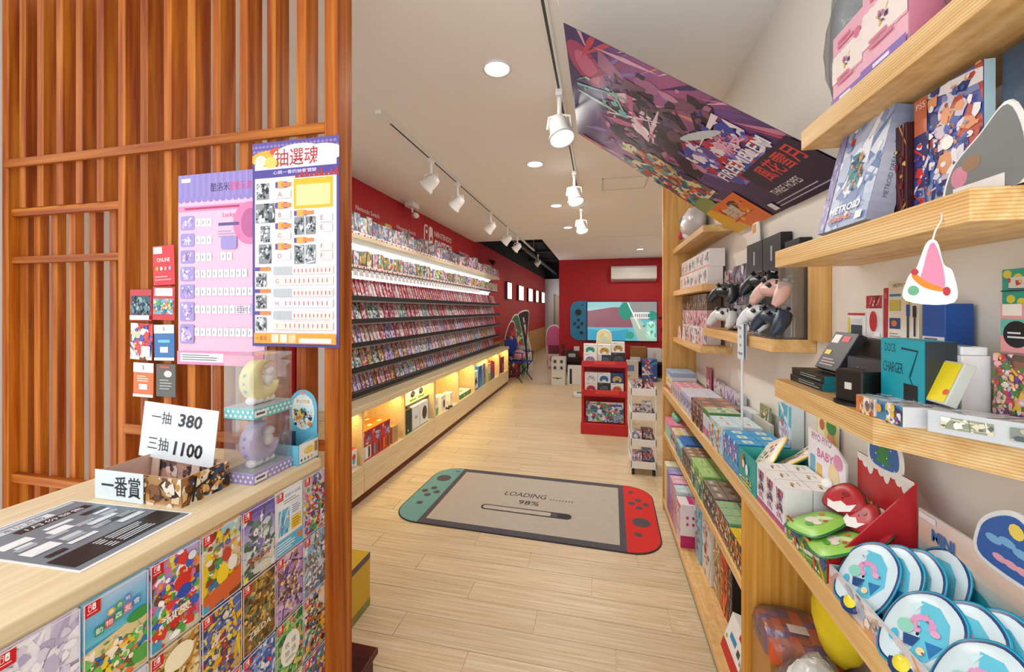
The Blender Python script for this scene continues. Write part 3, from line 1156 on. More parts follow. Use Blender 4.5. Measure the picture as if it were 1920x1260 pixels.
BUSY = ['#e23c34', '#f2c030', '#3a68c8', '#58b048', '#e8e0d0', '#e070a8', '#7a4a30', '#8858a8', '#f4f4f4', '#38a0b8']
COVERS = [
    (0, 0, 'game cover with a pale lavender portrait, leftmost on the counter front', pale_portrait, '#d0c8dc'),
    (1, 0, 'game cover with a green island scene and coloured title tiles', island, '#58b4de'),
    (2, 0, 'game cover lettered WONDER with a crowd of bright shapes', flower, '#7aa8e0'),
    (3, 0, 'game cover with yellow title over an orange city street', yellow_city, '#e6a86a'),
    (4, 0, 'game cover lettered ZELDA under a violet sky, top row', sky_tower, '#9a86d0'),
    (5, 0, 'white information card with blue type among the game covers', info_card, '#f2f4f6'),
    (6, 0, 'game cover packed with tiny many-coloured figures, top row beside the post', crowd(61, ['#cfc8d8', '#d8d0c0'], BUSY), '#cfc8d8'),
    (1, 1, 'pale grey blue game cover under the island scene', crowd(70, ['#d6dce4', '#b8c4d4'], ['#e8ecf0', '#8a98b0', '#c0c8d8', '#606878']), '#d6dce4'),
    (2, 1, 'sandy gold game cover with glowing desert light', crowd(71, ['#d8b878', '#f4e4b0', '#c89848'], ['#f6ecc8', '#c89040', '#8a5a28', '#e8c878'],
                                                                   lambda p: p.E(.55, .2, .3, .14, '#fdf2d0')), '#d8b878'),
    (3, 1, 'blue and yellow game cover of a busy ensemble, second row', crowd(72, ['#4a64a8', '#7a8ac0', '#d0b048'], ['#f2d030', '#e8b020', '#304880', '#e8e0d0', '#a83828', '#5870b0']), '#4a64a8'),
    (4, 1, 'brown and gold game cover lettered ZELDA in the second row', crowd(73, ['#8a6a30', '#b08a40', '#7a5426'], ['#c8a050', '#5a3c1c', '#e0c070', '#8a5a2a', '#6a7a58'], None, ('ZELDA', .76, .085, '#f2ead8', .7)), '#8a6a30'),
    (5, 1, 'pink and violet game cover with a round crowd of figures', crowd(74, ['#d898c0', '#b090d0', '#c8a0d8'], ['#e8c0d8', '#8a5a48', '#6a5090', '#f0e0c0', '#b8886a', '#4a3848']), '#d898c0'),
    (6, 1, 'light blue game cover with pale stones, second row beside the post', crowd(75, ['#8ab8dc', '#a8d0ea', '#6898c8'], ['#d8e4ee', '#8a7868', '#f0f4f8', '#b0a090', '#5078a8']), '#8ab8dc'),
    (2, 2, 'teal game cover low under the sandy gold one', crowd(76, ['#388a98', '#58b0b8'], BUSY), '#388a98'),
    (3, 2, 'bright many-coloured game cover in the third row', crowd(77, ['#e8c8a0', '#c86a58'], BUSY), '#e8c8a0'),
    (4, 2, 'deep blue game cover with small lights, third row', crowd(78, ['#3a58a8', '#5878c8', '#2a4080'], ['#88a8e0', '#e84848', '#f0f0f4', '#3860b0', '#c8d8f0']), '#3a58a8'),
    (5, 2, 'green leafy game cover with a white round title', crowd(79, ['#3a8a58', '#58a868'], ['#78c078', '#2a6a44', '#e8d058', '#e89078', '#a8d890'], white_disc), '#3a8a58'),
    (6, 2, 'white game cover crowded with red and blue shapes, third row', crowd(80, ['#ece8e4', '#e0dcd8'], ['#d84038', '#3868b8', '#f0c030', '#2a2a30', '#f4f4f4', '#58a058', '#c87850']), '#ece8e4'),
    (4, 3, 'red game cover in the bottom row', crowd(81, ['#c83838', '#a02830'], BUSY), '#c83838'),
    (5, 3, 'pale yellow game cover in the bottom row', crowd(82, ['#f0e0a0', '#e8d088'], BUSY), '#f0e0a0'),
    (6, 3, 'steel blue game cover in the bottom row beside the post', crowd(83, ['#7898c0', '#486898'], BUSY), '#7898c0'),
]
for c, r, lb, fn, bg in COVERS:
    cover(lb, c, r, fn, bg)

# ================================================================== THINGS ON THE COUNTER
A, B, C_ = (Vector(atZ(150, 1075, CZ)), Vector(atZ(363, 963, CZ)), Vector(atZ(160, 930, CZ)))
mu, mv = (B - A), (C_ - B)
mw, mh = mu.length, mv.length
mu, mv = mu.normalized(), Vector((-mu.normalized().y, mu.normalized().x, 0))
ang = math.atan2(mu.y, mu.x)
sheet = MB().box(0, mw, 0, mh, 0, .0012, c=lin('#f2f4f6')).build('price_sheet', printed(.3), None)
sheet.location = (A.x, A.y, CZ + .0003)
sheet.rotation_euler = (0, 0, ang)
tag(sheet, 'laminated grey and black release sheet lying on the counter', 'sheet')
p = Print(mw, mh)
p.R(.02, .02, .98, .98, '#77828c')
p.R(.04, .03, .96, .06, '#c8d0d6').T('2024年電玩遊戲', .36, .115, .055, '#1c2228', width=.56).R(.04, .085, .1, .145, '#e8ecf0')
p.items.insert(-2, ([(.05 * mw, .85 * mh), (.7 * mw, .85 * mh), (.7 * mw, .92 * mh), (.05 * mw, .92 * mh)], [(0, 1, 2, 3)], lin('#dfe5ea'), 3))
p.R(.34, .17, .93, .24, '#14181e').T('1月份發售', .64, .205, .045, '#f2f4f6', width=.46)
for (x0, y0, x1, y1, c) in ((.1, .3, .32, .38, '#eef2f4'), (.14, .4, .26, .43, '#dfe5ea'), (.44, .3, .66, .34, '#e8ecf0'), (.4, .36, .56, .44, '#f2f4f6'), (.74, .3, .94, .35, '#20262c'), (.78, .37, .92, .4, '#e8ecf0'),
                            (.08, .5, .3, .6, '#f2f4f6'), (.34, .52, .5, .56, '#c8d0d6'), (.6, .48, .84, .53, '#dfe5ea'), (.64, .56, .9, .6, '#2a3138'), (.3, .62, .52, .66, '#e8ecf0'), (.7, .63, .92, .68, '#dfe5ea'),
                            (.1, .66, .24, .7, '#1c2228'), (.04, .74, .96, .93, '#151a20')):
    p.R(x0, y0, x1, y1, c)
for i in range(6):
    p.lines(.34 + .1 * (i % 3), .76 + .085 * (i // 3), .42 + .16 * (i % 3), .83 + .085 * (i // 3), 3, '#dfe5ea', seed=i)
for i in range(8):
    p.lines(.1 + .22 * (i % 4), .44 + .13 * (i // 4), .26 + .22 * (i % 4), .49 + .13 * (i // 4), 3, '#e8eef2', .35, i)
p.build('printed_face', sheet, ((0, 0, .0012), (1, 0, 0), (0, 1, 0)))


def open_box(name, label, cat, loc, w, d, h, outer, inner, rotz=0, wt=.003, back=None, front=None, group=None):
    """open-topped card box; back / front: other heights of those walls"""
    t = thing(name, label, cat, loc, rotz, 0, group)
    co, ci = lin(outer), lin(inner)
    pm = printed(.45)
    hb, hf = back or h, front or h
    MB().box(-w / 2, w / 2, -d / 2, d / 2, 0, wt, c=ci).build('base', pm, t)
    MB().box(-w / 2, w / 2, -d / 2, -d / 2 + wt, wt, hf, c=co, cols={'b': ci}).build('front_wall', pm, t)
    MB().box(-w / 2, w / 2, d / 2 - wt, d / 2, wt, hb, c=co, cols={'f': ci}).build('back_wall', pm, t)
    for s in (-1, 1):
        x = s * (w / 2 - wt / 2)
        y0, y1 = -d / 2 + wt, d / 2 - wt
        mb = MB()
        pl = [(y0, wt), (y1, wt), (y1, max(h, min(hb, h))), (y0, min(hf, h))]
        mb.prism(pl, x - wt / 2, x + wt / 2, c=co, fr=lambda a, b, q: (q, a, b))
        mb.c[1 if s > 0 else 0] = ci
        mb.build('side_wall', pm, t)
    return t


kx0, kx1, ky0, ky1 = -1.223, -.965, .740, .862
kuji = open_box('lottery_box', 'open lottery box with torn golden print on the counter', 'box', ((kx0 + kx1) / 2, (ky0 + ky1) / 2, CZ), kx1 - kx0, ky1 - ky0, .068, '#b98a58', '#c9a89a')
kw, kd = kx1 - kx0, ky1 - ky0
p = Print(kw, .068)
p.art(91, ['#8a5a30', '#e8cfa8', '#3a2418', '#f2e6d4', '#c8904c', '#6a4426'], n=34, size=.4)
p.build('front_print', kuji, face_frame(kw, kd, .068))
p = Print(kd, .068)
p.R(0, 0, 1, 1, '#a87240').art(92, ['#6a4020', '#e0b878', '#2a1a12', '#f4ead8', '#c88a40', '#50301c', '#3a4a6a'], n=40, size=.35, streak=10)
p.poly([(.02, .005), (.028, .06), (.034, .06), (.026, .005)], '#1a1414').poly([(.03, .03), (.075, .045), (.075, .05), (.03, .036)], '#1a1414')
p.build('side_print', kuji, face_frame(kw, kd, .068, 'r'))
p = Print(kw - .01, .055)
p.art(93, ['#d89a8a', '#8a6a60', '#f0e0d8', '#3a3a44', '#e8c0b0', '#5a4a50'], n=30, size=.4)
p.build('inner_print', kuji, ((-kw / 2 + .005, kd / 2 - .0032, .006), (1, 0, 0), (0, 0, 1)))
sg = MB().box(0, .155, -.0012, 0, 0, .072, c=lin('#e6f0f6')).build('lottery_sign', printed(.5), None)
sg.location = (kx0 - .004, ky0 - .006, CZ + .001)
tag(sg, 'white paper sign reading 一番賞 taped to the lottery box', 'sign')
Print(.155, .072).text('一番賞', .085, .036, .05, '#1c1c20', width=.125, bold=.008).build('lettering', sg, ((0, -.0012, 0), (1, 0, 0), (0, 0, 1)))
# the price card stands in the box, leaning a little
pc = MB().box(0, .262, -.0012, 0, 0, .15, c=lin('#eaf2f7')).build('price_card', printed(.5), None)
pc.location = (-1.262, .853, 1.092)
pc.rotation_euler = (R(-4), R(3), R(-1))
pcp = Print(.262, .15)
pcp.text('一抽', .068, .112, .034, '#26262a').text('380', .170, .112, .036, '#1a1a1e', width=.082, bold=.025, shear=.1)
pcp.text('三抽', .066, .040, .036, '#26262a').text('1100', .172, .036, .038, '#1a1a1e', width=.1, bold=.025, shear=.1)
pcp.build('lettering', pc, ((0, -.0012, 0), (1, 0, 0), (0, 0, 1)))['kind'] = 'stuff'
tag(pc, 'white price card reading 一抽 380 and 三抽 1100 standing in the lottery box', 'price card')
MB().box(.05, .075, 0, .003, -.062, .1, c=lin('#d8c0b0')).build('card_stand', printed(.5), pc)
MB().box(.19, .215, 0, .003, -.062, .1, c=lin('#d8c0b0')).build('card_stand', printed(.5), pc)


def moon_lamp(label, z, moon, base, dots):
    """crescent night lamp in a clear window box"""
    x0, x1, y0, y1, h = -.998, -.900, .876, 1.010, .173
    w, d = x1 - x0, y1 - y0
    t = thing('moon_lamp_box', label, 'boxed lamp', ((x0 + x1) / 2, (y0 + y1) / 2, z), 0, 0, 'boxed moon lamps')
    tray = MB().box(-w / 2, w / 2, -d / 2, d / 2, 0, .03, c=lin(base), cols={'t': lin('#e8ecf2')}).build('card_tray', printed(.4), t, bevel=.001)
    for sd, L in (('f', w), ('r', d)):
        p = Print(L, .03)
        n = 6 if sd == 'f' else 9
        for i in range(n):
            for j in range(2):
                u, v = L * (i + .5 + .5 * (j % 2)) / n, .009 + .012 * j
                p.poly([(u - .005, v), (u, v - .005), (u + .005, v), (u, v + .005)], dots)
        if sd == 'r':
            p.rect(0, .006, .04, .024, '#f2f2f2').rect(.006, .012, .034, .018, '#5a5a66')
        p.build('tray_pattern', tray, face_frame(w, d, .03, sd))
    MB().box(-w / 2 + .0005, w / 2 - .0005, -d / 2 + .0005, d / 2 - .0005, .03, h - .001).build('clear_window', clear(), t)
    # crescent standing in a plane across the box's long side
    pts = []
    n = 22
    for i in range(n + 1):
        a = R(62 + 268 * i / n)
        pts.append((.052 * math.cos(a), .058 * math.sin(a)))
    for i in range(n + 1):
        a = R(330 - 268 * i / n)
        b = R(360 * 0)
        pts.append((.024 + .031 * math.cos(a), .014 + .037 * math.sin(a)))
    mb = MB()
    cyp = [(a, b + .095) for a, b in pts]
    k = len(cyp)
    cxm, czm = 0, .095
    rows = []
    for dx, sc in ((-.019, .86), (-.012, .97), (0, 1.0), (.012, .97), (.019, .86)):
        row = []
        for i, (a, b) in enumerate(cyp):
            o = cyp[2 * n + 1 - i]
            mxx, mzz = (a + o[0]) / 2, (b + o[1]) / 2
            row.append((dx, mxx + (a - mxx) * sc, mzz + (b - mzz) * sc))
        rows.append(row)
    mb.grid(rows, closed=True)
    mb2 = []
    for rw in (rows[0], rows[-1]):
        for i in range(n):
            q = (rw[i], rw[i + 1], rw[2 * n - i], rw[2 * n + 1 - i])
            mb.face(q if rw is rows[-1] else q[::-1])
    mo = mb.build('crescent_moon', M(moon, .35, var=.03), t, smooth=True, weld=True)
    cl = MB()
    for i, (dy, r) in enumerate(((-.03, .013), (-.012, .017), (.01, .016), (.03, .012))):
        cl.blob((0.004, dy, .041), .017, r, .012, 8)
    cl.build('cloud_base', M('#f4f4f6', .5), t, smooth=True)
    fg = MB().blob((.006, .022, .094), .013, .017, .018, 10).blob((.008, .024, .118), .014, .017, .013, 10)
    fg.build('seated_figure', M('#f0eeee', .6), t, smooth=True)
    st = MB()
    for i in range(3):
        st.blob((0, -.049 + .002 * abs(i - 1), .07 + .022 * i), .005, .005, .005, 6)
    st.build('stars', M('#7cc8cc' if moon != '#cfc4e6' else '#b09ad8', .4), t, smooth=True)
    return t


moon_lamp('clear boxed crescent moon lamp in lavender, lower of the two', CZ, '#cfc4e6', '#a79ad0', '#e6e2f4')
moon_lamp('clear boxed crescent moon lamp in yellow, upper of the two', CZ + .1735, '#f0e3a0', '#7cc4c6', '#e8f6f4')

# blue counter display with a rounded header
bw, bdp = .112, .086
bd = open_box('counter_display', 'light blue counter display with a rounded header beside the post', 'display box', (-.9375, 1.057, CZ), bw, bdp, .072, '#6cc0dc', '#58b0cc', 0, .003, None, .06)
hp = [(-.05, .0), (.05, 0), (.051, .12)] + [(.051 * math.cos(R(a)), .155 + .056 * math.sin(R(a))) for a in range(0, 181, 15)] + [(-.051, .12)]
MB().prism(hp, 0, .002, c=lin('#6cc0dc'), fr=lambda a, b, q: (a + .004, .0395 - q, b)).build('header_card', printed(.35), bd)
p = Print(.1, .21)
p.ell(.05, .14, .042, .058, '#dff0f4').rr(.016, .162, .084, .184, .01, '#f4f4ee').text('夢幻列車', .05, .173, .013, '#b09020', width=.052).ell(.05, .2, .012, .005, '#e89ab8', 10)
p.art(95, ['#2a3a58', '#58a0b8', '#f0d060', '#d87a58', '#e8f0f0', '#3a6a4a'], .16, .25, .84, .56, 30, .25, 4)
p.build('header_print', bd, ((-.046, .0375, 0), (1, 0, 0), (0, 0, 1)))
p = Print(bdp, .072)
p.rect(.003, .004, bdp - .003, .062, '#eef6f4').ell(.044, .036, .022, .011, '#e8d048').text('夢幻列車', .044, .036, .01, '#fdfbe8', width=.036).rect(.068, .022, .081, .054, '#c8803c')
for i in range(4):
    p.ell(.012 + .014 * i, .013, .004, .005, ('#4878a8', '#58a878', '#c86a58', '#e8b848')[i], 10)
p.build('side_print', bd, face_frame(bw, bdp, .072, 'r'))
carton('figure_pack', 'small dark blue blind pack standing in the light blue display', 'pack', (-.952, 1.05, CZ + .004), (.045, .02, .085), '#26406a', 0, prints={'f': lambda p: p.art(96, ['#3a5a8a', '#1a2a48', '#e8e0c0', '#58a8a0'], n=14)})

# ================================================================== POSTERS AND CARDS ON THE SCREEN
def poster(label, x0, x1, z0, z1, fn, y=1.096, bg='#f0e8ee', tilt=0.0):
    w, h = x1 - x0, z1 - z0
    o = MB().box(0, w, 0, .0015, 0, h, c=lin(bg)).build('poster', printed(.3), None)
    o.location = (x0, y, z0)
    o.rotation_euler = (0, tilt, 0)
    tag(o, label, 'poster')
    p = Print(w, h)
    fn(p)
    p.build('poster_print', o, ((0, 0, 0), (1, 0, 0), (0, 0, 1)))
    return o


def pink_poster(p):
    p.R(0, 0, 1, 1, '#e9b8d0')
    p.R(0, 0, 1, .13, '#8d7cc0')
    for i in range(14):
        p.R(i / 14, 0, i / 14 + .035, .13, '#9686c8')
        p.E(i / 14 + .035, .135, .036, .014, '#8d7cc0', 10)
    p.T('酷洛米', .50, .075, .045, '#2a2148', width=.22).T('甜酷玩趣系列', .80, .075, .045, '#d8487e', width=.38)
    p.R(.04, .02, .15, .04, '#f4f0f8').R(0, .165, 1, .195, '#e48ab6').lines(.08, .165, .95, .195, 1, '#b02c5c', .4)
    p.E(.84, .27, .19, .11, '#e079a8', 24).E(.84, .27, .1, .075, '#b85a90', 20).text('Lucky', .6 * p.w, .775 * p.h, .03 * p.h, '#d0487c').R(.48, .262, .72, .278, '#5a4a8a').lines(.48, .3, .68, .34, 3, '#b088b0')
    y = .205
    for r, (n, hh) in enumerate(((3, .075), (3, .07), (5, .07), (9, .075), (11, .075), (11, .1), (11, .1))):
        y += .012
        p.rr(.03 * p.w, (1 - y - hh) * p.h, .2 * p.w, (1 - y) * p.h, .008, '#9d8fcc')
        p.art(200 + r, ['#e8dff2', '#c0a8d8', '#e8b0cc', '#7a68a8', '#f4eef6'], .05, y + .008, .18, y + hh - .008, 10, .3, 2)
        hb = min(hh, .055)
        for i in range(n):
            c0 = .21 + .068 * i
            if r == 2 and i >= 3:
                c0 += .1
            p.R(c0, y + .018, c0 + .06, y + .018 + hb * .75, '#f6f2f4')
            p.R(c0 + .018, y + .03, c0 + .03, y + .015 + hb * .6, '#8a8a98')
        y += hh + .006
    p.rr(.52 * p.w, .60 * p.h, .7 * p.w, .665 * p.h, .008, '#9d8fcc')
    p.rr(.85 * p.w, .26 * p.h, .98 * p.w, .32 * p.h, .006, '#b8a8dc').lines(.7, .69, .82, .73, 4, '#8a6a98')
    p.R(0, .93, 1, 1, '#e48ab6').R(.04, .94, .55, .985, '#f6f2f2').lines(.06, .945, .5, .98, 3, '#5a5a60')


def lottery_poster(p):
    p.R(0, 0, 1, 1, '#4a3d8c').R(.03, .02, .97, .985, '#e9e4ea')
    p.R(0, 0, 1, .10, '#5c4a94')
    for i in range(22):
        for j in range(4):
            p.poly([((i + .5 * (j % 2)) / 22 * p.w, (1 - .012 - .022 * j) * p.h), ((i + .5 + .5 * (j % 2)) / 22 * p.w, (1 - .022 - .022 * j) * p.h), ((i + .5 * (j % 2)) / 22 * p.w, (1 - .03 - .022 * j) * p.h), ((i - .5 + .5 * (j % 2)) / 22 * p.w, (1 - .022 - .022 * j) * p.h)], '#8878bc')
    p.E(.2, .08, .22, .04, '#e8a830').E(.8, .075, .25, .045, '#f4ece0').E(.3, .05, .09, .02, '#d84c28').E(.55, .07, .3, .05, '#f6eee4')
    p.T('抽選魂', .52, .082, .085, '#b01c34', width=.5, bold=.008).E(.1, .09, .07, .028, '#f6d8c8').E(.22, .1, .07, .028, '#f2c860').E(.88, .075, .06, .025, '#e8f0f6')
    p.R(.02, .135, .98, .175, '#4c3c94').T('心跳一番的抽籤體驗', .5, .152, .018, '#e8e4f4', width=.5)
    for i in range(9):
        p.poly([((.5 + .055 * i) * p.w, .815 * p.h), ((.53 + .055 * i) * p.w, (.84 + .012 * (i % 3)) * p.h), ((.56 + .055 * i) * p.w, .815 * p.h)], '#a82438')
    p.R(.49, .19, .93, .335, '#e8b41c').R(.52, .22, .9, .32, '#f0e29a')
    gl = lambda x0, y0, x1, y1, s: (p.R(x0, y0, x1, y1, '#8a8e92'), p.art(s, ['#2a2c30', '#c8ccd0', '#5a5e64', '#e8eaec', '#14161a'], x0, y0, x1, y1, 16, .3, 3))
    gl(.05, .2, .2, .28, 301)
    gl(.04, .3, .27, .395, 302)
    gl(.1, .41, .21, .49, 303)
    gl(.08, .5, .23, .595, 304)
    gl(.5, .375, .61, .46, 305)
    gl(.63, .375, .74, .46, 306)
    gl(.5, .51, .61, .6, 307)
    gl(.63, .51, .74, .6, 308)
    for i, (x, yy, L) in enumerate(((.28, .2, 'A.'), (.28, .3, 'B.'), (.28, .4, 'C.'), (.28, .5, 'D.'))):
        p.R(x, yy, x + .14, yy + .028, '#5a4494').R(x + .03, yy - .004, x + .1, yy + .03, '#f0a848').R(x + .07, yy + .004, x + .18, yy + .024, '#e8843c')
        p.R(x, yy + .04, x + .18, yy + .08, ('#f8dcd4', '#e6dcf0')[i % 2])
        p.T(L, x + .06, yy + .06, .022, '#b01c34')
    for i, (L, yy) in enumerate((('E.', .375), ('E.', .42), ('F.', .51), ('F.', .555))):
        p.R(.78, yy - .01, .93, yy + .03, ('#e6dcf0', '#f8dcd4')[i // 2]).T(L, .82, yy + .01, .022, '#b01c34')
    for yy in (.345, .475):
        p.R(.5, yy, .64, yy + .024, '#5a4494').R(.53, yy - .003, .62, yy + .026, '#f0a848').R(.6, yy + .003, .72, yy + .02, '#e8843c')
    yy = .612
    for i, L in enumerate('GHI'):
        p.R(.04, yy, .22, yy + .018, '#e8843c').R(.04, yy, .1, yy + .018, '#5a4494')
        gl(.05, yy + .03, .17, yy + .095, 310 + i)
        p.R(.26, yy, .48, yy + .038, '#b8bcc0').R(.48, yy, .94, yy + .038, '#f8dcd4').R(.26, yy + .05, .94, yy + .09, ('#f8dcd4', '#e6dcf0', '#f8dcd4')[i])
        p.T(L + '.', .31, yy + .07, .02, '#b01c34')
        for k in range(10):
            p.R(.5 + .044 * k, yy + .012, .51 + .044 * k, yy + .03, '#c83848')
            p.R(.4 + .052 * k, yy + .06, .41 + .052 * k, yy + .08, '#c83848')
        yy += .108
    p.R(.03, .935, .97, .985, '#e8a028').T('一番賞', .12, .96, .022, '#a01c2c', width=.13)
    for i in range(3):
        p.R(.24 + .1 * i, .94, .32 + .1 * i, .98, ('#f4e0c8', '#f6ecd8', '#f0d0a0')[i])
    p.R(.56, .958, .92, .98, '#f8f4ee')


poster('pink and lavender prize poster on the timber slats', -1.445, -1.085, 1.309, 1.968, pink_poster, 1.098)
poster('tall white prize poster with violet border headed 抽選魂', -1.123, -.797, 1.379, 2.047, lottery_poster, 1.089, '#4a3d8c')

GC = [((288, 460, 330, 535), 'red online membership gift card hanging highest on the slats', '#d8242c', lambda p: (p.R(.05, .03, .45, .2, '#f4f0ee'), p.T('ONLINE', .5, .36, .1, '#ffffff', width=.6), [p.E(.2 + .2 * i, .58, .06, .05, ('#f0c040', '#f4f4f4', '#e8a0a0', '#88b0e0')[i]) for i in range(4)], p.lines(.1, .75, .9, .9, 2, '#f0a0a0'))),
      ((286, 535, 329, 600), 'red gift card with a sandy game scene, second from top', '#c82430', lambda p: (p.R(.1, .05, .9, .28, '#f0ece4'), p.R(.05, .36, .95, .82, '#6aa8c0'), p.art(401, ['#e8c060', '#d87a40', '#58a060', '#f0e0b0', '#3878a8'], .05, .36, .95, .82, 20, .3))),
      ((244, 541, 286, 602), 'dark teal gift card with a red header', '#c02834', lambda p: (p.R(.05, .2, .95, .8, '#30485a'), p.art(402, ['#58808a', '#203040', '#88a8a8', '#1a2430'], .05, .2, .95, .8, 24, .3), p.R(.05, .82, .95, .96, '#e8ecee'))),
      ((245, 603, 287, 674), 'red and blue gift card with a white price tag', '#b8343c', lambda p: (p.grad(['#b83040', '#d85048', '#3850a0', '#e8e0d8']), p.art(403, ['#d83830', '#3858b0', '#f0c8a0', '#f4ece0', '#7a3a28'], n=20, size=.35), p.R(.55, .62, .95, .9, '#f0f2f2'))),
      ((290, 607, 329, 677), 'blue gift card with a white top strip', '#2a6aa8', lambda p: (p.R(0, 0, 1, .24, '#f2f4f4'), p.T('$', .5, .12, .12, '#3a3a40'), p.R(.2, .42, .8, .5, '#68c0e0'), p.R(.3, .62, .7, .78, '#e8eef2'), p.R(0, .92, 1, 1, '#e8f0f4'))),
      ((250, 677, 289, 745), 'orange gift card with a white top strip', '#e0682c', lambda p: (p.R(0, 0, 1, .28, '#f4f2ee'), p.T('$', .5, .14, .14, '#3a3a40'), p.lines(.2, .36, .8, .56, 3, '#f8d8c0'), p.R(.3, .62, .72, .78, '#f4ece4'), p.R(0, .92, 1, 1, '#f4ece4'))),
      ((293, 680, 331, 745), 'dark grey gift card below the blue one', '#55554e', lambda p: (p.R(.2, .06, .7, .12, '#c84830'), p.E(.62, .3, .2, .1, '#e8e8e4'), p.lines(.2, .45, .85, .8, 4, '#a8a89c'))),
      ((272, 760, 300, 800), 'small lavender and white card half hidden by the price card', '#eceaf0', lambda p: (p.R(0, 0, .22, 1, '#a890d0'), p.lines(.3, .2, .9, .7, 3, '#70707a')))]
for i, ((a, b, c, d), lb, col, fn) in enumerate(GC):
    q0, q1 = atY(a, b, 1.100), atY(c, d, 1.100)
    w, h = q1[0] - q0[0] - .004, q0[2] - q1[2] - .004
    o = MB().box(0, w, 0, .0022, 0, h, c=lin(col)).build('gift_card', printed(.25), None, bevel=.0006)
    o.location = (q0[0], 1.0995, q1[2])
    o.rotation_euler = (0, R((-2, 1, 0, 2, -1, 1, 0, -2)[i]), 0)
    tag(o, lb, 'gift card', 'gift cards hanging on the slats')
    p = Print(w, h)
    fn(p)
    p.build('card_print', o, ((0, 0, 0), (1, 0, 0), (0, 0, 1)))
    MB().tube([(w / 2, .001, h - .004), (w / 2, .0095, h - .004)], .0015, 6).build('hook', M('#c8c8cc', .3, .8), o)

# ================================================================== GAME WALL STOCK
PALS = [['#c8d0dc', '#8a98b8', '#d84c40', '#f0e8dc', '#5868a0', '#e8b060'], ['#e8c8cc', '#c86a78', '#f4eef0', '#8a5a78', '#d8a0a8', '#b04050'],
        ['#b8d0d8', '#5890a8', '#f0f4f4', '#384868', '#88b098', '#d8d8c8'], ['#d8c090', '#a86a40', '#f4e8cc', '#6a4a3a', '#e0a048', '#889060'],
        ['#d0c0e0', '#8870b0', '#f0eaf6', '#5048a0', '#e0a8c8', '#a8b8e0'], ['#f0f0ee', '#d8dce0', '#c03848', '#e8e4e0', '#a8b0c0', '#f4d8d8']]
case_mesh = []
for i, pal in enumerate(PALS):
    mb = MB().box(-.0525, .0525, -.0043, .0043, 0, .170, m=0, mf=1)
    case_mesh.append(mb.mesh('game_case', [(M('#b03040', .3, var=.1), M('#b02838', .3), M('#b8b4bc', .3), M('#a8706a', .3), M('#8a88a8', .3), M('#d0a4a8', .3))[i], art_mat('case%d' % i, pal, 5.5)], weld=False))
CASE_ROW = ['top', 'second', 'third', 'fourth', 'bottom']
stuff_mb = MB()
A_SH = R(8.4)
for r, z in enumerate(ROWS):
    rn = random.Random(100 + r)
    y, k = RY0 + .06, 0
    lean = R(-16)
    mode, left = 0, 0
    while y < RY1 - .05:
        if left <= 0:
            mode = rn.choice((0, 0, 1) if r in (0, 2) else (0, 1, 1))
            left = rn.randint(5, 14)
        left -= 1
        pitch = .062 if mode == 0 else .094
        mi = rn.choice(((1, 1, 5, 1, 0), (1, 2, 5, 1, 1), (0, 1, 1, 4, 5), (3, 4, 0, 2, 5), (4, 3, 0, 2, 1))[r])
        x = -2.035
        zz = z + .002
        a = PI / 2 + A_SH * (1.0 if mode == 0 else .68)
        if k < 60:
            o = link('game_case', case_mesh[mi], None, (x, y, zz), (lean, 0, a))
            tag(o, 'slim red-spined game case overlapping its neighbours in the %s row of the lit wall rack' % CASE_ROW[r], 'game case', '%s row of game cases' % CASE_ROW[r])
        else:
            mt = Matrix.Translation((x, y, zz)) @ Matrix.Rotation(a, 4, 'Z') @ Matrix.Rotation(lean, 4, 'X')
            t2 = MB().box(-.0525, .0525, -.0043, .0043, 0, .170, c=lin('#b03040'), cols={'f': lin(rn.choice(PALS[mi]))})
            i0 = len(stuff_mb.v)
            stuff_mb.v += [tuple(mt @ Vector(v)) for v in t2.v]
            stuff_mb.f += [tuple(i0 + j for j in f) for f in t2.f]
            stuff_mb.mi += t2.mi
            stuff_mb.c += t2.c
            stuff_mb.uv += t2.uv
        y += pitch
        k += 1
rest = stuff_mb.build('game_cases', printed(.3))
tag(rest, 'far ends of the rows of slim game cases near the passage', 'game cases', kind='stuff')

# figures in window boxes on the top shelf and on the thin shelf under it
fig_mats = [art_mat('fig%d' % i, pl, 3.4, False, .16) for i, pl in enumerate((
    ['#687080', '#a8acb8', '#303848', '#b04038', '#c0b8a8', '#4a5878'], ['#88705c', '#c0b09a', '#40302e', '#a03a30', '#a0a8b4', '#586878'],
    ['#5870a8', '#a8b8d8', '#283858', '#e0e4ec', '#b04848', '#d8b868'], ['#58a060', '#e0c048', '#d84c40', '#88c8d0', '#e8e8dc', '#3a7848'],
    ['#d87898', '#e8b8c8', '#7858a0', '#f0e8ec', '#58a0b8', '#e8c860'], ['#8a9a58', '#c8a048', '#584838', '#e0d8b0', '#b86a38', '#6a8a78']))]
def figbox(h, mi, name='boxed_figure'):
    mb = MB().box(-.04, .04, -.03, .03, 0, h, m=0, mf=1)
    return mb.mesh(name, [M('#9aa0ac', .3), fig_mats[mi]])
fm = {(i, j): figbox((.145, .16, .185)[j], i) for i in range(6) for j in range(3)}
TAGR, TAGW = M('#c81e28', .4), M('#f2f2f0', .4)
def price_tag(parent):
    mb = MB().box(-.028, .028, -.043, -.0415, -.004, .020, m=0)
    mb.box(-.012, .012, -.0445, -.043, -.003, .016, m=1)
    mb.build('price_tag', [TAGW, TAGR], parent)
rn = random.Random(5)
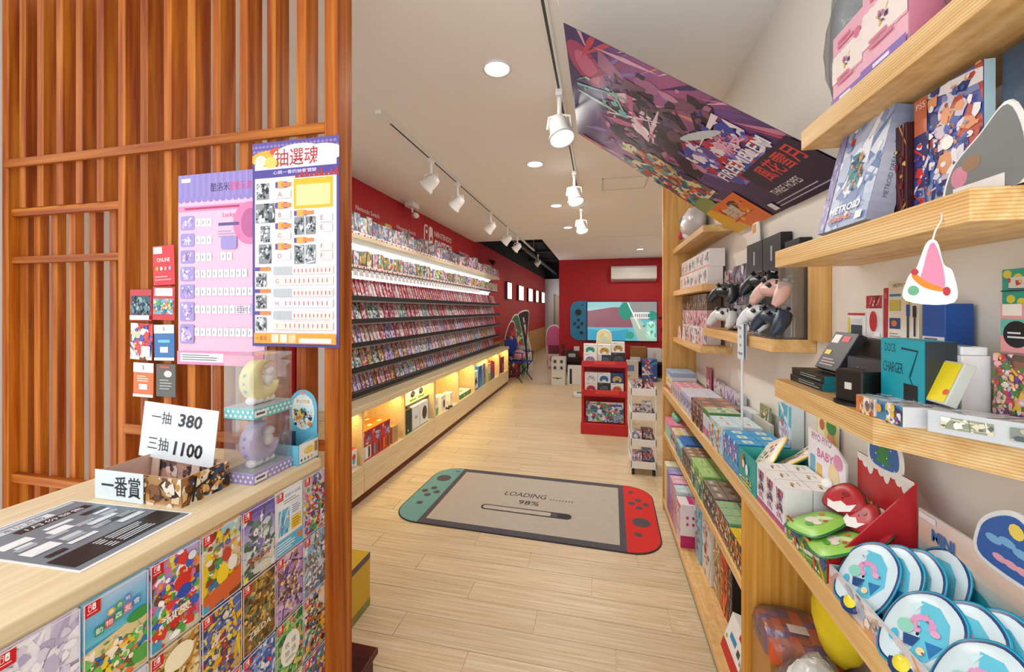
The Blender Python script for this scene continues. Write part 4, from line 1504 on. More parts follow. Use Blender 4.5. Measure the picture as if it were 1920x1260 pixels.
for nm, z, x, mis, hs, gp, lb in (('boxed_figure', 2.1185, -2.0, (0, 0, 1, 2, 4), (0, 1, 1, 2), 'boxed figures on the top shelf', 'small boxed figure standing in the row along the top pale shelf'),
                              ('figure_pack', 1.8505, -2.03, (3, 3, 5, 4, 2), (0, 0, 1), 'figure packs under the top shelf', 'small colourful figure pack in the lit row under the top shelf')):
    y = RY0 + .05
    tagm = None
    while y < RY1 - .04:
        o = link(nm, fm[(rn.choice(mis), rn.choice(hs))], None, (x, y, z), (0, 0, PI / 2 + rn.uniform(-.12, .05)))
        tag(o, lb, 'figure box', gp)
        if tagm is None:
            price_tag(o)
            tagm = o.children[0].data
        else:
            link('price_tag', tagm, o)
        y += .089 if nm == 'boxed_figure' else .096
pcard = MB().box(-.030, .030, -.001, .001, -.062, 0, c=lin('#cfc6c4')).mesh('price_card', printed(.5))
y = RY0 + .08
while y < RY1 - 1.2:
    c = link('price_card', pcard, thin, (-1.992 + 2.07, y - RYC, 0), (R(-6), 0, PI / 2))
    y += .082
# taller stock behind the figures
for px, w, h, col, lb in ((728, .13, .24, '#c8a03c', 'gold coloured box standing above the row of boxed figures'), (864, .17, .24, '#2c4a68', 'dark blue box standing among the figures on the top shelf'),
                          (893, .15, .27, '#d8e0e8', 'white and red console box at the far end of the top shelf'), (915, .16, .22, '#c89848', 'small amber box at the end of the top shelf')):
    carton('game_box', lb, 'box', (-2.115, YX(px, -2.09), 2.1185), (w, .06, h), col, FACE_L, prints={'f': lambda p, px=px: p.art(px, ['#e8d070', '#88603a', '#f0ece0', '#4868a0', '#c83c38'], n=16)})

# lettering and logo on the red wall
sign = thing('wall_lettering', 'white console logo and lettering on the red wall above the games', 'sign', (XL + .0125, 4.6, 2.3))
def wall_print(fn, y0, z0, w, h, name):
    p = Print(w, h)
    fn(p)
    return p.build(name, sign, ((0, y0 - 4.6, z0 - 2.3), (0, 1, 0), (0, 0, 1)), M('#f2e8e8', .5))
wall_print(lambda p: p.text('Nintendo Switch', .22, .04, .045, '#ffffff', width=.40), 3.2, 2.40, .44, .08, 'lettering')
wall_print(lambda p: p.text('Nintendo Switch', .24, .04, .045, '#ffffff', width=.46), 3.96, 2.375, .5, .08, 'lettering')
wall_print(lambda p: p.text('Nintendo Switch', .24, .04, .045, '#ffffff', width=.46), 5.95, 2.375, .5, .08, 'lettering')
def logo(p):
    p.rr(0, 0, .13, .26, .05, '#ffffff').rr(.15, 0, .27, .26, .05, '#ffffff')
lg = wall_print(logo, 4.66, 2.335, .27, .26, 'logo')
pp = Print(.27, .26)
pp.rr(.028, .028, .118, .232, .03, '#b5121f').ell(.07, .17, .026, .026, '#ffffff', 12).ell(.21, .10, .03, .03, '#b5121f', 12)
pp.build('logo_detail', lg, ((.004, .06, .035), (0, 1, 0), (0, 0, 1)), printed(.5))
wall_print(lambda p: p.text('NINTENDO', .33, .05, .075, '#ffffff', width=.62, bold=.01), 4.97, 2.475, .66, .1, 'lettering')
wall_print(lambda p: p.text('SWITCH', .33, .06, .115, '#ffffff', width=.62, bold=.04), 4.97, 2.33, .66, .12, 'lettering')
# console poster panel at the near end of the red wall
cp = MB().box(0, .012, 0, .42, 0, .5, c=lin('#c8ccd4')).build('console_poster', printed(.35), None)
cp.location = (XL + .0125, 2.62, 2.13)
tag(cp, 'tall console poster at the near end of the red wall', 'poster')
p = Print(.42, .5)
p.poly([(0, 0), (.42, 0), (.36, .3), (0, .33)], '#c8ccd6').poly([(0, .33), (.36, .3), (.33, .41), (0, .45)], '#c83448').poly([(0, .45), (.33, .41), (.3, .48), (0, .5)], '#e0a030')
p.poly([(.36, .3), (.42, 0), (.42, .5), (.3, .48)], '#2a1418')
for i in range(4):
    p.ell(.24 + .03 * math.cos(i * PI / 2), .2 + .03 * math.sin(i * PI / 2), .012, .012, '#404858', 10)
p.ell(.24, .1, .025, .025, '#303848', 14)
p.build('poster_print', cp, ((.012, 0, 0), (0, 1, 0), (0, 0, 1)))

# ================================================================== STOCK IN THE LIT CABINET BAYS
BZ = .2852
def bay(name, label, cat, yc, w, d, h, col, z=BZ, x=-1.83, rot=0.0, tilt=0.0, prints=None, cols=None, group=None):
    return carton(name, label, cat, (x - d / 2, yc, z), (w, d, h), col, FACE_L + rot, tilt, group, prints=prints, cols=cols)


def swbox(c1, c2):
    def fn(p):
        p.R(0, 0, 1, 1, '#c81a20').badge(.05, .97, .3)
        p.R(.45, .05, .92, .3, '#7a2a4a').art(int(sum(map(ord, c1))), ['#e8a030', '#4870c0', '#e8e0e8', '#b04080', '#88b8e0'], .35, .18, .95, .5, 14, .3)
        p.R(.1, .52, .9, .94, c1).R(.16, .56, .34, .92, c2).R(.62, .56, .8, .92, '#2a2a2e').R(.4, .6, .56, .9, '#f4f4f4' if c2 == '#c8ccd0' else '#a82820')
    return fn


carton('tall_game_box', 'narrow tall box with busy dark print in the first lit bay', 'box', (-1.93, 2.53, BZ), (.08, .16, .22), '#4a4a78', FACE_L, prints={'f': lambda p: p.art(501, ['#58a048', '#e8c840', '#7858a0', '#2a2a48', '#e8e0d0', '#c84848'], n=30), 'r': lambda p: p.art(502, ['#4858a0', '#a05848'], n=8)})
carton('exercise_game_box', 'white and red box with a teal side in the first lit bay', 'box', (-1.89, 2.655, BZ), (.10, .13, .15), '#f0f0ee', FACE_L, cols={'l': '#2888b0', 't': '#c82830'}, prints={'f': lambda p: (p.R(.1, .1, .3, .4, '#6a5a70'), p.E(.6, .4, .22, .16, '#c84838'), p.E(.6, .62, .18, .14, '#58a8c0'), p.lines(.1, .82, .9, .95, 2, '#8a8a90'))})
for i, (y, c1, c2, lb) in enumerate(((2.84, '#e8e4e4', '#c8ccd0', 'red console box with white controllers, nearest in its lit bay'), (2.985, '#c82028', '#20a0c8', 'red console box with blue and red controllers, middle of its lit bay'),
                                     (3.13, '#d84820', '#e86a20', 'red console box with orange controllers, third in its lit bay'))):
    bay('console_box', lb, 'console box', y, .142, .115, .24, '#c81a20', prints={'f': swbox(c1, c2), 't': lambda p: (p.R(0, 0, 1, 1, '#e8641c'), p.R(.35, .3, .7, .55, '#f4e0d0'))}, cols={'t': '#e8641c'}, group='red console boxes')
    bay('console_box', 'orange-topped red console box in the back row, %s' % ('near end', 'middle', 'far end')[i], 'console box', y, .142, .115, .24, '#c81a20', x=-1.948, prints={'t': lambda p: (p.R(0, 0, 1, 1, '#e8641c'), p.R(.35, .3, .7, .55, '#f4e0d0'))}, cols={'t': '#e8641c'}, group='red console boxes')
bay('parcel', 'small plain brown cardboard box beside the red console boxes', 'box', 3.29, .10, .14, .15, '#b98d58', prints={'f': lambda p: p.E(.6, .35, .06, .05, '#8a6a40')})
bay('black_console_box', 'large black console box with a green ripple, third lit bay', 'console box', 3.535, .17, .10, .235, '#2e2b26', prints={'f': lambda p: ([p.E(.1 + .08 * j, .08 + .06 * i, .02, .015, '#2a6a40' if i < 5 else '#3a3630', 8) for i in range(12) for j in range(11)], p.E(.5, .86, .07, .05, '#e8e8e4'), p.R(0, .97, 1, 1, '#58a040'))})
bay('white_console_box', 'white console box with a controller picture, third lit bay', 'console box', 3.715, .16, .10, .235, '#e8e9ec', prints={'f': lambda p: (p.E(.5, .5, .2, .08, '#b8bcc4'), p.E(.45, .48, .04, .02, '#2a2a2e'), p.E(.58, .52, .04, .02, '#2a2a2e'), p.R(0, .97, 1, 1, '#58a040'))})
bay('white_console_box', 'white console box with a large black round vent', 'console box', 3.905, .19, .10, .235, '#eceef0', prints={'f': lambda p: (p.E(.55, .5, .3, .3, '#3a3430', 28), p.R(0, .97, 1, 1, '#58a040'))})
for i, (y, lb) in enumerate(((3.74, 'small white box with a black gamepad on the upper bay shelf, nearer one'), (3.93, 'small white box with a black gamepad on the upper bay shelf, farther one'))):
    bay('gamepad_box', lb, 'controller box', y, .15, .07, .13, '#eef0ee', z=.5575, x=-1.88, prints={'f': lambda p: (p.E(.5, .45, .34, .26, '#2a2c30'), p.E(.35, .4, .08, .08, '#6a6e74'), p.E(.64, .5, .08, .08, '#6a6e74'), p.R(0, .85, 1, 1, '#58a040'), p.R(.6, 0, .9, .14, '#58a040'))})
bay('charger_box', 'small white and green box standing in the fourth lit bay', 'box', 4.22, .12, .10, .20, '#f0f0ea', prints={'f': lambda p: (p.R(0, .6, 1, 1, '#68a858'), p.E(.5, .3, .3, .15, '#d8dcd8'))})
bay('mini_console_box', 'white box with a dark oval picture in the fourth lit bay', 'box', 4.44, .13, .10, .185, '#f0efec', prints={'f': lambda p: (p.E(.6, .55, .22, .26, '#4a3c34', 20), p.R(.1, .1, .5, .16, '#b8b8b4'))})
bay('white_box', 'plain narrow white box at the end of the fourth lit bay', 'box', 4.70, .09, .10, .165, '#f2f1ee', prints={'f': lambda p: p.lines(.2, .2, .8, .5, 3, '#c8c8c4')})
cs = thing('charging_stand', 'small black two-pad charging stand on the bay floor', 'charging stand', (-1.825, 4.585, BZ), FACE_L)
MB().lathe([(.035, 0), (.035, .01), (.03, .016), (.0, .016)], (-.045, 0, 0), 16).build('pad', BLACK, cs, smooth=False)
MB().lathe([(.035, 0), (.035, .01), (.03, .016), (.0, .016)], (.045, 0, 0), 16).build('pad', BLACK, cs, smooth=False)
MB().tube([(-.045, 0, .012), (0, .01, .03), (.045, 0, .012)], .008, 8).tube([(0, .01, .028), (0, .012, .085)], .007, 8).build('bracket', M('#d8d4cc', .3), cs, smooth=True)
bay('flat_green_box', 'flat green and white box lying in the fifth lit bay', 'box', 5.24, .46, .2, .065, '#4a8a4c', prints={'f': lambda p: p.art(511, ['#e8f0e0', '#2a6a34', '#78b070'], n=16), 't': lambda p: (p.R(0, 0, 1, 1, '#eef0e8'), p.E(.25, .4, .1, .2, '#4a4440'), p.E(.55, .6, .14, .14, '#d88a50'))})
bt = thing('dark_bottle', 'dark brown bottle shaped figure standing behind the flat green box', 'figure', (-2.10, 4.99, BZ))
MB().lathe([(.03, 0), (.034, .02), (.034, .16), (.016, .22), (.013, .30), (.0, .30)], (0, 0, 0), 16).build('bottle_body', M('#5a3420', .25), bt, smooth=True)
MB().lathe([(.0345, .05), (.0345, .11)], n=16).build('bottle_label', M('#c8b08a', .5), bt, smooth=True)
bay('drone_box', 'white and black picture box at the front of the sixth lit bay', 'box', 5.70, .22, .07, .28, '#e8ecf0', prints={'f': lambda p: (p.art(521, ['#1c1e22', '#3a3e44', '#101214'], .05, .35, .95, .75, 18, .35), p.R(0, .94, 1, 1, '#28488a'))})
bay('blue_console_box', 'tall blue box in the sixth lit bay', 'box', 5.93, .15, .10, .33, '#2868b8', prints={'f': lambda p: p.grad(['#2a3c9a', '#2870b8', '#28a0c0'])})
bay('grey_console_box', 'tall grey box with a vertical stripe in the sixth lit bay', 'box', 6.13, .15, .10, .34, '#a8aaa8', prints={'f': lambda p: (p.R(.4, 0, .6, 1, '#3a4870'), p.art(522, ['#d8d8d4', '#686a70'], n=8))})
bay('green_toy_box', 'white and green box in the seventh lit bay', 'box', 6.42, .2, .10, .29, '#dce8dc', prints={'f': lambda p: (p.R(0, .55, 1, 1, '#8ab838'), p.R(.1, .0, .9, .1, '#e87a50'), p.art(531, ['#e8e040', '#389048', '#c8e0e8'], .1, .5, .9, .95, 10))})
for i in range(3):
    bay('red_toy_box', 'narrow red and blue box in the seventh lit bay', 'box', 6.60 + .075 * i, .07, .10, .33 - .02 * i, '#b8303c', prints={'f': lambda p, i=i: (p.R(.05, .66, .95, .98, '#40609a'), p.art(540 + i, ['#d84c50', '#e8a0a0', '#e8c060'], 0, 0, 1, .6, 8))}, group='red and blue toy boxes')
bay('orange_toy_box', 'dark box with an orange burst in the last lit bay', 'box', 7.12, .14, .10, .36, '#4a1c18', prints={'f': lambda p: p.art(551, ['#e8641c', '#f0a030', '#2a1010', '#c83018', '#8a8a88'], n=24)})
bay('purple_toy_box', 'purple and red box at the end of the last lit bay', 'box', 7.40, .16, .10, .30, '#7a3048', prints={'f': lambda p: p.art(552, ['#b04a58', '#4a3878', '#e8c0b0', '#d87a50'], n=18)})

# ================================================================== RIGHT WALL GOODS
def rg(name, label, cat, y1, y0, x, z, d, h, col, prints=None, cols=None, tilt=0.0, rot=0.0, group=None, coat=0.0):
    """carton facing the aisle: from y1 (far) to y0 (near), front at x"""
    return carton(name, label, cat, (x + d / 2, (y0 + y1) / 2, z + .0003), (y1 - y0 - .002, d, h), col, FACE_R + rot, tilt, group, prints=prints, cols=cols, coat=coat)


def grid_boxes(name, label, cat, group, y1, y0, ny, x0, x1, nx, z, h, top, front, side=None, mark=None, face=None, gap=.002, seed=0):
    """block of small alike boxes; each one is an object of its own"""
    dy, dx = (y1 - y0) / ny, (x1 - x0) / nx
    first = None
    w, d = dy - gap, dx - gap
    for i in range(ny):
        for j in range(nx):
            loc = (x0 + dx * (j + .5), y0 + dy * (i + .5), z + .0003)
            if first is None:
                pr = {}
                if mark:
                    pr['t'] = mark
                if face:
                    pr['f'] = face
                first = carton(name, label, cat, loc, (w, d, h), front, FACE_R, 0, group, prints=pr, cols={'t': top, 'r': side or front, 'l': side or front})
            else:
                c = copy_tree(first)
                c.location = loc


def label_mark(c, c2=None):
    def fn(p):
        p.R(.2, .3, .8, .7, c)
        if c2:
            p.R(.3, .42, .7, .58, c2)
    return fn


def busy_face(seed, pal, n=14):
    return lambda p: p.art(seed, pal, n=n, size=.25, streak=4)


def cutout(name, label, cat, pts, loc, rotz, col, thick=.004, tilt=0.0, rim='#f4f4f2', grow=1.08, prints=None, group=None):
    """die-cut card standing on its lower edge; pts in (x, z), front towards local -y"""
    cx = sum(p[0] for p in pts) / len(pts)
    cz = sum(p[1] for p in pts) / len(pts)
    big = [(cx + (a - cx) * grow, max(0, cz + (b - cz) * grow)) for a, b in pts]
    o = MB().prism(big, -thick / 2, thick / 2, c=lin(rim), fr=lambda a, b, q: (a, -q, b)).build(name, printed(.4), None)
    o.location = loc
    o.rotation_euler = (tilt, 0, rotz)
    tag(o, label, cat, group)
    x0, z0 = min(p[0] for p in big), 0
    p = Print(max(p[0] for p in big) - x0, max(p[1] for p in big))
    p.poly([(a - x0, b) for a, b in pts], col, clip=False)
    if prints:
        prints(p)
    p.build('card_print', o, ((x0, -thick / 2, 0), (1, 0, 0), (0, 0, 1)))
    return o


def smooth_outline(ctrl, n=6):
    """closed Catmull-Rom through control points"""
    out = []
    k = len(ctrl)
    for i in range(k):
        p0, p1, p2, p3 = ctrl[i - 1], ctrl[i], ctrl[(i + 1) % k], ctrl[(i + 2) % k]
        for j in range(n):
            t = j / n
            out.append(tuple(.5 * ((2 * p1[a]) + (-p0[a] + p2[a]) * t + (2 * p0[a] - 5 * p1[a] + 4 * p2[a] - p3[a]) * t * t + (-p0[a] + 3 * p1[a] - 3 * p2[a] + p3[a]) * t ** 3) for a in (0, 1)))
    return out


# ---- top shelf
def pink_box(p):
    p.R(0, 0, 1, 1, '#f0b4c8')
    for i in range(7):
        p.E(.05 + .15 * i, .66, .1, .05, '#f0b4c8').E(.05 + .15 * i, .34, .1, .06, '#f8ece8')
    p.R(0, .34, 1, .68, '#f6e8e2').lines(.2, .1, .75, .24, 2, '#e07a9a', .6).E(.84, .26, .1, .07, '#e27898').art(661, ['#7a4a80', '#e8c050', '#c878a0', '#5a3a68'], .36, .4, .62, .6, 8, .3, 2)
    p.lines(.2, .62, .75, .76, 2, '#e07a9a', .5).R(0, .9, 1, 1, '#8a6ab8').lines(.3, .91, .8, .99, 1, '#efe6f4', .5)


rg('pink_box', 'pink gift box farther on the highest pine shelf', 'gift box', 1.0, .897, .500, Z1, .09, .150, '#eeb0c4', {'f': pink_box})
rg('pink_box', 'taller pink gift box nearer on the highest pine shelf', 'gift box', .893, .775, .496, Z1, .09, .172, '#eeb0c4', {'f': pink_box, 'r': lambda p: p.grad(['#e8a0b4', '#d888a4'])})
BAG = clear('bag_plastic', '#fbfcfd', .06, .15, .05, .6)
gb = thing('grey_bag', 'grey plastic covered bag at the far end of the highest pine shelf', 'bag', (.60, 1.055, Z1))
MB().blob((0, 0, .16), .075, .042, .16, 14, wob=.08, seed=3, e=.7).build('bag_contents', M('#8e9295', .45, var=.2, scale=20), gb, smooth=True)
MB().blob((0, 0, .163), .08, .047, .163, 14, wob=.12, seed=5, e=.7).build('plastic_wrap', BAG, gb, smooth=True)
pk = thing('pink_plush', 'pink plush in clear wrap at the near end of the highest pine shelf', 'plush toy', (.565, .69, Z1))
MB().blob((0, 0, .07), .06, .07, .07, 14, wob=.1, seed=8).build('plush_body', M('#e79ab8', .8, var=.15, scale=25), pk, smooth=True)
MB().blob((0, 0, .073), .066, .076, .073, 14, wob=.14, seed=9).build('plastic_wrap', BAG, pk, smooth=True)

# ---- shelf of large game boxes
def metroid(p):
    p.grad(['#98a8cc', '#dfe6f2', '#e6ecf6', '#b8c6e0', '#8a9cc4'])
    p.art(601, ['#f0f4fa', '#c0cce6', '#8aa0cc', '#7088b8'], 0, 0, 1, 1, 26, .2, 12)
    p.R(0, 0, .16, 1, '#8a84b4').art(602, ['#a89ac8', '#5a5a98', '#c8c0e0'], 0, 0, .16, 1, 14, .5)
    p.R(.3, .1, .37, .16, '#d01c24')
    p.art(603, ['#28808c', '#3aa0a8', '#c86a30', '#1c4a60', '#d89048'], .42, .3, .72, .66, 22, .3, 5)
    p.T('METROID', .55, .82, .075, '#f8f8fa', width=.62, bold=.03).T('DREAD', .5, .91, .05, '#e05a28', width=.45, bold=.03).R(.82, .9, .94, .97, '#f4f4f4')


rg('large_game_box', 'large pale blue game box lettered METROID leaning on the shelf', 'game box', 1.065, .893, .500, Z2, .042, .225, '#b8c4da', {'f': metroid, 'r': lambda p: (p.grad(['#8c94b4', '#c4c8d6', '#9aa0ba']), p.text('METROID DREAD', p.w / 2, p.h * .4, .008, '#5a6078', rot=PI / 2))}, tilt=R(-13))
rg('dark_game_box', 'dark red game box half hidden between the two larger boxes', 'game box', .90, .866, .55, Z2, .06, .18, '#3a1418', {'f': busy_face(611, ['#c88a30', '#7a1c1c', '#e0b060', '#201010'])})
def mech(p):
    p.grad(['#6a5a9a', '#4a5aa8', '#5a78c0', '#c8d0e6'])
    p.art(612, ['#e8e4f0', '#d8c8d8', '#4a64b0', '#c05848', '#f4f0f4', '#8a98c8', '#38447a', '#e8a070'], n=60, size=.2, streak=12)
    p.R(0, 0, .22, .3, '#c86a48').R(0, .3, .25, .75, '#38386a').art(613, ['#d83838', '#e8e0f0', '#4048a0'], 0, .3, .25, 1, 16, .4)
    p.E(.55, .48, .09, .05, '#fffdf2').T('PS5', .12, .06, .05, '#f4e4e0').T('星戰傳說', .7, .93, .06, '#f2ead0', width=.4)
rg('large_game_box', 'tall blue and white game box standing mid shelf', 'game box', .866, .735, .565, Z2, .014, .212, '#5a68b0', {'f': mech, 'r': lambda p: p.R(0, 0, 1, 1, '#b8d4e0')})
def slate(p):
    p.grad(['#3c4a5e', '#4c5c70', '#5a6878', '#3a444e'])
    p.R(.45, .38, .62, .62, '#d8c070').R(.64, .36, .82, .6, '#e6d694').T('空洞騎士', .62, .5, .08, '#5a4a24', width=.3).R(.42, .64, .95, .72, '#c8b060').E(.75, .25, .12, .07, '#ece8e0')
rg('slate_game_box', 'large slate blue box at the near end of the game box shelf', 'game box', .733, .600, .585, Z2, .05, .215, '#46546a', {'f': slate})
rg('red_badge_box', 'narrow red box peeking above the slate blue box', 'box', .752, .734, .655, Z2, .03, .219, '#c4301e', {'f': lambda p: p.R(.2, .05, .8, .12, '#e88a70')})
cutout('card_standee', 'grey leaf shaped card standee in front of the slate blue box', 'standee', smooth_outline([(-.05, .0), (.055, 0), (.062, .05), (.04, .11), (.0, .085), (-.045, .05)], 5), (.535, .70, Z2), FACE_R, '#7d7f80',
       prints=lambda p: p.ell(.03, .035, .014, .016, '#d88aa0').ell(.05, .05, .015, .012, '#9a7a5c').rect(.02, .002, .10, .02, '#ecebe6'))
# hanging tag below
ht = thing('hanging_tag', 'white die-cut tag with a pink cone hanging below the game box shelf', 'tag', (.466, .690, 1.513), R(-6))
ht.scale = (.72, .72, .80)
tp = smooth_outline([(-.038, 0), (.038, -.004), (.036, .05), (.022, .065), (.012, .105), (-.004, .105), (-.02, .06), (-.034, .042)], 5)
MB().prism(tp, -.0008, .0008, c=lin('#f6f6f4'), fr=lambda a, b, q: (a, -q, b)).build('tag_card', printed(.3), ht)
p = Print(.08, .11)
p.poly(smooth_outline([(.026, .03), (.06, .02), (.062, .05), (.05, .098), (.04, .1), (.03, .06)], 4), '#e48cae')
p.poly(smooth_outline([(.012, .042), (.03, .024), (.056, .016), (.06, .022), (.035, .034), (.016, .05)], 4), '#e88a28').ell(.014, .018, .009, .009, '#6ab088').ell(.066, .016, .006, .008, '#c03040').ell(.016, .052, .006, .006, '#c03040')
p.build('tag_print', ht, ((-.04, -.0008, 0), (1, 0, 0), (0, 0, 1)))
MB().tube([(.004, .001, .102), (.012, .006, .125), (.026, .012, .147), (.03, .02, .16)], .0016, 6).build('tag_strip', M('#e8e4e0', .3), ht, smooth=True)

# ---- shelf of chargers and accessories (Z3)
for i in range(2):
    rg('flat_charger_box', ('lower', 'upper')[i] + ' of two flat black boxes with teal ends at the shelf corner', 'box', 1.25, 1.085, .52 + .004 * i, Z3 + .0185 * i, .10, .018, '#16181a', {'f': lambda p: p.lines(.3, .2, .95, .8, 2, '#9ab8b4', .3), 'r': lambda p: p.R(0, 0, 1, 1, '#1f7f92')})
rg('leaning_pack', 'black blister pack with red and yellow marks leaning on the flat boxes', 'pack', 1.20, 1.10, .555, Z3 + .0375, .02, .105, '#2a2c32', {'f': lambda p: (p.R(.1, .08, .4, .3, '#e8e8e8'), p.R(.5, .1, .8, .25, '#d82c2c'), p.R(.1, .5, .35, .62, '#e8d030'), p.lines(.15, .7, .8, .92, 3, '#c8a8a8'))}, tilt=R(-28))
rg('grey_charger_box', 'dark grey box with silver letters behind the cube speaker', 'box', 1.09, .955, .575, Z3, .03, .088, '#33373e', {'f': lambda p: (p.grad(['#4a4e56', '#2a2c32']), p.text('OLH', p.w * .42, p.h * .62, .028, '#8a9098', width=.05), p.lines(.62, .3, .9, .5, 2, '#7a8088'))})
sp = thing('cube_speaker', 'small black cube speaker on a round pad with coiled cable', 'speaker', (.530, .962, Z3 + .0003), FACE_R + R(20))
MB().lathe([(.044, 0), (.044, .005), (.0, .005)], n=28).build('pad', BLACK, sp)
MB().box(-.03, .03, -.028, .028, .005, .072).build('housing', M('#1c1917', .35), sp, bevel=.004)
MB().box(-.007, .007, -.0295, -.028, .032, .046).build('badge', M('#d8d0c8', .4), sp)
co = []
for i in range(90):
    a = i * .42
    co.append((.055 + .022 * math.cos(a), .030 + .018 * math.sin(a), .006 + .016 * (i / 90) + .004 * math.sin(a * 1.3)))
MB().tube(co, .0025, 6).build('coiled_cable', BLACK, sp, smooth=True)
def dock(p):
    p.R(0, 0, 1, 1, '#1aa0b2')
    p.text('DOCK', .1 * p.w, .88 * p.h, .016, '#0d3a48', align='l', width=.03).text('CHARGER', .06 * p.w, .62 * p.h, .02, '#0d3a48', align='l', width=.052)
    pts = [(.5, .9), (.86, .88), (.68, .55), (.84, .3)]
    for (a, b), (c, d) in zip(pts, pts[1:]):
        p.poly([(a * p.w, b * p.h), (c * p.w, d * p.h), (c * p.w + .003, d * p.h - .003), (a * p.w, b * p.h - .004)], '#0d3a48')
    p.R(.56, .56, .86, .86, '#152028').R(.02, .8, .2, .9, '#dff0f2')
rg('dock_charger_box', 'teal box lettered DOCK CHARGER 3 in the middle of the accessory shelf', 'box', .925, .815, .545, Z3, .045, .142, '#1aa0b2', {'f': dock, 'r': lambda p: p.R(0, 0, 1, 1, '#2c343c')})
ri = rg('display_riser', 'low dark riser against the wall at the back of the accessory shelf', 'riser', 1.24, .905, .632, Z3, .052, .128, '#4a4440')
RZ = Z3 + .1285
rg('small_white_box', 'small white and black box with a red lid line on the riser', 'box', 1.205, 1.135, .636, RZ, .045, .06, '#f0efec', {'f': lambda p: (p.R(0, .0, 1, .1, '#c83038'), p.R(.2, .25, .8, .45, '#dcdcd8'), p.R(.2, .5, .85, .9, '#3a4652'), p.R(0, .2, .12, 1, '#e8d038'))})
rg('red_gadget_box', 'white box with a red gadget picture on the riser', 'box', 1.132, 1.075, .636, RZ, .045, .102, '#eee8e6', {'f': lambda p: (p.R(0, 0, 1, .3, '#b82430'), p.art(621, ['#e8d8d0', '#7a2028', '#d89080'], 0, 0, 1, .3, 6), p.E(.5, .6, .22, .24, '#c8242c'), p.R(.6, .85, .95, .95, '#f8f8f8'))})
rg('red_slim_box', 'slim plain red box beside the cream cable box', 'box', 1.073, 1.057, .636, RZ, .045, .118, '#b8202c', {'f': lambda p: p.R(.1, .1, .9, .2, '#d85058')})
def hdtv(p):
    p.grad(['#d8c4a4', '#ddccb0', '#e8dcc8', '#f2efea'])
    p.text('HDTV 2.0', p.w * .42, p.h * .92, .008, '#50504c', width=.045)
    p.R(.06, .22, .42, .26, '#2878a0').R(.06, .32, .42, .5, '#c8b048').R(.06, .62, .42, .8, '#284878').E(.22, .71, .1, .05, '#d87a38').lines(.06, .86, .45, .95, 2, '#9a9a98')
    p.R(.62, .4, .72, .58, '#284890').R(.64, .58, .7, .95, '#38383c').R(.82, .42, .92, .6, '#20242c').R(.85, .6, .9, .9, '#38383c').R(.62, .3, .72, .4, '#d8c040')
rg('cable_box', 'cream cable box lettered HDTV 2.0 on the riser', 'box', 1.055, .963, .636, RZ, .045, .132, '#e0d0b4', {'f': hdtv})
rg('blue_box', 'plain royal blue box with a white band on the riser', 'box', .960, .905, .636, RZ, .045, .080, '#2456a8', {'f': lambda p: (p.R(0, .8, 1, .92, '#e8e8ec'), p.lines(.1, .82, .9, .9, 1, '#5a6a90', .5))})
rg('white_cream_box', 'white box with a red swirl behind the yellow case', 'box', .872, .806, .590, Z3, .04, .120, '#f2eff0', {'f': lambda p: (p.E(.4, .2, .22, .06, '#e0b850'), p.E(.7, .3, .3, .1, '#c8283c'), p.E(.8, .2, .16, .08, '#d84458'), p.R(.1, .34, .3, .4, '#483a78'))})
rg('small_stand_box', 'small white flat box lying on the white box with red swirl', 'box', .868, .812, .594, Z3 + .1203, .036, .014, '#eeeff0', {'t': lambda p: p.R(.2, .3, .8, .6, '#5a5e64')})
rg('yellow_case', 'plain yellow card case with orange spots leaning on the accessory shelf', 'case', .835, .777, .545, Z3 + .036, .018, .074, '#c8ccc4', {'f': lambda p: (p.R(.05, .04, .95, .96, '#f0dc28'), p.E(.16, .72, .1, .07, '#e0602c'), p.E(.86, .72, .1, .07, '#e0602c'))}, tilt=R(-22))
rg('picture_box', 'box with a crowded flowery print at the near end of the accessory shelf', 'box', .797, .745, .625, Z3, .055, .1275, '#8a8d90', {'f': lambda p: (p.grad(['#4a4a44', '#c87850', '#e0c080', '#d8d8dc']), p.art(631, ['#e8c048', '#d84858', '#e8e0d0', '#7a4a90', '#58804a', '#f0b0b0'], n=60, size=.22)), 'r': lambda p: (p.grad(['#7c8084', '#a0a4a6']), p.R(.1, .4, .4, .95, '#e6e8e4'))})
rg('white_art_box', 'white box with blue brush strokes beside the crowded print box', 'box', .738, .668, .648, Z3, .040, .1275, '#f0f0f2', {'f': lambda p: (p.art(632, ['#5a88b8', '#c8d8e8', '#88a8c8'], n=14, streak=10), p.E(.65, .45, .2, .12, '#c8303c'), p.E(.8, .85, .12, .08, '#d8b048'))})
def headset(p):
    p.R(0, 0, 1, 1, '#2f9a84')
    for i in range(9):
        p.E(.06 + .12 * i, .06 + .05 * (i % 2), .05, .05, '#d8c840').E(.1 + .12 * i, .36 + .04 * (i % 2), .05, .05, '#d8c840')
    p.R(.08, .1, .98, .24, '#d8d0c4').art(641, ['#c83838', '#e8c040', '#f4f0e8', '#58406a'], .08, .1, .98, .24, 12, .5).R(0, .255, 1, .27, '#1c3838')
    p.R(0, .42, .36, 1, '#e8a0a0').R(0, .6, .36, .8, '#68c0b0').R(.02, .42, .24, .56, '#f2ece0').E(.18, .78, .15, .16, '#1c1c20', 22).lines(.08, .74, .28, .84, 2, '#e8e8e8')
    p.R(.36, .3, 1, 1, '#5c5a68').art(642, ['#3a3844', '#88869c', '#28262e', '#a8a0a8'], .36, .3, 1, 1, 18, .4)
rg('headset_box', 'teal and pink headset box standing on the boxes at the near end', 'box', .815, .672, .650, Z3 + .128, .036, .135, '#2f9a84', {'f': headset})
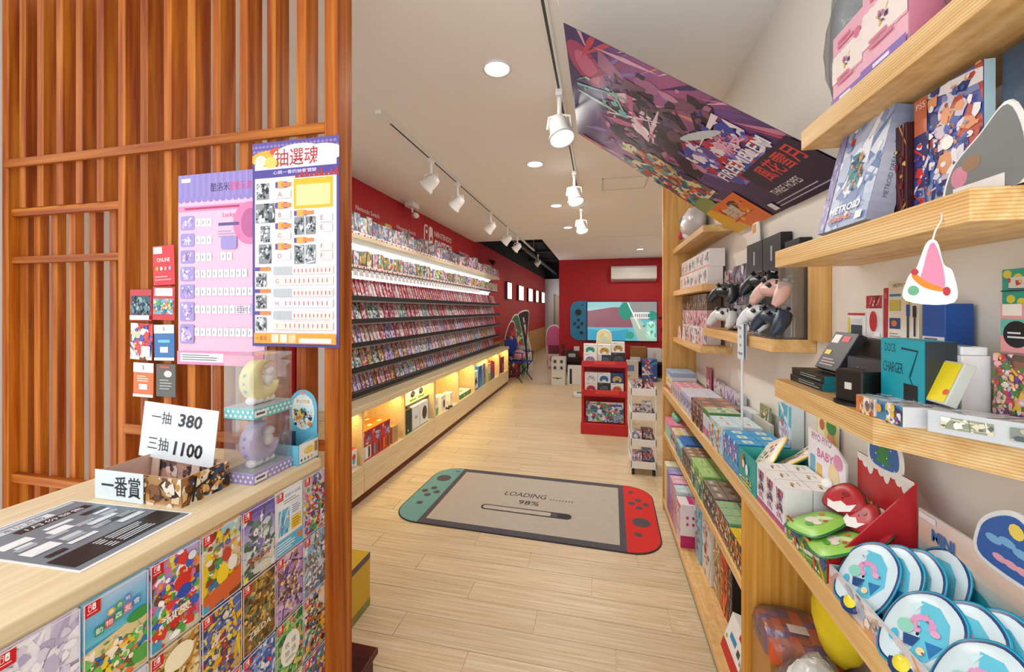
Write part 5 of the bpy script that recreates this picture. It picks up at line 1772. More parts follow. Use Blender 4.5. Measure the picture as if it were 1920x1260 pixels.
hh = MB().tube([(-.03, 0, 0), (-.028, 0, .016), (.028, 0, .016), (.03, 0, 0)], .006, 8).build('box_handle', M('#1f8a58', .4), None, smooth=True)
hh.parent = bpy.data.objects['headset_box']
hh.location = (0, 0, .134)
# flat window boxes along the front edge
rg('flat_figure_box', 'flat orange-ended figure box on the shelf edge', 'box', .902, .850, .490, Z3, .085, .032, '#d8dade', {'f': lambda p: (p.R(0, 0, 1, 1, '#d8703c'), p.art(651, ['#e8c8a0', '#b83c30', '#f0ece0', '#58688a'], .3, 0, 1, 1, 12, .5)), 't': lambda p: p.art(652, ['#b8d0dc', '#e8eaee', '#c89a98', '#6890b0'], n=12, streak=8)}, coat=.6)
rg('flat_figure_box', 'flat blue-ended figure box on the shelf edge', 'box', .849, .785, .494, Z3, .085, .034, '#d8dade', {'f': lambda p: (p.R(0, 0, 1, 1, '#2080b4'), p.art(653, ['#e8c040', '#f0f0f4', '#283868', '#7a5aa0'], .4, 0, 1, 1, 14, .5), p.E(.16, .4, .12, .22, '#e8a040')), 't': lambda p: p.art(654, ['#c8d4dc', '#f0f2f4', '#88b0c8', '#d8b8c0'], n=12, streak=8)}, coat=.6)
carton('flat_window_box', 'flat silver box with two printed windows on the clipped shelf corner', 'box', (.588, .735, Z3 + .0003), (.15, .05, .036), '#c4c8cc', R(-45), prints={'f': lambda p: (p.R(.1, .22, .46, .72, '#8a9070'), p.art(655, ['#d8d0b0', '#4a5a48', '#e8e8e0'], .1, .22, .46, .72, 12, .5), p.R(.56, .22, .92, .72, '#7a8478'), p.art(656, ['#e0dcd0', '#3a4848', '#b8a890'], .56, .22, .92, .72, 12, .5)), 't': lambda p: p.art(657, ['#e0e4e8', '#a8b4c0', '#d8c8cc'], n=10, streak=8)}, coat=.6)

# ---- controllers on their shelf (ZD)
def controller_parts(col, t, dark='#1c1e22'):
    m = M(col, .35, var=.03)
    mb = MB().blob((0, 0, 0), .062, .024, .034, 12, e=.85)
    for s in (-1, 1):
        mb.tube([(s * .042, .002, .008), (s * .058, .006, -.018), (s * .066, .010, -.048), (s * .062, .012, -.068)], [.026, .025, .019, .010], 12)
    mb.build('shell', m, t, smooth=True)
    for sx, sz in ((-.036, .010), (.018, -.012)):
        MB().tube([(sx, -.020, sz), (sx, -.034, sz)], [.006, .009], 12).build('thumbstick', M(dark, .5), t)
    bt = MB()
    for a in range(4):
        x, z = .038 + .010 * math.cos(a * PI / 2), .012 + .010 * math.sin(a * PI / 2)
        bt.tube([(x, -.018, z), (x, -.026, z)], .0036, 8)
    bo = bt.build('face_buttons', M(dark, .4), t)
    bo['kind'] = 'stuff'
    for s in (-1, 1):
        MB().tube([(s * .052, -.004, .030), (s * .024, -.004, .036)], .007, 8).build('trigger', M(dark, .4), t)


CTRL = [('black game controller on the upper far hook of the stand', '#23252a', .605, 2.06, 1.590, 40), ('white and grey game controller on the far end of the shelf', '#d8d8d6', .610, 2.10, 1.475, 40),
        ('black game controller with a ribbed grip high on the acrylic stand', '#1e2024', .615, 1.66, 1.612, 25), ('dusty pink game controller on the acrylic stand', '#dcb0a4', .610, 1.545, 1.575, 20),
        ('white game controller at the front of the acrylic stand', '#e2e4e6', .600, 1.655, 1.486, 20), ('navy blue game controller at the near end of the acrylic stand', '#2a3648', .603, 1.525, 1.480, 15)]
for lb, c, x, y, z, rz in CTRL:
    t = thing('game_controller', lb, 'controller', (x - .018, y, z), FACE_R + R(rz), R(-24), 'game controllers on the pine shelf')
    t.rotation_euler = (R(-42), R(4), FACE_R + R(rz * .6))
    controller_parts(c, t)
ast = thing('controller_stand', 'clear acrylic controller stand with posts on the pine shelf', 'stand', (.63, 1.60, ZD + .0003))
MB().box(-.06, .055, -.12, .13, 0, .006).build('stand_base', clear('acrylic', '#f4f8fa', .15, .03), ast)
MB().box(.05, .055, -.12, .13, .006, .25).build('stand_back', clear('acrylic'), ast)
MB().box(-.05, .05, -.124, -.120, .006, .24).build('stand_side', clear('acrylic'), ast)
for yy, h in ((.055, .20), (-.055, .16), (.055, .075), (-.075, .07)):
    MB().tube([(.02, yy, .006), (.02, yy, h), (-.015, yy, h + .004)], .005, 8).build('stand_post', M('#d8d8d8', .25), ast, smooth=True)
for yy, lb in ((2.06, 'black plastic holder under the far black controller'),):
    hs = thing('controller_holder', lb, 'stand', (.635, yy, ZD + .0003))
    MB().box(-.03, .03, -.045, .045, 0, .008).build('holder_base', BLACK, hs, bevel=.002)
    MB().tube([(.02, 0, .008), (.02, 0, .16), (-.01, 0, .165)], .007, 8).build('holder_post', BLACK, hs, smooth=True)
XB = .648
def stack(y1, y0, items, x=XB, z=ZD):
    for nm, lb, h, col, fn in items:
        rg(nm, lb, 'box', y1, y0, x, z, XR - .004 - x, h, col, {'f': fn} if fn else None)
        z += h + .0004
stack(2.30, 2.17, [('purple_box', 'grey and purple box with silver print at the far end of the controller shelf', .20, '#6a6670', busy_face(701, ['#8a8690', '#4a2a50', '#c8b8c8', '#3a3a44'])), ('purple_box', 'white-topped purple box on the grey and purple box', .10, '#b8b0b8', busy_face(702, ['#e8e0e4', '#7a3048', '#b0a8b4']))])
stack(2.16, 1.98, [('small_game_box', 'white and blue small box low behind the controllers', .12, '#c8c8d4', busy_face(703, ['#e8e8ee', '#5a6a90', '#8a5a8a', '#3a3a48'])), ('slim_purple_box', 'tall purple box with bright streak behind the controllers', .19, '#7a6a84', busy_face(704, ['#a090a8', '#5a2a4a', '#e8e0e8', '#3a3440']))])
stack(1.975, 1.80, [('small_game_box', 'blue printed small box low in the middle stack', .12, '#5a6484', busy_face(705, ['#c8ccd8', '#6a4a80', '#283458', '#e0e0e4'])), ('green_box', 'dark green box with pale lines in the middle stack', .135, '#1c4a34', lambda p: p.lines(.15, .08, .85, .92, 6, '#3f8a60', .25)), ('black_box', 'tall black box with a small silver label, farther of two', .13, '#14181f', lambda p: (p.R(.46, .3, .56, .75, '#a8acb0'), p.R(0, .95, 1, 1, '#2a3038')))])
stack(1.795, 1.63, [('black_carton', 'plain black carton low behind the acrylic stand', .255, '#1a1e24', lambda p: p.lines(.2, .1, .8, .3, 3, '#3f7a58', .3)), ('black_box', 'tall black box with a small silver label, nearer of two', .13, '#14181f', lambda p: (p.R(.46, .3, .56, .75, '#a8acb0'), p.R(0, .95, 1, 1, '#2a3038')))])
stack(1.60, 1.49, [('dark_wood_box', 'dark brown box behind the acrylic stand', .25, '#2a2420', lambda p: p.lines(.2, .1, .7, .25, 2, '#58a070', .3)), ('black_case', 'black glossy case tilted on top of the dark brown box', .09, '#15181c', lambda p: p.E(.3, .4, .08, .12, '#8a9098'))])
tri = cutout('folded_card', 'white folded card with an orange square standing on the black boxes', 'card', [(-.05, 0), (.05, 0), (.035, .11), (-.02, .11)], (.668, 1.93, ZD + .2862 + .1), FACE_R, '#f2f0ee', prints=lambda p: p.rect(.03, .05, .07, .09, '#e8a040'))
# price sign on a stick
ps = thing('price_sign', 'white price sign on a thin stick rising from the counter board', 'price sign', (.54, 1.695, .9203), FACE_R)
MB().lathe([(.014, 0), (.014, .006), (.006, .010)], n=20).build('sign_foot', M('#e8e8e8', .4), ps)
MB().tube([(0, 0, .008), (0, 0, .53)], .0045, 8).build('stick', M('#eceaea', .4), ps, smooth=True)
sgn = MB().box(-.032, .032, -.006, -.0045, .385, .525, c=lin('#dfe9f0')).box(-.032, .032, .0045, .006, .385, .525, c=lin('#c8d0da')).box(-.032, .032, -.006, .006, .524, .526, c=lin('#dfe9f0')).build('sign_card', printed(.5), ps)
p = Print(.064, .14)
for i in range(4):
    p.text(('380', '420', '350', '特價優惠')[i], .032, .122 - .033 * i, .011, '#5a6a78')
p.build('sign_lettering', sgn, ((-.032, -.006, .385), (1, 0, 0), (0, 0, 1)))

# ---- far short shelves
for k in range(2):
    for i in range(7):
        rg('small_white_box', 'small white box with pink edge print in the two-layer row on the short shelf', 'box', 3.10 - .108 * i, 3.10 - .108 * i - .104, .575 + .01 * k, ZB_ + .1005 * k, .08, .10, '#ece6e6',
           {'f': lambda p, s=720 + 7 * k + i: (p.R(0, .86, 1, 1, '#e0a0a0'), p.art(s, [['#a8c0cc', '#d8c8c8', '#8a8a9a'], ['#e0b0b8', '#e8e0d8', '#a0808a'], ['#9ab0b8', '#c8d0d0', '#686a78']][i % 3], .15, .15, .85, .8, 8, .35, 2))}, group='small white boxes on the short shelf')
PB = [('#6a5a4a', ['#3a2c24', '#b89a7a', '#8a6a50']), ('#d8a8b0', ['#c84858', '#f0e4e4', '#8a6a88']), ('#ece4e4', ['#b8a0b0', '#d84850', '#7a7a90'])]
for k in range(3):
    for i in range(6):
        rg('stacked_box', ('dark brown', 'pink', 'white')[2 - k] + ' small box stacked on the lowest short shelf', 'box', 3.09 - .112 * i, 3.09 - .112 * i - .108, .59, ZC_ + .0985 * k, .075, .098, PB[2 - k][0], {'f': busy_face(740 + 6 * k + i, PB[2 - k][1], 8)}, group=('dark brown', 'pink', 'white')[2 - k] + ' boxes on the lowest short shelf')
for i in range(5):
    o = cutout('figure_card', 'little white and red die-cut card at the front of the lowest short shelf', 'card', smooth_outline([(-.04, 0), (.04, 0), (.03, .05), (.0, .08), (-.03, .05)], 4), (.555, 3.02 - .15 * i, ZC_), FACE_R, ('#e8c8cc', '#f0e0e0', '#e0a8b0', '#d8e0dc', '#e8b0b8')[i], group='die-cut cards on the lowest short shelf',
               prints=lambda p: p.ell(.04, .03, .012, .012, '#c83848'))
wp = thing('bagged_plush', 'white plush with red and grey patches in a clear bag under the banner', 'plush toy', (.612, 2.86, ZA))
MB().blob((0, 0, .12), .072, .17, .12, 16, wob=.06, seed=11).build('plush_body', M('#ece6e4', .85, var=.08, scale=20), wp, smooth=True)
MB().blob((-.06, .05, .17), .02, .025, .022, 8).build('grey_patch', M('#7c8894', .8), wp, smooth=True)
MB().blob((-.062, .09, .07), .02, .03, .03, 8).build('red_patch', M('#c44850', .8), wp, smooth=True)
MB().blob((0, 0, .122), .076, .18, .122, 16, wob=.1, seed=12).build('plastic_wrap', BAG, wp, smooth=True)

# ================================================================== COUNTER BOARD GOODS
ZM = .9203
for i, (c, lb) in enumerate((('#c8545c', 'red flat box, lowest of the flat pile at the far end of the counter board'), ('#ece4d0', 'cream flat box in the flat pile at the far end of the counter board'), ('#e8d878', 'yellow flat box in the flat pile at the far end of the counter board'), ('#dfe6ee', 'white flat box in the flat pile at the far end of the counter board'), ('#9ab4d0', 'pale blue flat box on top of the flat pile'))):
    rg('flat_box', lb, 'box', 3.11, 2.88, .478, ZM + .0285 * i, .16, .028, c, {'f': lambda p, i=i: p.art(800 + i, ['#f0f0ec', '#5a7aa8', '#c86a50', '#e8d890'], n=8)})
grid_boxes('pink_blind_box', 'pink-topped small blind box in the long block at the far end of the counter board', 'blind box', 'pink blind boxes', 2.87, 2.56, 4, .475, .64, 3, ZM, .085, '#dd8fa2', '#e6ccd6', '#d8b4c4', label_mark('#f0c8d0'), busy_face(811, ['#b8d0dc', '#e8e8ee', '#c89ab0']))
grid_boxes('lilac_blind_box', 'lilac and white small blind box beside the pink block', 'blind box', 'lilac blind boxes', 2.555, 2.24, 4, .472, .64, 3, ZM, .105, '#dbd3e2', '#cfc8e0', '#c4bcd8', label_mark('#c0dce0', '#e8eef0'), busy_face(812, ['#a8a0d0', '#e8e4f2', '#88b8c8', '#e0b8c8']))
grid_boxes('brown_blind_box', 'dark brown blind box in the middle of the counter board', 'blind box', 'brown blind boxes', 2.235, 2.0, 3, .468, .64, 2, ZM, .118, '#8c7670', '#6a4c48', '#8a7478', label_mark('#c88a68'), busy_face(813, ['#3a2a30', '#c8a8a0', '#8a3a48', '#e0d0d0']))
grid_boxes('green_top_box', 'tall box with a green rim and white front beside the brown blind boxes', 'blind box', 'green rimmed boxes', 1.995, 1.885, 2, .468, .60, 1, ZM, .125, '#b8c8a8', '#dfe4e6', '#58884e', label_mark('#d8e0c8', '#5a8a50'), lambda p: (p.R(0, 0, 1, .2, '#4a8448'), p.R(.1, .3, .9, .6, '#c8d4e8'), p.R(.1, .65, .9, .95, '#c85a98')))
grid_boxes('sky_blind_box', 'white and sky blue blind box next to the bright blue block', 'blind box', 'sky blue blind boxes', 1.88, 1.712, 2, .468, .62, 2, ZM, .115, '#cfe6f0', '#a8d0e4', '#d8e4ec', label_mark('#e8f0e8', '#c8a8a0'), busy_face(814, ['#58b0d8', '#f0f4f4', '#d86a58', '#e8d878']))
grid_boxes('blue_blind_box', 'bright blue blind box with a pale label in the block before the teal display', 'blind box', 'bright blue blind boxes', 1.678, 1.505, 3, .466, .63, 2, ZM, .112, '#3aa4dc', '#3a8cc8', '#2a88c0', label_mark('#dcecec', '#a8c8b8'), busy_face(815, ['#e8eef4', '#2a58a0', '#c86ab0', '#58c0e0']))
# teal open display with yellow picture packs
td = open_box('teal_display', 'teal open display box of yellow edged packs', 'display box', (.565, 1.418, ZM), .155, .198, .11, '#1f9c9c', '#38b0aa', FACE_R, .003)
p = Print(.155, .11)
p.art(821, ['#e8c848', '#28b4ac', '#f0f0e0'], .05, .7, .95, .97, 12, .4).E(.3, .3, .1, .2, '#b8642c').E(.36, .36, .07, .12, '#e8d8c0').E(.55, .45, .08, .16, '#e8eef0').lines(.2, .74, .85, .92, 2, '#e0c870', .4)
p.build('front_print', td, face_frame(.155, .198, .11))


def pillow_pack(name, label, cat, outline, loc, rot, rim, mats, puff=.010, group=None, extra=None):
    """flat printed pack with a sealed coloured rim and a puffed middle; lies in local xy, face +z"""
    cx = sum(a for a, b in outline) / len(outline)
    cy = sum(b for a, b in outline) / len(outline)
    mb = MB()
    sc = [(1.0, 0), (.955, .0012), (.90, .002), (.80, puff), (.45, puff * 1.02), (.04, puff * 1.02)]
    x0, x1 = min(a for a, b in outline), max(a for a, b in outline)
    y0, y1 = min(b for a, b in outline), max(b for a, b in outline)
    for sgn in (1, -1):
        for (s0, h0), (s1, h1), mi in zip(sc, sc[1:], (0, 2, 1, 1, 1)):
            i0 = len(mb.v)
            rows = [[(cx + (a - cx) * s, cy + (b - cy) * s, sgn * h) for a, b in outline] for s, h in ((s0, h0), (s1, h1))]
            k = len(outline)
            mb.v += rows[0] + rows[1]
            for i in range(k):
                j = (i + 1) % k
                f = (i0 + i, i0 + j, i0 + k + j, i0 + k + i)
                mb.f.append(f if sgn > 0 else f[::-1])
                mb.mi.append(mi)
                mb.c.append(lin(rim))
                mb.uv.append([((mb.v[q][0] - x0) / (x1 - x0), (mb.v[q][1] - y0) / (y1 - y0)) for q in mb.f[-1]])
    o = mb.build(name, mats, None, smooth=True, weld=True)
    o.location = loc
    o.rotation_euler = rot
    tag(o, label, cat, group)
    if extra:
        extra(o)
    return o


PY = [M('#e8cc28', .3), M('#f3ecd6', .35), M('#f0dc60', .3)]
def berry(o):
    p = Print(.08, .1)
    for x, y, r, c in ((.02, .02, .009, '#e08a98'), (.055, .03, .008, '#c83a40'), (.035, .05, .009, '#3a8a5c'), (.06, .06, .01, '#c86aa8'), (.018, .066, .007, '#e0b848'), (.045, .08, .008, '#d84a48'), (.03, .035, .004, '#3a4a90'), (.066, .082, .005, '#d84a78'), (.012, .045, .004, '#c83a40')):
        p.ell(x, y, r, r * .8, c, 10, x * 20)
    for sg_ in (1, -1):
        p.build('pack_print', o, ((-.04 * sg_, -.05, .0062 * sg_), (sg_, 0, 0), (0, 1, 0)), printed(.3))
yo = smooth_outline([(-.055, -.075), (.055, -.07), (.06, .0), (.05, .07), (.0, .085), (-.055, .07), (-.062, 0)], 4)
for i, (x, y, z, rx, ry, rz, lb) in enumerate(((.535, 1.435, .125, 38, -34, -70, 'yellow edged pack with berry print leaning out over the teal display'), (.585, 1.395, .125, 30, -20, -95, 'yellow edged pack leaning in the middle of the teal display'), (.62, 1.42, .135, 44, -12, -110, 'yellow edged pack at the back of the teal display'))):
    pillow_pack('picture_pack', lb, 'pack', yo, (x, y, ZM + z - .02), (R(rx), R(ry), R(rz)), '#e8cc28', PY, .006, 'yellow edged packs', berry)
# white figure boxes with a header card behind
def fig_face(p):
    p.R(0, 0, 1, 1, '#f0eeee').R(0, .86, 1, 1, '#b04a88')
    p.R(.15, .12, .85, .82, '#e0d8e4').art(831, ['#4858a8', '#c84a48', '#d8b080', '#58406a', '#e8a8b0'], .15, .12, .85, .82, 20, .3)
def fig_top(p):
    p.R(0, 0, 1, 1, '#f4f2ee').E(.4, .5, .12, .08, '#c8a858').R(.5, .55, .75, .62, '#3a3a40').R(.2, .25, .6, .3, '#b0a8a0')
grid_boxes('white_figure_box', 'white figure box with small gold mark in the block beside the red display', 'blind box', 'white figure boxes', 1.335, 1.15, 3, .466, .598, 2, ZM, .115, '#f2f0ec', '#ecebec', '#e4e4e6', fig_top, fig_face)
cutout('header_card', 'white header card with pink lettering behind the white figure boxes', 'card', [(-.092, 0), (.092, 0), (.092, .19), (.05, .215), (0, .225), (-.092, .232)], (.606, 1.243, ZM), FACE_R, '#f4eef2', .004, grow=1.0,
       prints=lambda p: (p.text('PIYO PIYO', .07, .215, .02, '#b06a98', width=.1, bold=.02), p.text('BABY', .09, .175, .024, '#e070a8', width=.08, bold=.02), p.rr(.012, .1, .04, .16, .006, '#7cb8d0'), p.rr(.046, .085, .074, .145, .006, '#e8c468'), p.ell(.13, .13, .026, .04, '#f0d8a8'), p.ell(.1, .07, .022, .03, '#b8dce8'), p.ell(.15, .18, .02, .02, '#e89ac0')))
cutout('yellow_card', 'yellow header card with a green leaf and red bib standing against the wall', 'card', [(-.06, 0), (.05, 0), (.055, .23), (.03, .255), (-.06, .26)], (.681, 1.39, ZM), FACE_R, '#f0dc70', .004, grow=1.03,
       prints=lambda p: (p.rect(.008, .17, .05, .245, '#f4ecc8'), p.ell(.085, .165, .026, .05, '#e0986a'), p.ell(.085, .225, .026, .024, '#3a9448'), p.ell(.09, .13, .026, .03, '#d0302c'), p.ell(.035, .22, .014, .018, '#c86a38'), p.ell(.05, .13, .014, .02, '#5a58a8')))
# goods standing along the wall behind the blocks
for i, (y, w, h, c, pal, lb) in enumerate(((2.70, .10, .21, '#d87890', ['#c83850', '#f0d8dc', '#8a5a78'], 'narrow pink card figure standing against the wall above the pink block'), (2.48, .2, .17, '#dccfd8', ['#c8a8b8', '#e8e0e0', '#8a7a88', '#d8d0b0'], 'pale grey pink backing card behind the lilac boxes'),
                                   (2.28, .17, .165, '#e0d4e4', ['#c8b0d0', '#f0e8f0', '#a898b8'], 'lilac backing card behind the brown boxes'))):
    rg('backing_card', lb, 'card', y + w / 2, y - w / 2, .668, ZM, .006, h, c, {'f': busy_face(840 + i, pal, 20)})
rg('glass_figure', 'small silver figure box standing behind the brown boxes', 'box', 2.13, 2.06, .648, ZM, .03, .17, '#b8bcc4', {'f': busy_face(851, ['#4a4e58', '#e8ecf0', '#8a909c', '#c8a8a0'], 16)}, coat=.8)
rg('printer_box', 'white device box with a dark slot standing by the wall', 'box', 2.05, 1.91, .645, ZM, .035, .125, '#d4dae0', {'f': lambda p: (p.R(.2, .35, .85, .75, '#c4ccd4'), p.R(.4, .5, .7, .62, '#303440'), p.E(.55, .6, .1, .05, '#c86a80'))})
rg('leaf_card', 'olive and white card standing by the wall near the price sign', 'card', 1.86, 1.76, .66, ZM, .008, .185, '#8a9470', {'f': busy_face(852, ['#58684a', '#e8e4d0', '#c8a858', '#d8e0d8'], 16)})
rg('grey_open_card', 'pale beige folded card behind the sky blue boxes', 'card', 1.89, 1.71, .645, ZM, .012, .13, '#cfcabc', {'f': lambda p: (p.E(.5, .4, .2, .2, '#d8d4c4'), p.E(.52, .42, .08, .1, '#a84840'), p.E(.45, .7, .1, .12, '#4a8a48'))})
rg('tall_snack_box', 'tall white and pink box behind the bright blue block', 'box', 1.64, 1.54, .645, ZM, .04, .24, '#dbe8f0', {'f': lambda p: (p.R(0, 0, 1, .3, '#58b8c8'), p.art(853, ['#e8a0b0', '#f4f4f4', '#7ab0d0', '#d86a60', '#b8d8e8'], n=26, size=.25))})

# red winter display
rd = open_box('red_display', 'red winter display box with a raised header and green packs', 'display box', (.545, 1.045, ZM), .182, .158, .05, '#c0202a', '#dfe3df', FACE_R, .003, .23, .055)
p = Print(.182, .055)
p.R(0, 0, 1, 1, '#3f8a44').art(861, ['#d8a030', '#88b050', '#e8e0d0', '#3858a0', '#c85838'], n=22, size=.35).R(0, 0, 1, .06, '#e0b848')
p.build('front_print', rd, face_frame(.182, .158, .055))
p = Print(.182, .23)
p.R(0, 0, 1, 1, '#c41e28')
for i in range(10):
    p.E(.06 + .1 * i, .02, .07, .06 + .04 * (i % 3), '#f4f2f0')
p.text('Winter Party', .06, .125, .016, '#e8b868', width=.07).text('2024', .05, .10, .014, '#e8b868').E(.75, .55, .03, .03, '#f0d080').E(.3, .45, .025, .025, '#f0d080').lines(.62, .62, .92, .72, 2, '#e8a878')
p.build('header_print', rd, ((-.091, .0758, 0), (1, 0, 0), (0, 0, 1)))
p = Print(.152, .05)
p.R(0, 0, 1, 1, '#c41e28')
for i in range(8):
    p.ell(.012 + .018 * i, .03 - .01 * math.sin(i * .9), .003, .003, '#e8c060', 8)
p.build('side_print', rd, ((.0912, -.076, 0), (0, 1, 0), (0, 0, 1)))
bump = smooth_outline([(-.045, .19), (.045, .19), (.055, .235), (.03, .27), (-.01, .285), (-.045, .26)], 5)
MB().prism(bump, -.002, .002, c=lin('#f4f4f2'), fr=lambda a, b, q: (a, .077 - q, b + .03)).build('header_crown', printed(.4), rd)
p = Print(.2, .3)
p.poly([(.1 + a * .85, .235 + (b - .235) * .82) for a, b in bump], '#2c6ab4')
for i in range(3):
    p.poly([(.075, .203 + .017 * i), (.125, .203 + .017 * i), (.1, .235 + .014 * i)], '#2f8a48')
p.ell(.1, .266, .006, .006, '#f0d040', 8)
for i in range(7):
    p.ell(.066 + .012 * i, .2 + .02 * (i % 3), .002, .002, '#f4f4f4', 6)
p.build('crown_print', rd, ((-.1, .0748, .03), (1, 0, 0), (0, 0, 1)))
# near-side card panel rising to the header
MB().prism([(-.075, .05), (.0755, .05), (.0755, .225)], .0885, .0915, c=lin('#c0202a'), fr=lambda a, b, q: (q, a, b)).build('side_gusset', printed(.4), rd)
GP = [M('#1e7a44', .3), M('#9ad45a', .35, var=.15), M('#1e6a3c', .3)]
RPk = [M('#1e4a34', .3), M('#b82430', .35, var=.15), M('#8a1a24', .3)]
go = smooth_outline([(-.05, -.06), (.05, -.06), (.062, -.01), (.045, .04), (.0, .058), (-.045, .04), (-.062, -.01)], 5)
ro = smooth_outline([(-.045, -.02), (.0, -.035), (.045, -.02), (.04, .02), (.0, .045), (-.04, .02)], 5)
for i, (x, y, z, rz, rx, ry, kind, lb) in enumerate((
        (.512, 1.08, .07, -80, 20, -14, 0, 'green pack with leafy print lying at the front of the red display'), (.512, .995, .07, -100, 22, -10, 0, 'green pack lying nearer the aisle end of the red display'),
        (.568, 1.09, .125, -60, 52, -10, 1, 'red and white hat shaped pack at the far end of the red display'), (.572, 1.035, .11, -90, 46, -6, 1, 'red and white pack in the middle of the red display'), (.578, .99, .105, -100, 46, -4, 1, 'red and white pack at the near end of the red display'))):
    def pom(o, k=kind):
        p = Print(.09, .09)
        if k:
            p.poly([(.015, .04), (.03, .035), (.045, .042), (.06, .034), (.078, .042), (.07, .022), (.045, .014), (.02, .022)], '#f2efec').ell(.05, .06, .01, .006, '#8a1820', 8)
        else:
            p.ell(.05, .06, .022, .009, '#d8eeb8', 12, .4).ell(.035, .04, .02, .012, '#f2e6dc', 12).ell(.06, .036, .012, .008, '#f2e6dc', 10).ell(.03, .07, .008, .006, '#e07a40', 8).ell(.066, .052, .006, .005, '#d84838', 8).ell(.05, .022, .014, .006, '#58a840', 10)
        p.build('pack_print', o, ((-.046, -.048, .0072), (1, 0, 0), (0, 1, 0)), printed(.3))
        if k:
            MB().blob((-.045, .03, .004), .014, .014, .008, 8).build('pompom', M('#f2f2f0', .7), o, smooth=True)
    pillow_pack('winter_pack', lb, 'pack', go if kind == 0 else ro, (x, y, ZM + z), (R(rx), R(ry), R(rz)), '#1e7a44', GP if kind == 0 else RPk, .007, 'winter packs', pom)

# blue display with surf coloured packs
BY0, BY1 = .585, .945
bl = open_box('blue_display', 'long blue display box of oval packs at the near end of the counter board', 'display box', (.545, (BY0 + BY1) / 2, ZM), BY1 - BY0, .158, .05, '#d8dce0', '#8fb8c8', FACE_R, .003, .185, .05)
bwid = BY1 - BY0
p = Print(bwid, .05)
p.R(0, 0, 1, 1, '#d9cfd2').art(871, ['#c89a9a', '#a8b8c8', '#e8e0dc', '#7a8a98', '#d8a070'], n=30, size=.4)
p.build('front_print', bl, face_frame(bwid, .158, .05))
p = Print(bwid, .185)
p.grad(['#e6d8d0', '#e8c8b0', '#88c8d4', '#2a9cb0', '#1a7e9a'])
for i in range(8):
    p.E(.06 + .13 * i, .52 + .05 * (i % 2), .1, .1, '#2a9cb0')
p.R(0, .55, 1, 1, '#1f86a2').text('MINI', .06, .15, .022, '#3a78b8', width=.05, bold=.03).rect(.005, .17, .045, .181, '#f2f0f2').E(.24, .5, .02, .06, '#3a78b8').E(.7, .25, .06, .12, '#e08a9a').E(.9, .3, .08, .1, '#e8b060')
p.build('header_print', bl, ((-bwid / 2, .0758, 0), (1, 0, 0), (0, 0, 1)))
crown = smooth_outline([(-.05, .13), (.07, .13), (.075, .185), (.045, .215), (.01, .235), (-.03, .215), (-.055, .18)], 5)
MB().prism(crown, -.002, .002, c=lin('#e8eef0'), fr=lambda a, b, q: (a, .077 - q, b + .035)).build('header_crown', printed(.4), bl)
p = Print(.2, .25)
p.poly([(.1 + a * .88, .17 + (b - .17) * .86) for a, b in crown], '#2f62b0')
for i in range(4):
    p.ell(.075 + .022 * i, .175 + .006 * (i % 2), .014, .007, '#7ab4e0', 10)
    p.ell(.085 + .018 * i, .150, .012, .006, '#e8a8b8', 10)
p.ell(.112, .205, .012, .012, '#f0d868', 10)
p.build('crown_print', bl, ((-.1, .0748, .035), (1, 0, 0), (0, 0, 1)))
OP = [M('#2ab4dc', .25), M('#d2e6ee', .3), M('#163c74', .3)]
oo = smooth_outline([(a * .92, b * .92) for a, b in [(-.045, -.065), (.0, -.075), (.045, -.065), (.06, -.01), (.048, .05), (.0, .078), (-.048, .05), (-.06, -.01)]], 5)
def tab(o):
    rn_ = random.Random(o.name)
    p = Print(.09, .11)
    p.poly([(.03, .1), (.055, .102), (.075, .085), (.086, .05), (.07, .018), (.045, .012), (.05, .045), (.038, .075)], '#63c6e0').poly([(.02, .085), (.035, .098), (.03, .08)], '#cdeaf2').poly([(.058, .045), (.08, .05), (.072, .025)], '#2a78b8')
    for k in range(9):
        a = k * .55
        p.ell(.047 + .013 * math.cos(a), .066 + .011 * math.sin(a), .0055, .005, '#dc9cc8', 8)
    p.ell(.028, .052, .012, .011, '#8fd4c0', 12).poly([(.03, .04), (.052, .046), (.048, .028), (.036, .026)], '#1c4a86').ell(.066, .062, .007, .005, '#e8a8cc', 8).ell(.02, .03, .006, .01, '#48b4d8', 8).ell(.06, .028, .006, .006, '#f0d8a8', 8)
    for k in range(6):
        p.ell(rn_.uniform(.018, .075), rn_.uniform(.02, .09), .0022, .0018, rn_.choice(('#e89a70', '#5a6a90', '#c86aa0')), 6)
    p.build('pack_print', o, ((-.045, -.055, .0062), (1, 0, 0), (0, 1, 0)), printed(.3))
    MB().lathe([(.02, .0), (.02, .004), (.015, .006), (0.0, .006)], (0, -.058, 0), 16).build('pack_tab', M('#123a70', .3), o)
    MB().lathe([(.0125, .0061), (.010, .009), (0.0, .010)], (0, -.058, 0), 16).build('tab_dot', M('#e8d838', .3), o, smooth=True)
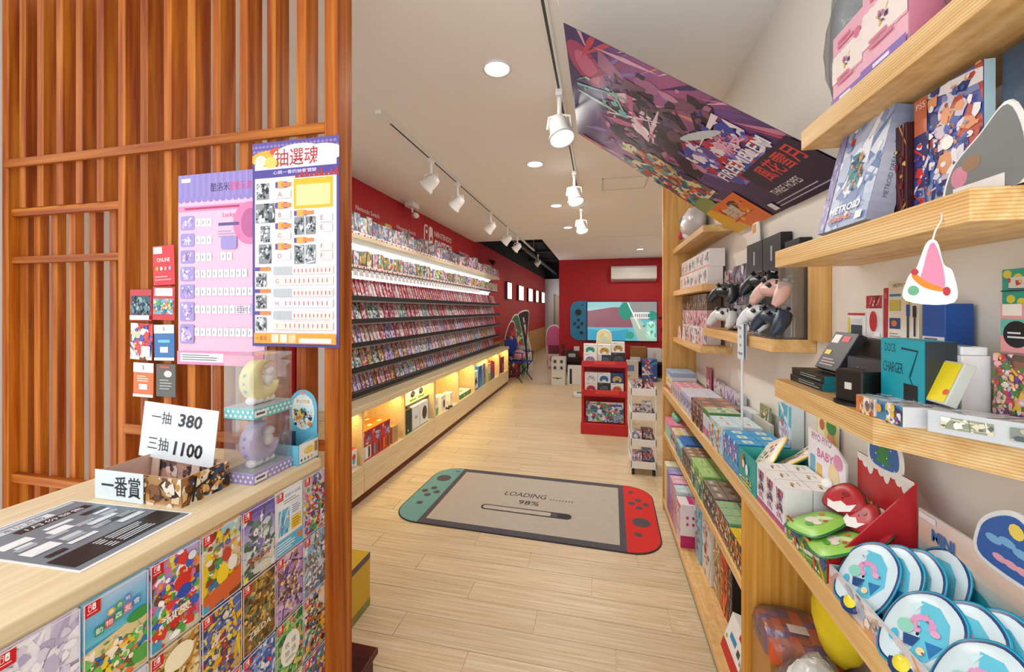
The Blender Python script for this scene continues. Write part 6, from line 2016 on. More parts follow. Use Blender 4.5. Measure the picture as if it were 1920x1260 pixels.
for i, (x, y, z, rx, ry, rz, lb) in enumerate((
        (0.5, 0.887, 0.068, 52, -8, -74, 'blue rimmed oval pack at the far front of the blue display'), (0.498, 0.752, 0.066, 48, -8, -72, 'blue rimmed oval pack in the middle front of the blue display'),
        (0.527, 0.872, 0.073, 56, -6, -76, 'blue rimmed oval pack tucked second in the far row of the blue display'), (0.552, 0.86, 0.075, 58, -6, -78, 'blue rimmed oval pack third in the far row of the blue display'), (0.595, 0.865, 0.08, 66, 0, -86, 'blue rimmed oval pack against the back of the blue display'),
        (0.527, 0.722, 0.073, 54, -8, -74, 'blue rimmed oval pack second in the near row of the blue display'), (0.553, 0.706, 0.076, 57, -8, -76, 'blue rimmed oval pack third in the near row of the blue display'), (0.58, 0.69, 0.078, 60, -8, -78, 'blue rimmed oval pack at the back of the near row'), (0.498, 0.652, 0.068, 48, -8, -74, 'blue rimmed oval pack nearest the entrance in the blue display'))):
    pillow_pack('oval_pack', lb, 'pack', oo, (x, y, ZM + z), (R(rx), R(ry), R(rz)), '#1aa8d4', OP, .006, 'blue rimmed oval packs', tab)

# ================================================================== MIDDLE SHELF AND BASE SHELF
ZN = .5853
X0 = .472
grid_boxes('candy_box', 'pink candy box with a scalloped teal front at the far end of the middle shelf', 'box', 'pink candy boxes', 3.11, 2.87, 2, X0, .60, 1, ZN, .12, '#e88aa8', '#8accc4', '#e88aa8', label_mark('#f0b0c4'), lambda p: (p.R(0, 0, 1, .3, '#e890a8'), p.R(0, .3, 1, 1, '#9cd4cc')))
mb_ = thing('mint_bow', 'mint green fabric bow on the pink candy boxes', 'bow', (.53, 3.0, ZN + .1203))
for s in (-1, 1):
    MB().blob((0, s * .04, .025), .022, .036, .024, 10, wob=.12, seed=s + 4).build('bow_loop', M('#7fd0ac', .7), mb_, smooth=True)
MB().blob((0, 0, .024), .016, .014, .02, 8).build('bow_knot', M('#6cc09c', .7), mb_, smooth=True)
grid_boxes('cream_box', 'cream and yellow box beside the pink candy boxes', 'box', 'cream boxes on the middle shelf', 2.865, 2.70, 2, X0, .62, 2, ZN, .11, '#e8dcc8', '#dfc8c8', '#e8dca8', label_mark('#e8d060'), busy_face(902, ['#c87a90', '#f0e8d8', '#6a5a58']))
grid_boxes('teal_box', 'pale teal box on the middle shelf under the blue folders', 'box', 'pale teal boxes', 2.695, 2.50, 2, X0, .64, 2, ZN, .09, '#a8d8d8', '#78b8c0', '#98ccd0', label_mark('#c8e8e8'), busy_face(903, ['#4a8a98', '#d8ecec', '#a8c8c8']))
for i in range(2):
    rg('blue_folder', ('lower', 'upper')[i] + ' royal blue folder lying on the pale teal boxes', 'folder', 2.685, 2.51, .49 + .008 * i, ZN + .0908 + .0105 * i, .13, .010, '#3a7cc8')
grid_boxes('brown_grid_box', 'small brown patterned blind box in the far block on the middle shelf', 'blind box', 'far brown patterned boxes', 2.495, 2.275, 4, X0, .64, 3, ZN, .105, '#a88a72', '#5a4a52', '#7a6a68', label_mark('#d8c4b0'), busy_face(904, ['#3a6a90', '#d8b8a0', '#5a3a3a']))
grid_boxes('green_blind_box', 'light green blind box on the middle shelf', 'blind box', 'light green blind boxes', 2.27, 2.015, 2, X0, .645, 2, ZN, .125, '#b0d888', '#6aa858', '#8ac468', label_mark('#c4e49c', '#a0cc78'), busy_face(905, ['#2a6a58', '#e8e8d0', '#3858a0', '#c8d858'], 18))
grid_boxes('taupe_blind_box', 'taupe blind box with pale print in the block before the dotted boxes', 'blind box', 'taupe blind boxes', 2.01, 1.815, 3, X0, .645, 3, ZN, .115, '#98887a', '#4a5058', '#7a7068', label_mark('#b8aa9c', '#e0d8cc'), busy_face(906, ['#2a3440', '#c8a890', '#88503a', '#d8d0c0']))
grid_boxes('dotted_box', 'mint green box with yellow dots and orange band on the middle shelf', 'blind box', 'mint dotted boxes', 1.81, 1.625, 3, X0, .645, 2, ZN, .11, '#9ccaa4', '#8a4a30', '#6aa888', lambda p: [p.E(.2 + .3 * i, .3 + .4 * j, .07, .09, '#e0d068') for i in range(3) for j in range(2)], busy_face(907, ['#2a5a48', '#d8a040', '#c8583a', '#e8e0d0']))
grid_boxes('yellow_box', 'yellow topped box at the near end of the middle shelf', 'blind box', 'yellow topped boxes', 1.62, 1.47, 2, X0, .645, 2, ZN, .10, '#f0cc30', '#a85a28', '#d8a830', label_mark('#f6dc68', '#e8b820'), busy_face(908, ['#6a3020', '#e0a040', '#3a6a48', '#e8d8b0']))
ZG = .0853
XG = .466
grid_boxes('tall_cream_box', 'tall cream box with yellow edges at the far end of the base shelf', 'box', 'tall cream boxes', 3.11, 3.0, 2, XG, .58, 1, ZG, .29, '#eef0e2', '#e0d890', '#e8e0a8', label_mark('#d8e0c8'))
grid_boxes('violet_box', 'tall violet box on the base shelf', 'box', 'violet boxes', 2.995, 2.88, 2, XG, .60, 2, ZG, .285, '#a6a0dc', '#8a80c8', '#7468b0', label_mark('#b8b4e8'))
grid_boxes('rose_box', 'tall rose pink box on the base shelf', 'box', 'rose pink boxes', 2.875, 2.74, 2, XG, .61, 2, ZG, .28, '#eec0d4', '#d898b8', '#c890b0', label_mark('#f4d4e0'), busy_face(911, ['#b87aa0', '#f0d8e4', '#a888c8']))
grid_boxes('ice_box', 'tall icy blue box on the base shelf', 'box', 'icy blue boxes', 2.735, 2.625, 2, XG, .61, 2, ZG, .275, '#cbe4ea', '#d8b8c0', '#c8d8e0', label_mark('#dcf0f2'), busy_face(912, ['#c87a8a', '#e8e0e4', '#a8c8d8']))
rg('magenta_box', 'white box with magenta lid and gold dots at the near end of the rose boxes', 'box', 2.62, 2.505, XG, ZG, .13, .255, '#f2e8ec', {'f': lambda p: p.art(913, ['#d84878', '#f0c0d0', '#e8e8ec'], n=14), 't': lambda p: (p.R(0, 0, .9, .6, '#c83888'), [p.E(.2 + .25 * i, .3, .06, .1, '#e8b840') for i in range(3)]), 'r': lambda p: (p.R(0, .72, 1, 1, '#c0286c'), p.E(.3, .3, .06, .04, '#d84878'), p.E(.55, .3, .06, .04, '#d84878'), p.E(.3, .45, .06, .04, '#d84878'), p.E(.55, .45, .06, .04, '#d84878'))})
for i, (y1, y0, x, h, c, pal, lb) in enumerate(((2.48, 2.36, .54, .36, '#9ac4e0', ['#e8eef4', '#c88a58', '#4878b0', '#5a9a58'], 'tall light blue picture box standing at the back of the base shelf'), (2.35, 2.18, .55, .34, '#e6e2dc', ['#c8b8a0', '#8a7a68', '#f4f0ea', '#b85a48'], 'tall white picture box standing at the back of the base shelf'),
                                                 (2.17, 2.06, .56, .33, '#b09468', ['#8a6a40', '#d8c090', '#e8e0d0'], 'tall tan box standing at the back of the base shelf'), (2.05, 1.95, .56, .30, '#e05a20', ['#b83a18', '#f0a050', '#3a2420'], 'orange spined box standing on the base shelf'), (1.94, 1.88, .56, .30, '#1c1c20', ['#3a3a44', '#8a8a90'], 'thin black box standing on the base shelf'))):
    rg('picture_box', lb, 'box', y1, y0, x, ZG, .09, h, c, {'f': busy_face(920 + i, pal, 20)})
rg('switch_box', 'white and red accessory box tilted at the front of the base shelf', 'box', 1.80, 1.62, .49, ZG + .002, .05, .15, '#f2f2f0', {'f': lambda p: (p.R(0, .72, 1, 1, '#c8141c'), p.R(.6, .08, .9, .2, '#c8141c'), p.R(.25, .35, .6, .5, '#2888c0'), p.E(.12, .6, .05, .05, '#a8b838'), p.R(.7, .4, .85, .55, '#3a3a40')), 'r': lambda p: p.R(0, 0, 1, 1, '#c8141c')}, tilt=R(-18))
rg('white_bundle', 'white and grey package at the near end of the base shelf', 'package', 1.60, 1.48, .50, ZG, .12, .13, '#d8dadc', {'f': busy_face(931, ['#8a909c', '#f0f0f0', '#b8a090'])})
# bagged plush in the open bay nearest the entrance
def plush(label, loc, r, col, seed, col2=None, wrap=True, rot=0.0, e=1.0):
    t = thing('bagged_plush', label, 'plush toy', loc, rot)
    MB().blob((0, 0, r[2]), r[0], r[1], r[2], 16, wob=.08, seed=seed, e=e).build('plush_body', M(col, .85, var=.12, scale=30), t, smooth=True)
    if col2:
        MB().blob((-r[0] * .55, -r[1] * .35, r[2] * 1.1), r[0] * .5, r[1] * .5, r[2] * .6, 12, wob=.1, seed=seed + 1).build('plush_patch', M(col2, .85, var=.1, scale=30), t, smooth=True)
    if wrap:
        MB().blob((0, 0, r[2] * 1.02), r[0] * 1.06, r[1] * 1.06, r[2] * 1.02, 16, wob=.16, seed=seed + 3, e=e).build('plastic_wrap', BAG, t, smooth=True)
    return t
rg('red_carton', 'red carton on the bay floor under the bagged plush', 'box', 1.40, 1.20, .48, ZG, .18, .20, '#c01c20', {'f': busy_face(941, ['#e04848', '#8a1018', '#e8d0d0'])})
rg('white_carton', 'white carton on the bay floor under the grey plush', 'box', 1.19, .80, .48, ZG, .18, .18, '#d8d8d4', {'f': busy_face(942, ['#b0b8c0', '#e8e8e8'])})
plush('white and light green plush in a clear bag in the open bay', (.548, 1.125, .27), (.10, .125, .165), '#e6e8e2', 21, '#b4dc80')
plush('grey plush in a clear bag in the open bay', (.57, .87, .27), (.10, .115, .205), '#a8a49c', 24, '#c8c4ba')
plush('bright yellow plush under the counter board', (.625, 1.225, .555), (.05, .085, .115), '#eed21c', 27, None, False)
bk = thing('check_blanket', 'folded orange and violet checked blanket in a clear bag', 'blanket', (.565, 1.325, .4965), R(-5))
chk = MB()
for i in range(6):
    for j in range(5):
        c = ('#d85a24', '#8a5a8e', '#a84a28', '#6a4a7a', '#c86a3a')[(i * 2 + j) % 5]
        chk.box(-.085 + .0285 * i, -.085 + .0285 * (i + 1), -.08 + .032 * j, -.08 + .032 * (j + 1), 0, .05 + .006 * math.sin(i * 1.7 + j), c=lin(c))
o = chk.build('blanket_fold', printed(.8), bk)
o['kind'] = 'stuff'
MB().box(-.02, .03, -.02, .012, .057, .0585).build('blanket_label', M('#f0ece6', .5), bk)
MB().blob((0, 0, .03), .098, .092, .045, 14, wob=.08, seed=33, e=.6).build('plastic_wrap', BAG, bk, smooth=True)
rg('bay_box', 'plain brown box carrying the checked blanket', 'box', 1.425, 1.275, .48, .2855, .17, .21, '#b8803c')

# ================================================================== HANGING BANNER
bt0, bt1 = Vector((-.128, 2.385, 2.55)), Vector((-.142, 1.395, 2.57))        # top edge, far and near
bb0, bb1 = Vector((.674, 2.18, 1.885)), Vector((.674, 1.215, 1.862))         # bottom edge, far and near
bo = bb0.copy()
bu = (bb1 - bb0)
bwid2 = bu.length
bu.normalize()
bv = (bt0 - bb0)
bv = bv - bu * bv.dot(bu)
bhei = bv.length
bv.normalize()
shear = (bt0 - bb0).dot(bu)
bn = bu.cross(bv)
ban = thing('hanging_banner', 'large violet battle banner lettered FIRE EMBLEM slung from ceiling to wall', 'banner', tuple(bb0))
mb = MB()
rows = []
NB = 10
for i in range(NB + 1):
    f = i / NB
    rows.append([tuple(bu * (bwid2 * g / 8 + shear * f) + bv * bhei * f) for g in range(9)])
mb.grid(rows, c=lin('#3a2a58'))
rows2 = [[tuple(Vector(q) - bn * .0015) for q in r] for r in rows]
mb.grid(rows2, c=lin('#e8e8ea'), flip=True)
mb.build('banner_sheet', printed(.35), ban)
p = Print(bwid2, bhei, eps=.00008)
p.grad(['#2c1d58', '#4a2a6e', '#8a4a86', '#a85a88', '#8a5080', '#5a3a78', '#3a2458', '#22163c'], n=24)
PALB = ['#c87aa0', '#e0a8c0', '#6a4a90', '#a03a5a', '#3a2a60', '#e8c0d0', '#c84858', '#8a6ab0', '#503070', '#d88a70']
p.E(.8, .09, .14, .075, '#a83a68', 24, .5).E(.79, .1, .1, .05, '#c8688c', 20, .5)
def streak(x0, y0, x1, y1, th, c):
    dx, dy = (x1 - x0) * p.w, (y0 - y1) * p.h
    L = math.hypot(dx, dy)
    nx, ny = -dy / L * th * p.w, dx / L * th * p.w
    ax, ay = x0 * p.w, (1 - y0) * p.h
    p.poly([(ax, ay), (ax + dx * .5 + nx, ay + dy * .5 + ny), (ax + dx, ay + dy), (ax + dx * .5 - nx, ay + dy * .5 - ny)], c)
rb = random.Random(77)
for i in range(70):
    x, y = rb.uniform(0, 1), rb.uniform(.05, .7)
    a = rb.gauss(-.9, .35)
    L = rb.uniform(.1, .35)
    streak(x, y, x + L * math.cos(a), y - L * math.sin(a), rb.uniform(.004, .02), rb.choice(PALB))
p.art(1011, ['#3a3048', '#7a4a68', '#a86a90', '#241c34', '#c888a8'], .2, .15, .95, .7, 60, .10, 14)
p.art(1001, ['#2a2236', '#3c3048', '#58486a', '#1c1826', '#6a4a5a'], .3, .22, .85, .62, 30, .22, 10)
p.art(1002, ['#e8c8d8', '#f4e4ec', '#c86a90'], .45, .2, .75, .45, 16, .1, 8)
p.E(.52, .38, .045, .04, '#fff2f8').E(.52, .38, .09, .02, '#f4d8e8', 12, .6)
p.art(1003, ['#58b0b8', '#c8a050', '#2a5a90', '#d85838', '#e8d8a0', '#387068', '#b83c38', '#283858', '#e8e0c8', '#8a5a38'], .0, .3, .34, .8, 70, .22, 12)
p.art(1004, ['#7ac0b8', '#a8d8d0', '#58907a'], .55, .04, .72, .3, 10, .2, 5)
p.art(1005, ['#c82838', '#3848a8', '#8a78c8', '#e0d8ec', '#a82048', '#5a4a98', '#f0e0e8'], .5, .56, .92, .84, 50, .22, 8)
p.E(.74, .6, .12, .02, '#c8d0d4', 14, -.5).E(.1, .8, .12, .05, '#8a9a50').E(.16, .86, .16, .04, '#98a860')
p.R(.01, .04, .05, .19, '#c41824').text('NINTENDO SWITCH', .03 * p.w, (1 - .115) * p.h, .012, '#f4e8e8', width=.12, rot=PI / 2)
p.R(.62, .8, 1, 1, '#20163a').poly([(0, .0), (.44 * p.w, 0), (.44 * p.w, .17 * p.h), (0, .17 * p.h)], '#e8701c').poly([(0, 0), (.2 * p.w, 0), (.1 * p.w, .17 * p.h), (0, .17 * p.h)], '#e8b418')
p.art(1006, ['#c82818', '#f0c030', '#5a3018', '#e8842c', '#3a2010'], .14, .85, .40, .97, 16, .3, 4)
p.text('無雙', .24 * p.w, .10 * p.h, .075 * p.h, '#c8c4b8', width=.14, bold=.03)
p.text('FIREEMBLEM', .72 * p.w, .235 * p.h, .05 * p.h, '#f2f0f4', width=.42 * p.w, bold=.015)
p.text('無雙', .80 * p.w, .31 * p.h, .075 * p.h, '#e8a8c0', width=.16 * p.w, bold=.02).text('風花雪月', .83 * p.w, .15 * p.h, .075 * p.h, '#d84040', width=.26 * p.w, bold=.01).text('THREE HOPES', .72 * p.w, .075 * p.h, .028 * p.h, '#ece8f0', width=.2 * p.w)
p.R(.5, .95, .54, .985, '#e8e4e8').lines(.56, .955, .96, .985, 2, '#b8b0c4', .3)
sh = shear / bhei
for k_, it in enumerate(p.items):
    p.items[k_] = ([(a + sh * b, b) for a, b in it[0]],) + it[1:]
p.build('banner_print', ban, ((0, 0, 0), bu, bv), printed(.35))
for q in (bt0, bt1):
    qq = q - bb0
    MB().tube([tuple(qq), (qq.x - .02, qq.y, ZC - bb0.z)], .0014, 6).build('cord', M('#d8d8d8', .5), ban)

# ================================================================== FLOOR MAT
mat_t = thing('floor_mat', 'large game console shaped mat reading LOADING 98% on the floor', 'mat', (-.535, 3.015, 0), R(-1.6))
MW, MH = 1.87, .955
def rrect(w, h, r, n=8, corners=(1, 1, 1, 1)):
    pts = []
    for (cx, cy, a0), on in zip(((w / 2 - r, -h / 2 + r, -90), (w / 2 - r, h / 2 - r, 0), (-w / 2 + r, h / 2 - r, 90), (-w / 2 + r, -h / 2 + r, 180)), corners):
        if on:
            pts += [(cx + r * math.cos(R(a0 + 90 * i / n)), cy + r * math.sin(R(a0 + 90 * i / n))) for i in range(n + 1)]
        else:
            sx, sy = (1, -1) if a0 == -90 else (1, 1) if a0 == 0 else (-1, 1) if a0 == 90 else (-1, -1)
            pts.append((sx * w / 2, sy * h / 2))
    return pts
FAB = lambda c: M(c, .95, var=.10, scale=30, bump=.6)
MB().prism(rrect(MW, MH, .20), .0, .006).build('mat_backing', FAB('#3c393d'), mat_t)
def half(side):
    w = .215
    return [(a + side * (MW / 2 - w / 2 - .008), b) for a, b in rrect(w, MH - .016, .19, 8, (1, 1, 0, 0) if side > 0 else (0, 0, 1, 1))]
lft = MB().prism(half(-1), .006, .0075).build('left_grip', FAB('#6fa3a4'), mat_t)
rgt = MB().prism(half(1), .006, .0075).build('right_grip', FAB('#d8302a'), mat_t)
SWD = MW - .43 - .10
MB().prism(rrect(MW - .43 - .012, MH - .012, .01, 2), .006, .0072).build('screen_frame', FAB('#56525a'), mat_t)
scr_ = MB().prism(rrect(SWD, MH - .13, .008, 2), .0072, .008).build('screen_field', FAB('#bdb3a6'), mat_t)
DK = FAB('#5a5158')
def dots(parent, lst):
    for x, y, r in lst:
        MB().lathe([(r, .0076), (r, .0085), (0, .0085)], (x, y, 0), 20).build('button', DK, parent)
lx = -MW / 2 + .115
dots(lft, [(lx, .24, .062)] + [(lx + .052 * math.cos(i * PI / 2), -.02 + .062 * math.sin(i * PI / 2), .026) for i in range(4)])
MB().box(lx - .022, lx + .022, -.235, -.195, .0076, .0085).build('button', DK, lft)
MB().box(lx + .045, lx + .085, .395, .410, .0076, .0085).build('button', DK, lft)
rx_ = MW / 2 - .115
dots(rgt, [(rx_, -.10, .062), (rx_ - .03, -.26, .026)] + [(rx_ + .052 * math.cos(i * PI / 2), .17 + .062 * math.sin(i * PI / 2), .026) for i in range(4)] + [(rx_ - .05, .36, .022)])
p = Print(SWD, MH - .13)
cw, ch = SWD / 2, (MH - .13) / 2
p.text('LOADING', cw - .05, ch + .10, .07, '#2e2a2e', width=.34, shear=.15)
for i in range(8):
    p.rect(cw + .15 + .024 * i, ch + .068, cw + .162 + .024 * i, ch + .078, '#2e2a2e')
p.text('98%', cw, ch - .02, .062, '#3a363a', width=.16)
p.rr(cw - .34, ch - .19, cw + .34, ch - .115, .035, '#3a363a').rr(cw - .325, ch - .178, cw + .2, ch - .127, .024, '#bdb3a6').rect(cw + .19, ch - .178, cw + .24, ch - .127, '#58545a')
p.build('screen_print', scr_, ((-cw, -ch, .008), (1, 0, 0), (0, 1, 0)), printed(.95), lift=.0003)

# ================================================================== RED RACK
rr_ = thing('red_display_rack', 'red plastic display rack with trays in the middle of the shop', 'display rack', (.05, 4.99, 0), R(-1))
REDP = M('#c01820', .35, var=.05)
MB().box(-.275, .275, -.17, .17, 0, .135).build('rack_base', REDP, rr_, bevel=.008)
MB().box(-.25, .25, .13, .15, .135, .96).build('back_board', M('#a8141c', .4), rr_)
for s in (-1, 1):
    MB().prism([(-.15, .135), (-.10, .135), (-.10, .86), (-.15, .86)], s * .255 - .012, s * .255 + .012, fr=lambda a, b, q: (q, a, b)).build('side_post', REDP, rr_, bevel=.003)
    MB().box(s * .255 - .012, s * .255 + .012, .10, .15, .135, .95).build('side_post', REDP, rr_, bevel=.003)
for z, nm in ((.50, 'middle_tray'), (.85, 'top_tray')):
    mb = MB().box(-.262, .262, -.165, .13, z - .03, z)
    mb.box(-.262, .262, -.172, -.160, z - .04, z + .035)
    mb.build(nm, REDP, rr_, bevel=.003)
for z in (.52,):
    MB().box(-.10, .17, -.176, -.172, z - .03, z + .02).build('price_strip', M('#d83a28', .4), rr_)
MB().box(-.12, .13, -.176, -.172, .845, .885).build('price_strip', M('#d8382c', .4), rr_)
def pad_art(c, bg='#eceef0'):
    return lambda p: (p.R(0, 0, 1, 1, bg), p.E(.5, .5, .3, .2, c), p.E(.27, .66, .12, .22, c), p.E(.73, .66, .12, .22, c), p.E(.4, .45, .05, .06, '#3a3a40'), p.E(.6, .55, .05, .06, '#3a3a40'), p.lines(.1, .06, .5, .16, 1, '#8a8a90'))
def rack_box(dx, z, w, h, col, fn, lb, d=.10, dy=-.09, name='controller_box'):
    carton(name, lb, 'controller box', (.05 + dx, 4.99 + dy, z), (w, d, h), col, 0, prints={'f': fn})
ZT, ZMi = .8503, .5003
rack_box(-.165, ZT, .155, .118, '#eceef0', pad_art('#8a90b0'), 'white controller box with a grey blue pad, lower left on top of the red rack')
rack_box(-.165, ZT + .1185, .155, .112, '#f0f0f0', pad_art('#2a9a88'), 'white controller box with a teal pad, upper left on top of the red rack')
rack_box(.0, ZT, .155, .105, '#2a3444', lambda p: (p.R(0, 0, .3, 1, '#c8ccd4'), p.lines(.4, .3, .9, .7, 2, '#6a88b0')), 'dark blue box in the middle on top of the red rack')
rack_box(.0, ZT + .1055, .155, .122, '#eeeae4', pad_art('#c89a40'), 'white controller box with a gold pad in the middle of the red rack top')
rack_box(.165, ZT, .165, .135, '#222529', pad_art('#4a5058', '#222529'), 'black controller box on the right of the red rack top')
rack_box(.160, ZT + .1355, .15, .125, '#f0eee8', pad_art('#b89030'), 'white controller box with a dull gold pad on the black one')
cutout('rounded_sign', 'cream arch shaped display card behind the boxes on the red rack', 'card', smooth_outline([(-.08, 0), (.08, 0), (.085, .3), (.06, .37), (0, .395), (-.06, .37), (-.085, .3)], 4), (.05, 4.99 + .045, ZT), 0, '#e6dcae', .01, prints=lambda p: (p.ell(.09, .31, .04, .04, '#e8d070'), p.ell(.1, .28, .03, .03, '#b8d8d8'), p.ell(.12, .33, .02, .02, '#f0ece0')))
MIDB = [('#e4e6ea', '#c4c8ce', 'white box with faint pads, upper left in the middle tray'), ('#e4e8ee', '#2a68b0', 'white box with a blue pad, upper middle in the middle tray'), ('#20407e', '#c8b060', 'dark blue box with a gold pad, upper right in the middle tray'),
        ('#dcdcde', '#b82028', 'white box with a red pad, lower left in the middle tray'), ('#2a2c30', '#58606a', 'black controller box, lower middle in the middle tray'), ('#eae6e6', '#d85a30', 'white box with an orange red pad, lower right in the middle tray')]
for i, (bg, c, lb) in enumerate(MIDB):
    rack_box(-.155 + .152 * (i % 3), ZMi + (.1205 if i < 3 else 0), .148, .12, bg, pad_art(c, bg), lb)
carton('toy_box', 'wide toy set box with blue vehicle print in the lowest tray of the red rack', 'toy box', (.055, 4.90, .1353), (.44, .07, .235), '#d8dce4', 0, tilt=R(-8), prints={'f': lambda p: (p.grad(['#e8e8ea', '#c0ccdc', '#b8c0d0']), p.art(1101, ['#2858b0', '#c83038', '#3a9a50', '#e8e8f0', '#4a4a58', '#d8a048', '#7aa0d8', '#203060'], n=70, size=.2, streak=10), p.lines(.05, .04, .7, .14, 1, '#88484a'), p.R(.66, .1, .95, .2, '#3858a0'))})

# ================================================================== WHITE TROLLEY
tr = thing('slim_trolley', 'slim white four-tier trolley on castors beside the pine upright', 'trolley', (.385, 3.90, 0))
for sx in (-1, 1):
    for sy in (-1, 1):
        MB().tube([(sx * .105, sy * .16, .05), (sx * .105, sy * .16, .80)], .006, 8).build('trolley_post', WHITE_METAL, tr, smooth=True)
        cst = MB().tube([(sx * .09 - .012, sy * .145, .024), (sx * .09 + .012, sy * .145, .024)], .024, 14).build('castor', BLACK, tr)
for z in (.06, .26, .50, .72):
    mb = MB().box(-.11, .11, -.17, .17, z, z + .006)
    for a, b, c, d in ((-.11, .11, -.17, -.164), (-.11, .11, .164, .17), (-.11, -.104, -.17, .17), (.104, .11, -.17, .17)):
        mb.box(a, b, c, d, z + .006, z + .065)
    mb.build('tray', WHITE_METAL, tr)
rn = random.Random(31)
TRC = [('pink wrapped toy pack', '#e0a8b8'), ('silver blue toy pack', '#a8b8c8'), ('white toy pack with red print', '#e8e4e0'), ('brown toy pack', '#8a5a50'), ('pale green toy pack', '#c8dcd0'), ('white card pack', '#eceae6'), ('grey card pack', '#b0b0b4'), ('black and red pack', '#7a3034')]
for k, z in enumerate((.066, .266, .506, .726)):
    for j in range(2):
        nm, c = TRC[(2 * k + j) % 8]
        carton('toy_pack', '%s in the %s tray of the white trolley' % (nm, ('lowest', 'second lowest', 'second highest', 'top')[k]), 'pack', (.385 + (-.048 if j == 0 else .048), 3.87 + .06 * j, z + .002), (.088, .16, .085 + .03 * rn.random()), c, rn.uniform(-.08, .08), R(-10),
               prints={'f': lambda p, s=k * 2 + j: p.art(1150 + s, ['#f0ecea', '#c85868', '#5a78a8', '#e8c8c0', '#3a3a44'], n=14, size=.3), 't': lambda p, s=k: p.art(1170 + s, ['#f0f0f0', '#d89aa8', '#8aa0b8'], n=10, size=.3)}, coat=.6)

# ================================================================== BACK WALL
tv = thing('television', 'wide television on the red back wall showing a game map', 'television', (.49, 9.56, 1.225))
tx0, tx1, tz0, tz1 = -.305 - .49, 1.285 - .49, .755 - 1.225, 1.69 - 1.225
MB().box(tx0, tx1, -.02, .035, tz0, tz1).build('tv_case', M('#0c0c0e', .25), tv, bevel=.006)
p = Print(tx1 - tx0 - .03, tz1 - tz0 - .03)
p.R(0, 0, 1, 1, '#5fb4c8').R(0, .1, .66, .66, '#8a5a68').poly([(0, .86 * p.h), (.5 * p.w, .97 * p.h), (.5 * p.w, .9 * p.h), (0, .76 * p.h)], '#9cc8cc').R(0, .0, .5, .14, '#88c4cc')
p.poly([(0, .0), (.56 * p.w, 0), (.6 * p.w, .3 * p.h), (.3 * p.w, .22 * p.h), (0, .3 * p.h)], '#3a9cc0').poly([(.5 * p.w, p.h), (p.w, p.h), (p.w, .5 * p.h), (.6 * p.w, .6 * p.h)], '#8a8a90')
p.E(.56, .24, .1, .22, '#2a8a78').E(.93, .35, .08, .12, '#2f8a80').E(.62, .86, .06, .1, '#3a9a80').poly([(.62 * p.w, .6 * p.h), (.72 * p.w, .62 * p.h), (p.w, .1 * p.h), (p.w, 0), (.74 * p.w, 0)], '#a4bcb0')
for i in range(7):
    p.R(.68 + .03 * i, .28, .69 + .03 * i, .44, '#eef4f4')
p.R(.66, .27, .9, .3, '#eef4f4').R(.66, .4, .9, .42, '#eef4f4').R(.86, .52, .98, .95, '#9ce0d0').E(.82, .62, .02, .03, '#38a070').poly([(.58 * p.w, .98 * p.h), (.6 * p.w, .98 * p.h), (.78 * p.w, .3 * p.h), (.76 * p.w, .3 * p.h)], '#e4ecea')
p.art(1201, ['#88d0c0', '#c8e8e0', '#58a890'], .84, .5, .99, .97, 10, .3, 2)
p.build('tv_screen', tv, ((tx0 + .015, -.02, tz0 + .015), (1, 0, 0), (0, 0, 1)), screen_mat())
def joycon(label, x0, x1, col, left):
    t = thing('controller_board', label, 'wall board', ((x0 + x1) / 2, 9.585, 1.23))
    w, h = x1 - x0, .935
    r = .2
    MB().prism(rrect(w, h, r, 8, (0, 0, 1, 1) if left else (1, 1, 0, 0)), -.012, .012, fr=lambda a, b, q: (a, -q, b)).build('board', M(col, .4, var=.03), t)
    k = 1 if left else -1
    for x, z, rr in [(0, .20 * k, .075)] + [(.085 * math.cos(i * PI / 2), -.07 * k + .085 * math.sin(i * PI / 2), .036) for i in range(4)]:
        MB().tube([(x, -.012, z), (x, -.03, z)], rr, 18).build('button', M('#16181c', .4), t)
    MB().box(.03, .11, -.022, -.012, -.29 * k - .035, -.29 * k + .035).build('button', M('#16181c', .4), t)
    MB().box(.06, .13, -.022, -.012, .36, .378).build('button', M('#16181c', .4), t)
joycon('blue controller shaped board beside the television', -.70, -.308, '#1f86b8', True)
joycon('red controller shaped board beside the television, mostly hidden by the pine upright', 1.29, 1.58, '#c01a24', False)
ac = thing('air_conditioner', 'white split air conditioner high on the red back wall', 'air conditioner', (.75, 9.49, 2.32))
MB().prism([(-.11, -.12), (.109, -.17), (.109, .175), (-.06, .175), (-.11, .13)], -.5, .5, fr=lambda a, b, q: (q, a, b)).build('casing', M('#e6e4e0', .3, var=.02), ac, bevel=.006)
MB().prism([(-.113, -.115), (-.108, -.115), (-.108, .02), (-.113, .02)], -.49, .49, fr=lambda a, b, q: (q, a, b)).build('front_panel', M('#efeeea', .25, var=.02), ac)
MB().prism([(-.10, -.135), (.02, -.158), (.02, -.15), (-.10, -.125)], -.45, .45, fr=lambda a, b, q: (q, a, b)).build('louvre', M('#b8b6b2', .4), ac)
bn_ = thing('console_bench', 'low dark red bench with a black top under the television', 'bench', (.3, 9.25, 0))
MB().box(-1.15, 1.25, -.28, .33, .32, .36).build('bench_top', M('#161416', .3), bn_)
MB().box(-1.13, 1.23, .25, .30, .0, .32).build('bench_back', M('#5a0c12', .5), bn_)
for x in (-1.13, .05, 1.2):
    MB().box(x, x + .03, -.26, .28, 0, .32).build('bench_leg', M('#3a0c10', .5), bn_)
def bb(name, label, x, y, z, w, d, h, col, fn=None, cat='box'):
    return carton(name, label, cat, (x, y, z + .0003), (w, d, h), col, 0, prints={'f': fn} if fn else None)
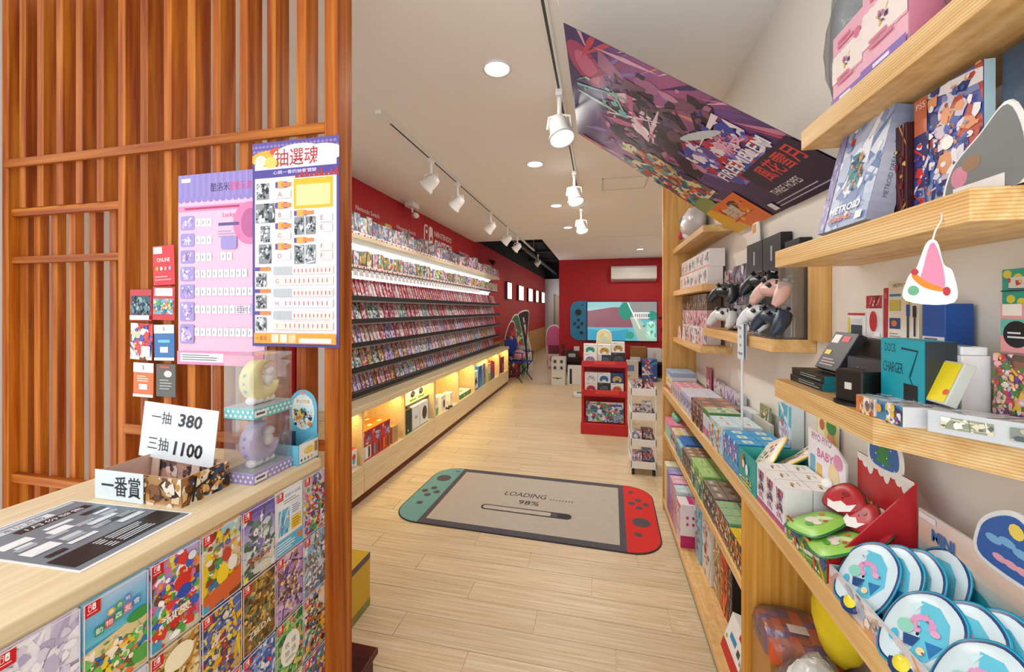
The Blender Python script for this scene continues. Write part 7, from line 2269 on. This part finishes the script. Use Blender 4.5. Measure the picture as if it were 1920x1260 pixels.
bb('parcel', 'brown cardboard box on the bench under the television', .82, 9.18, .36, .34, .25, .31, '#9a6a34', lambda p: p.R(0, .7, .62, 1, '#f0eee8'))
bb('white_carton', 'white carton beside the brown box on the bench', 1.16, 9.18, .36, .3, .25, .28, '#dcdad8', lambda p: p.R(.4, .3, .6, .7, '#c4c4c4'))
bb('black_box', 'black electronics box at the left end of the bench', -.62, 9.12, .36, .26, .2, .2, '#22201f', lambda p: p.R(.2, .3, .8, .7, '#b8bab8'))
bb('white_small_box', 'small white box on the black electronics box', -.52, 9.12, .5603, .12, .14, .09, '#dcd8d2')
bb('device_stand', 'tall thin dark box at the left end of the bench', -.83, 9.1, .36, .07, .1, .34, '#2a1a1a', lambda p: p.R(.2, .2, .5, .4, '#8a3030'))
bb('floor_carton', 'white printed carton on the floor at the right under the bench', .64, 8.7, 0, .28, .25, .42, '#d4cfc8', lambda p: (p.R(.2, .2, .7, .5, '#7a86a8'), p.R(.1, .7, .4, .8, '#c8a050')))
bb('floor_carton', 'blue and red printed carton standing on the floor under the bench', 1.0, 8.7, 0, .3, .25, .46, '#2858a0', lambda p: p.art(1211, ['#c84858', '#58a0c8', '#e8e0e8'], n=12))
bb('console_carton', 'plain white console carton with black line on the floor by the red wall', -.805, 7.95, 0, .27, .3, .27, '#dedbd6', lambda p: (p.R(.1, .45, .75, .5, '#2a2a2e'), p.E(.45, .5, .12, .05, '#2a2a2e')))
bb('console_carton', 'white carton with four dark pictures stacked on the plain one', -.805, 7.95, .2705, .27, .3, .275, '#d8d6d4', lambda p: [(p.R(.08 + .48 * (i % 2), .1 + .45 * (i // 2), .44 + .48 * (i % 2), .46 + .45 * (i // 2), '#c4c4c8'), p.E(.26 + .48 * (i % 2), .28 + .45 * (i // 2), .1, .12, '#2c2e34')) for i in range(4)])
bb('console_carton', 'tall white console box with a black stripe on the floor by the red wall', -.495, 7.98, 0, .27, .15, .375, '#e4e3e0', lambda p: (p.R(.15, .15, .32, .95, '#1c1e22'), p.E(.6, .35, .02, .02, '#3a3a3e')))
sd = thing('white_floor_unit', 'small white rounded unit lying on the floor by the red rack', 'device', (-.33, 6.9, 0))
MB().prism(rrect(.24, .26, .05), 0, .06).build('unit_body', M('#e4e2de', .4), sd, bevel=.01)
MB().prism(rrect(.12, .1, .02), .06, .068).build('unit_pad', M('#6a6a6c', .5), sd)

# ================================================================== PASSAGE
for i, (y0, y1, c) in enumerate(((9.11, 9.56, '#eafaff'), (10.46, 11.13, '#fff0d0'), (11.98, 12.65, '#eafaff'), (13.4, 13.87, '#fff0d0'), (14.77, 15.48, '#f0faff'))):
    t = thing('wall_light_box', ('nearest', 'second', 'third', 'fourth', 'farthest')[i] + ' glowing square light box on the red passage wall', 'light box', (XL, (y0 + y1) / 2, 1.95))
    w = (y1 - y0) / 2
    MB().box(0, .06, -w, w, -.21, .21).build('light_box_frame', M('#3a2a2a', .5), t, bevel=.004)
    MB().box(.06, .064, -w + .03, w - .03, -.19, .19).build('light_box_face', glow(c, 5.0), t)
    area_light('light_box_lamp', (.08, 0, 0), 2 * w - .06, .36, 5, (.95, .97, 1.0) if i % 2 == 0 else (1, .9, .72), rot=(0, R(-90), 0), parent=t)
sc1 = thing('ceiling_camera', 'white motion sensor box on the ceiling above the red wall', 'sensor', (-2.08, 4.12, ZC))
MB().box(-.05, .05, -.08, .08, -.05, 0).build('sensor_box', WHITE_METAL, sc1, bevel=.004)
MB().tube([(0, .0, -.05), (0, .01, -.10)], .012, 8).build('sensor_neck', WHITE_METAL, sc1)
MB().blob((.02, .05, -.125), .036, .05, .034, 10).build('sensor_head', WHITE_METAL, sc1, smooth=True)
dm = thing('dome_camera', 'small dark dome camera on the red wall near the ceiling opening', 'camera', (XL, 7.75, 2.46))
MB().box(0, .07, -.03, .03, .0, .05).build('camera_arm', M('#2a2a2e', .4), dm)
MB().blob((.08, 0, -.01), .05, .05, .045, 10).build('camera_dome', M('#18181c', .15), dm, smooth=True)
# folding chair at the end of the cabinet
cb_ = thing('camp_chair', 'blue folding camp chair at the far end of the cabinet', 'chair', (-1.66, 8.15, 0), R(70))
BLU = M('#1c3c9a', .7)
MB().box(-.2, .2, -.2, .2, .40, .42).build('seat', BLU, cb_, bevel=.006)
MB().prism([(-.2, .5), (.2, .5), (.22, .85), (-.22, .85)], .20, .215, fr=lambda a, b, q: (a, q, b)).build('backrest', BLU, cb_)
for sx in (-1, 1):
    MB().tube([(sx * .21, -.2, .0), (sx * .21, .2, .42), (sx * .22, .22, .86)], .011, 8).build('leg', BLACK, cb_, smooth=True)
    MB().tube([(sx * .21, .2, .0), (sx * .21, -.2, .42), (sx * .21, -.2, .60)], .011, 8).build('leg', BLACK, cb_, smooth=True)
    MB().box(sx * .21 - .025, sx * .21 + .025, -.22, .2, .60, .615).build('armrest', BLU, cb_)
pl_ = thing('seat_bundle', 'pink and grey fabric bundle on the blue camp chair', 'bundle', (-1.66, 8.15, .4205))
MB().blob((0, 0, .12), .13, .12, .12, 12, wob=.12, seed=41).build('fabric', M('#d8a0b0', .85), pl_, smooth=True)
MB().blob((.02, .02, .26), .09, .09, .07, 10, wob=.12, seed=42).build('fabric_top', M('#9a9aa0', .85), pl_, smooth=True)
STD = [(-1.90, 8.45, .20, 1.22, '#8a2430', ['#e8e4e0', '#c04048', '#3a3a48', '#88a0c0'], 'short grey and red cardboard standee behind the game wall'), (-1.88, 8.75, .24, 1.36, '#4a7a58', ['#e8e0d0', '#c83a40', '#58a060', '#e8c860', '#38405a'], 'tall green and white cardboard standee in the passage'),
       (-1.83, 9.05, .20, 1.45, '#3a2a38', ['#c83040', '#e8e4e0', '#6a3a48', '#28304a'], 'tallest dark cardboard standee with a raised tip in the passage'), (-1.80, 9.45, .20, .95, '#d8d4ce', ['#b8b0a8', '#8a8078', '#f0eeea', '#3a3a40'], 'low white cardboard standee nearest the light boxes')]
for i, (x, y, w, h, c, pal, lb) in enumerate(STD):
    o = smooth_outline([(-w, 0), (w, 0), (w * .9, h * .5), (w * (.5 if i != 2 else 1.1), h * .86), (w * (.2 if i != 2 else 1.0), h), (-w * .3, h * .93), (-w * .8, h * .62)], 4)
    cutout('cardboard_standee', lb, 'standee', o, (x, y, .003), R(35), c, .012, grow=1.05, prints=lambda p, i=i, pal=pal: p.art(1300 + i, pal, .18, .12, .82, .95, 36, .25, 8))
cutout('round_standee', 'pink round topped cardboard standee at the end of the passage', 'standee', smooth_outline([(-.16, 0), (.16, 0), (.17, .45), (.2, .8), (.12, 1.02), (0, 1.08), (-.14, 1.0), (-.2, .75), (-.17, .4)], 4), (-1.15, 10.1, .003), R(8), '#d85a90', .015, grow=1.06,
       prints=lambda p: (p.R(.12, .5, .9, .98, '#e8e6e0'), p.R(.14, .48, .88, .68, '#7a2438'), p.E(.35, .8, .12, .07, '#d88a30'), p.E(.66, .8, .12, .07, '#c84a38'), p.E(.5, .85, .1, .05, '#48905a')))
yc = carton('yellow_carton', 'yellow carton on the floor behind the screen post', 'box', (-1.29, 1.72, .0003), (.30, .16, .27), '#d8b028', 0, prints={'f': lambda p: (p.R(.7, 0, 1, .2, '#8a6a28'), p.R(.8, .3, .95, .8, '#e8cc50'), p.lines(.5, .8, .95, .95, 2, '#f0e4b0')), 'r': lambda p: (p.R(0, .85, 1, 1, '#8a8a50'), p.R(0, 0, 1, .12, '#5a4a58'))})
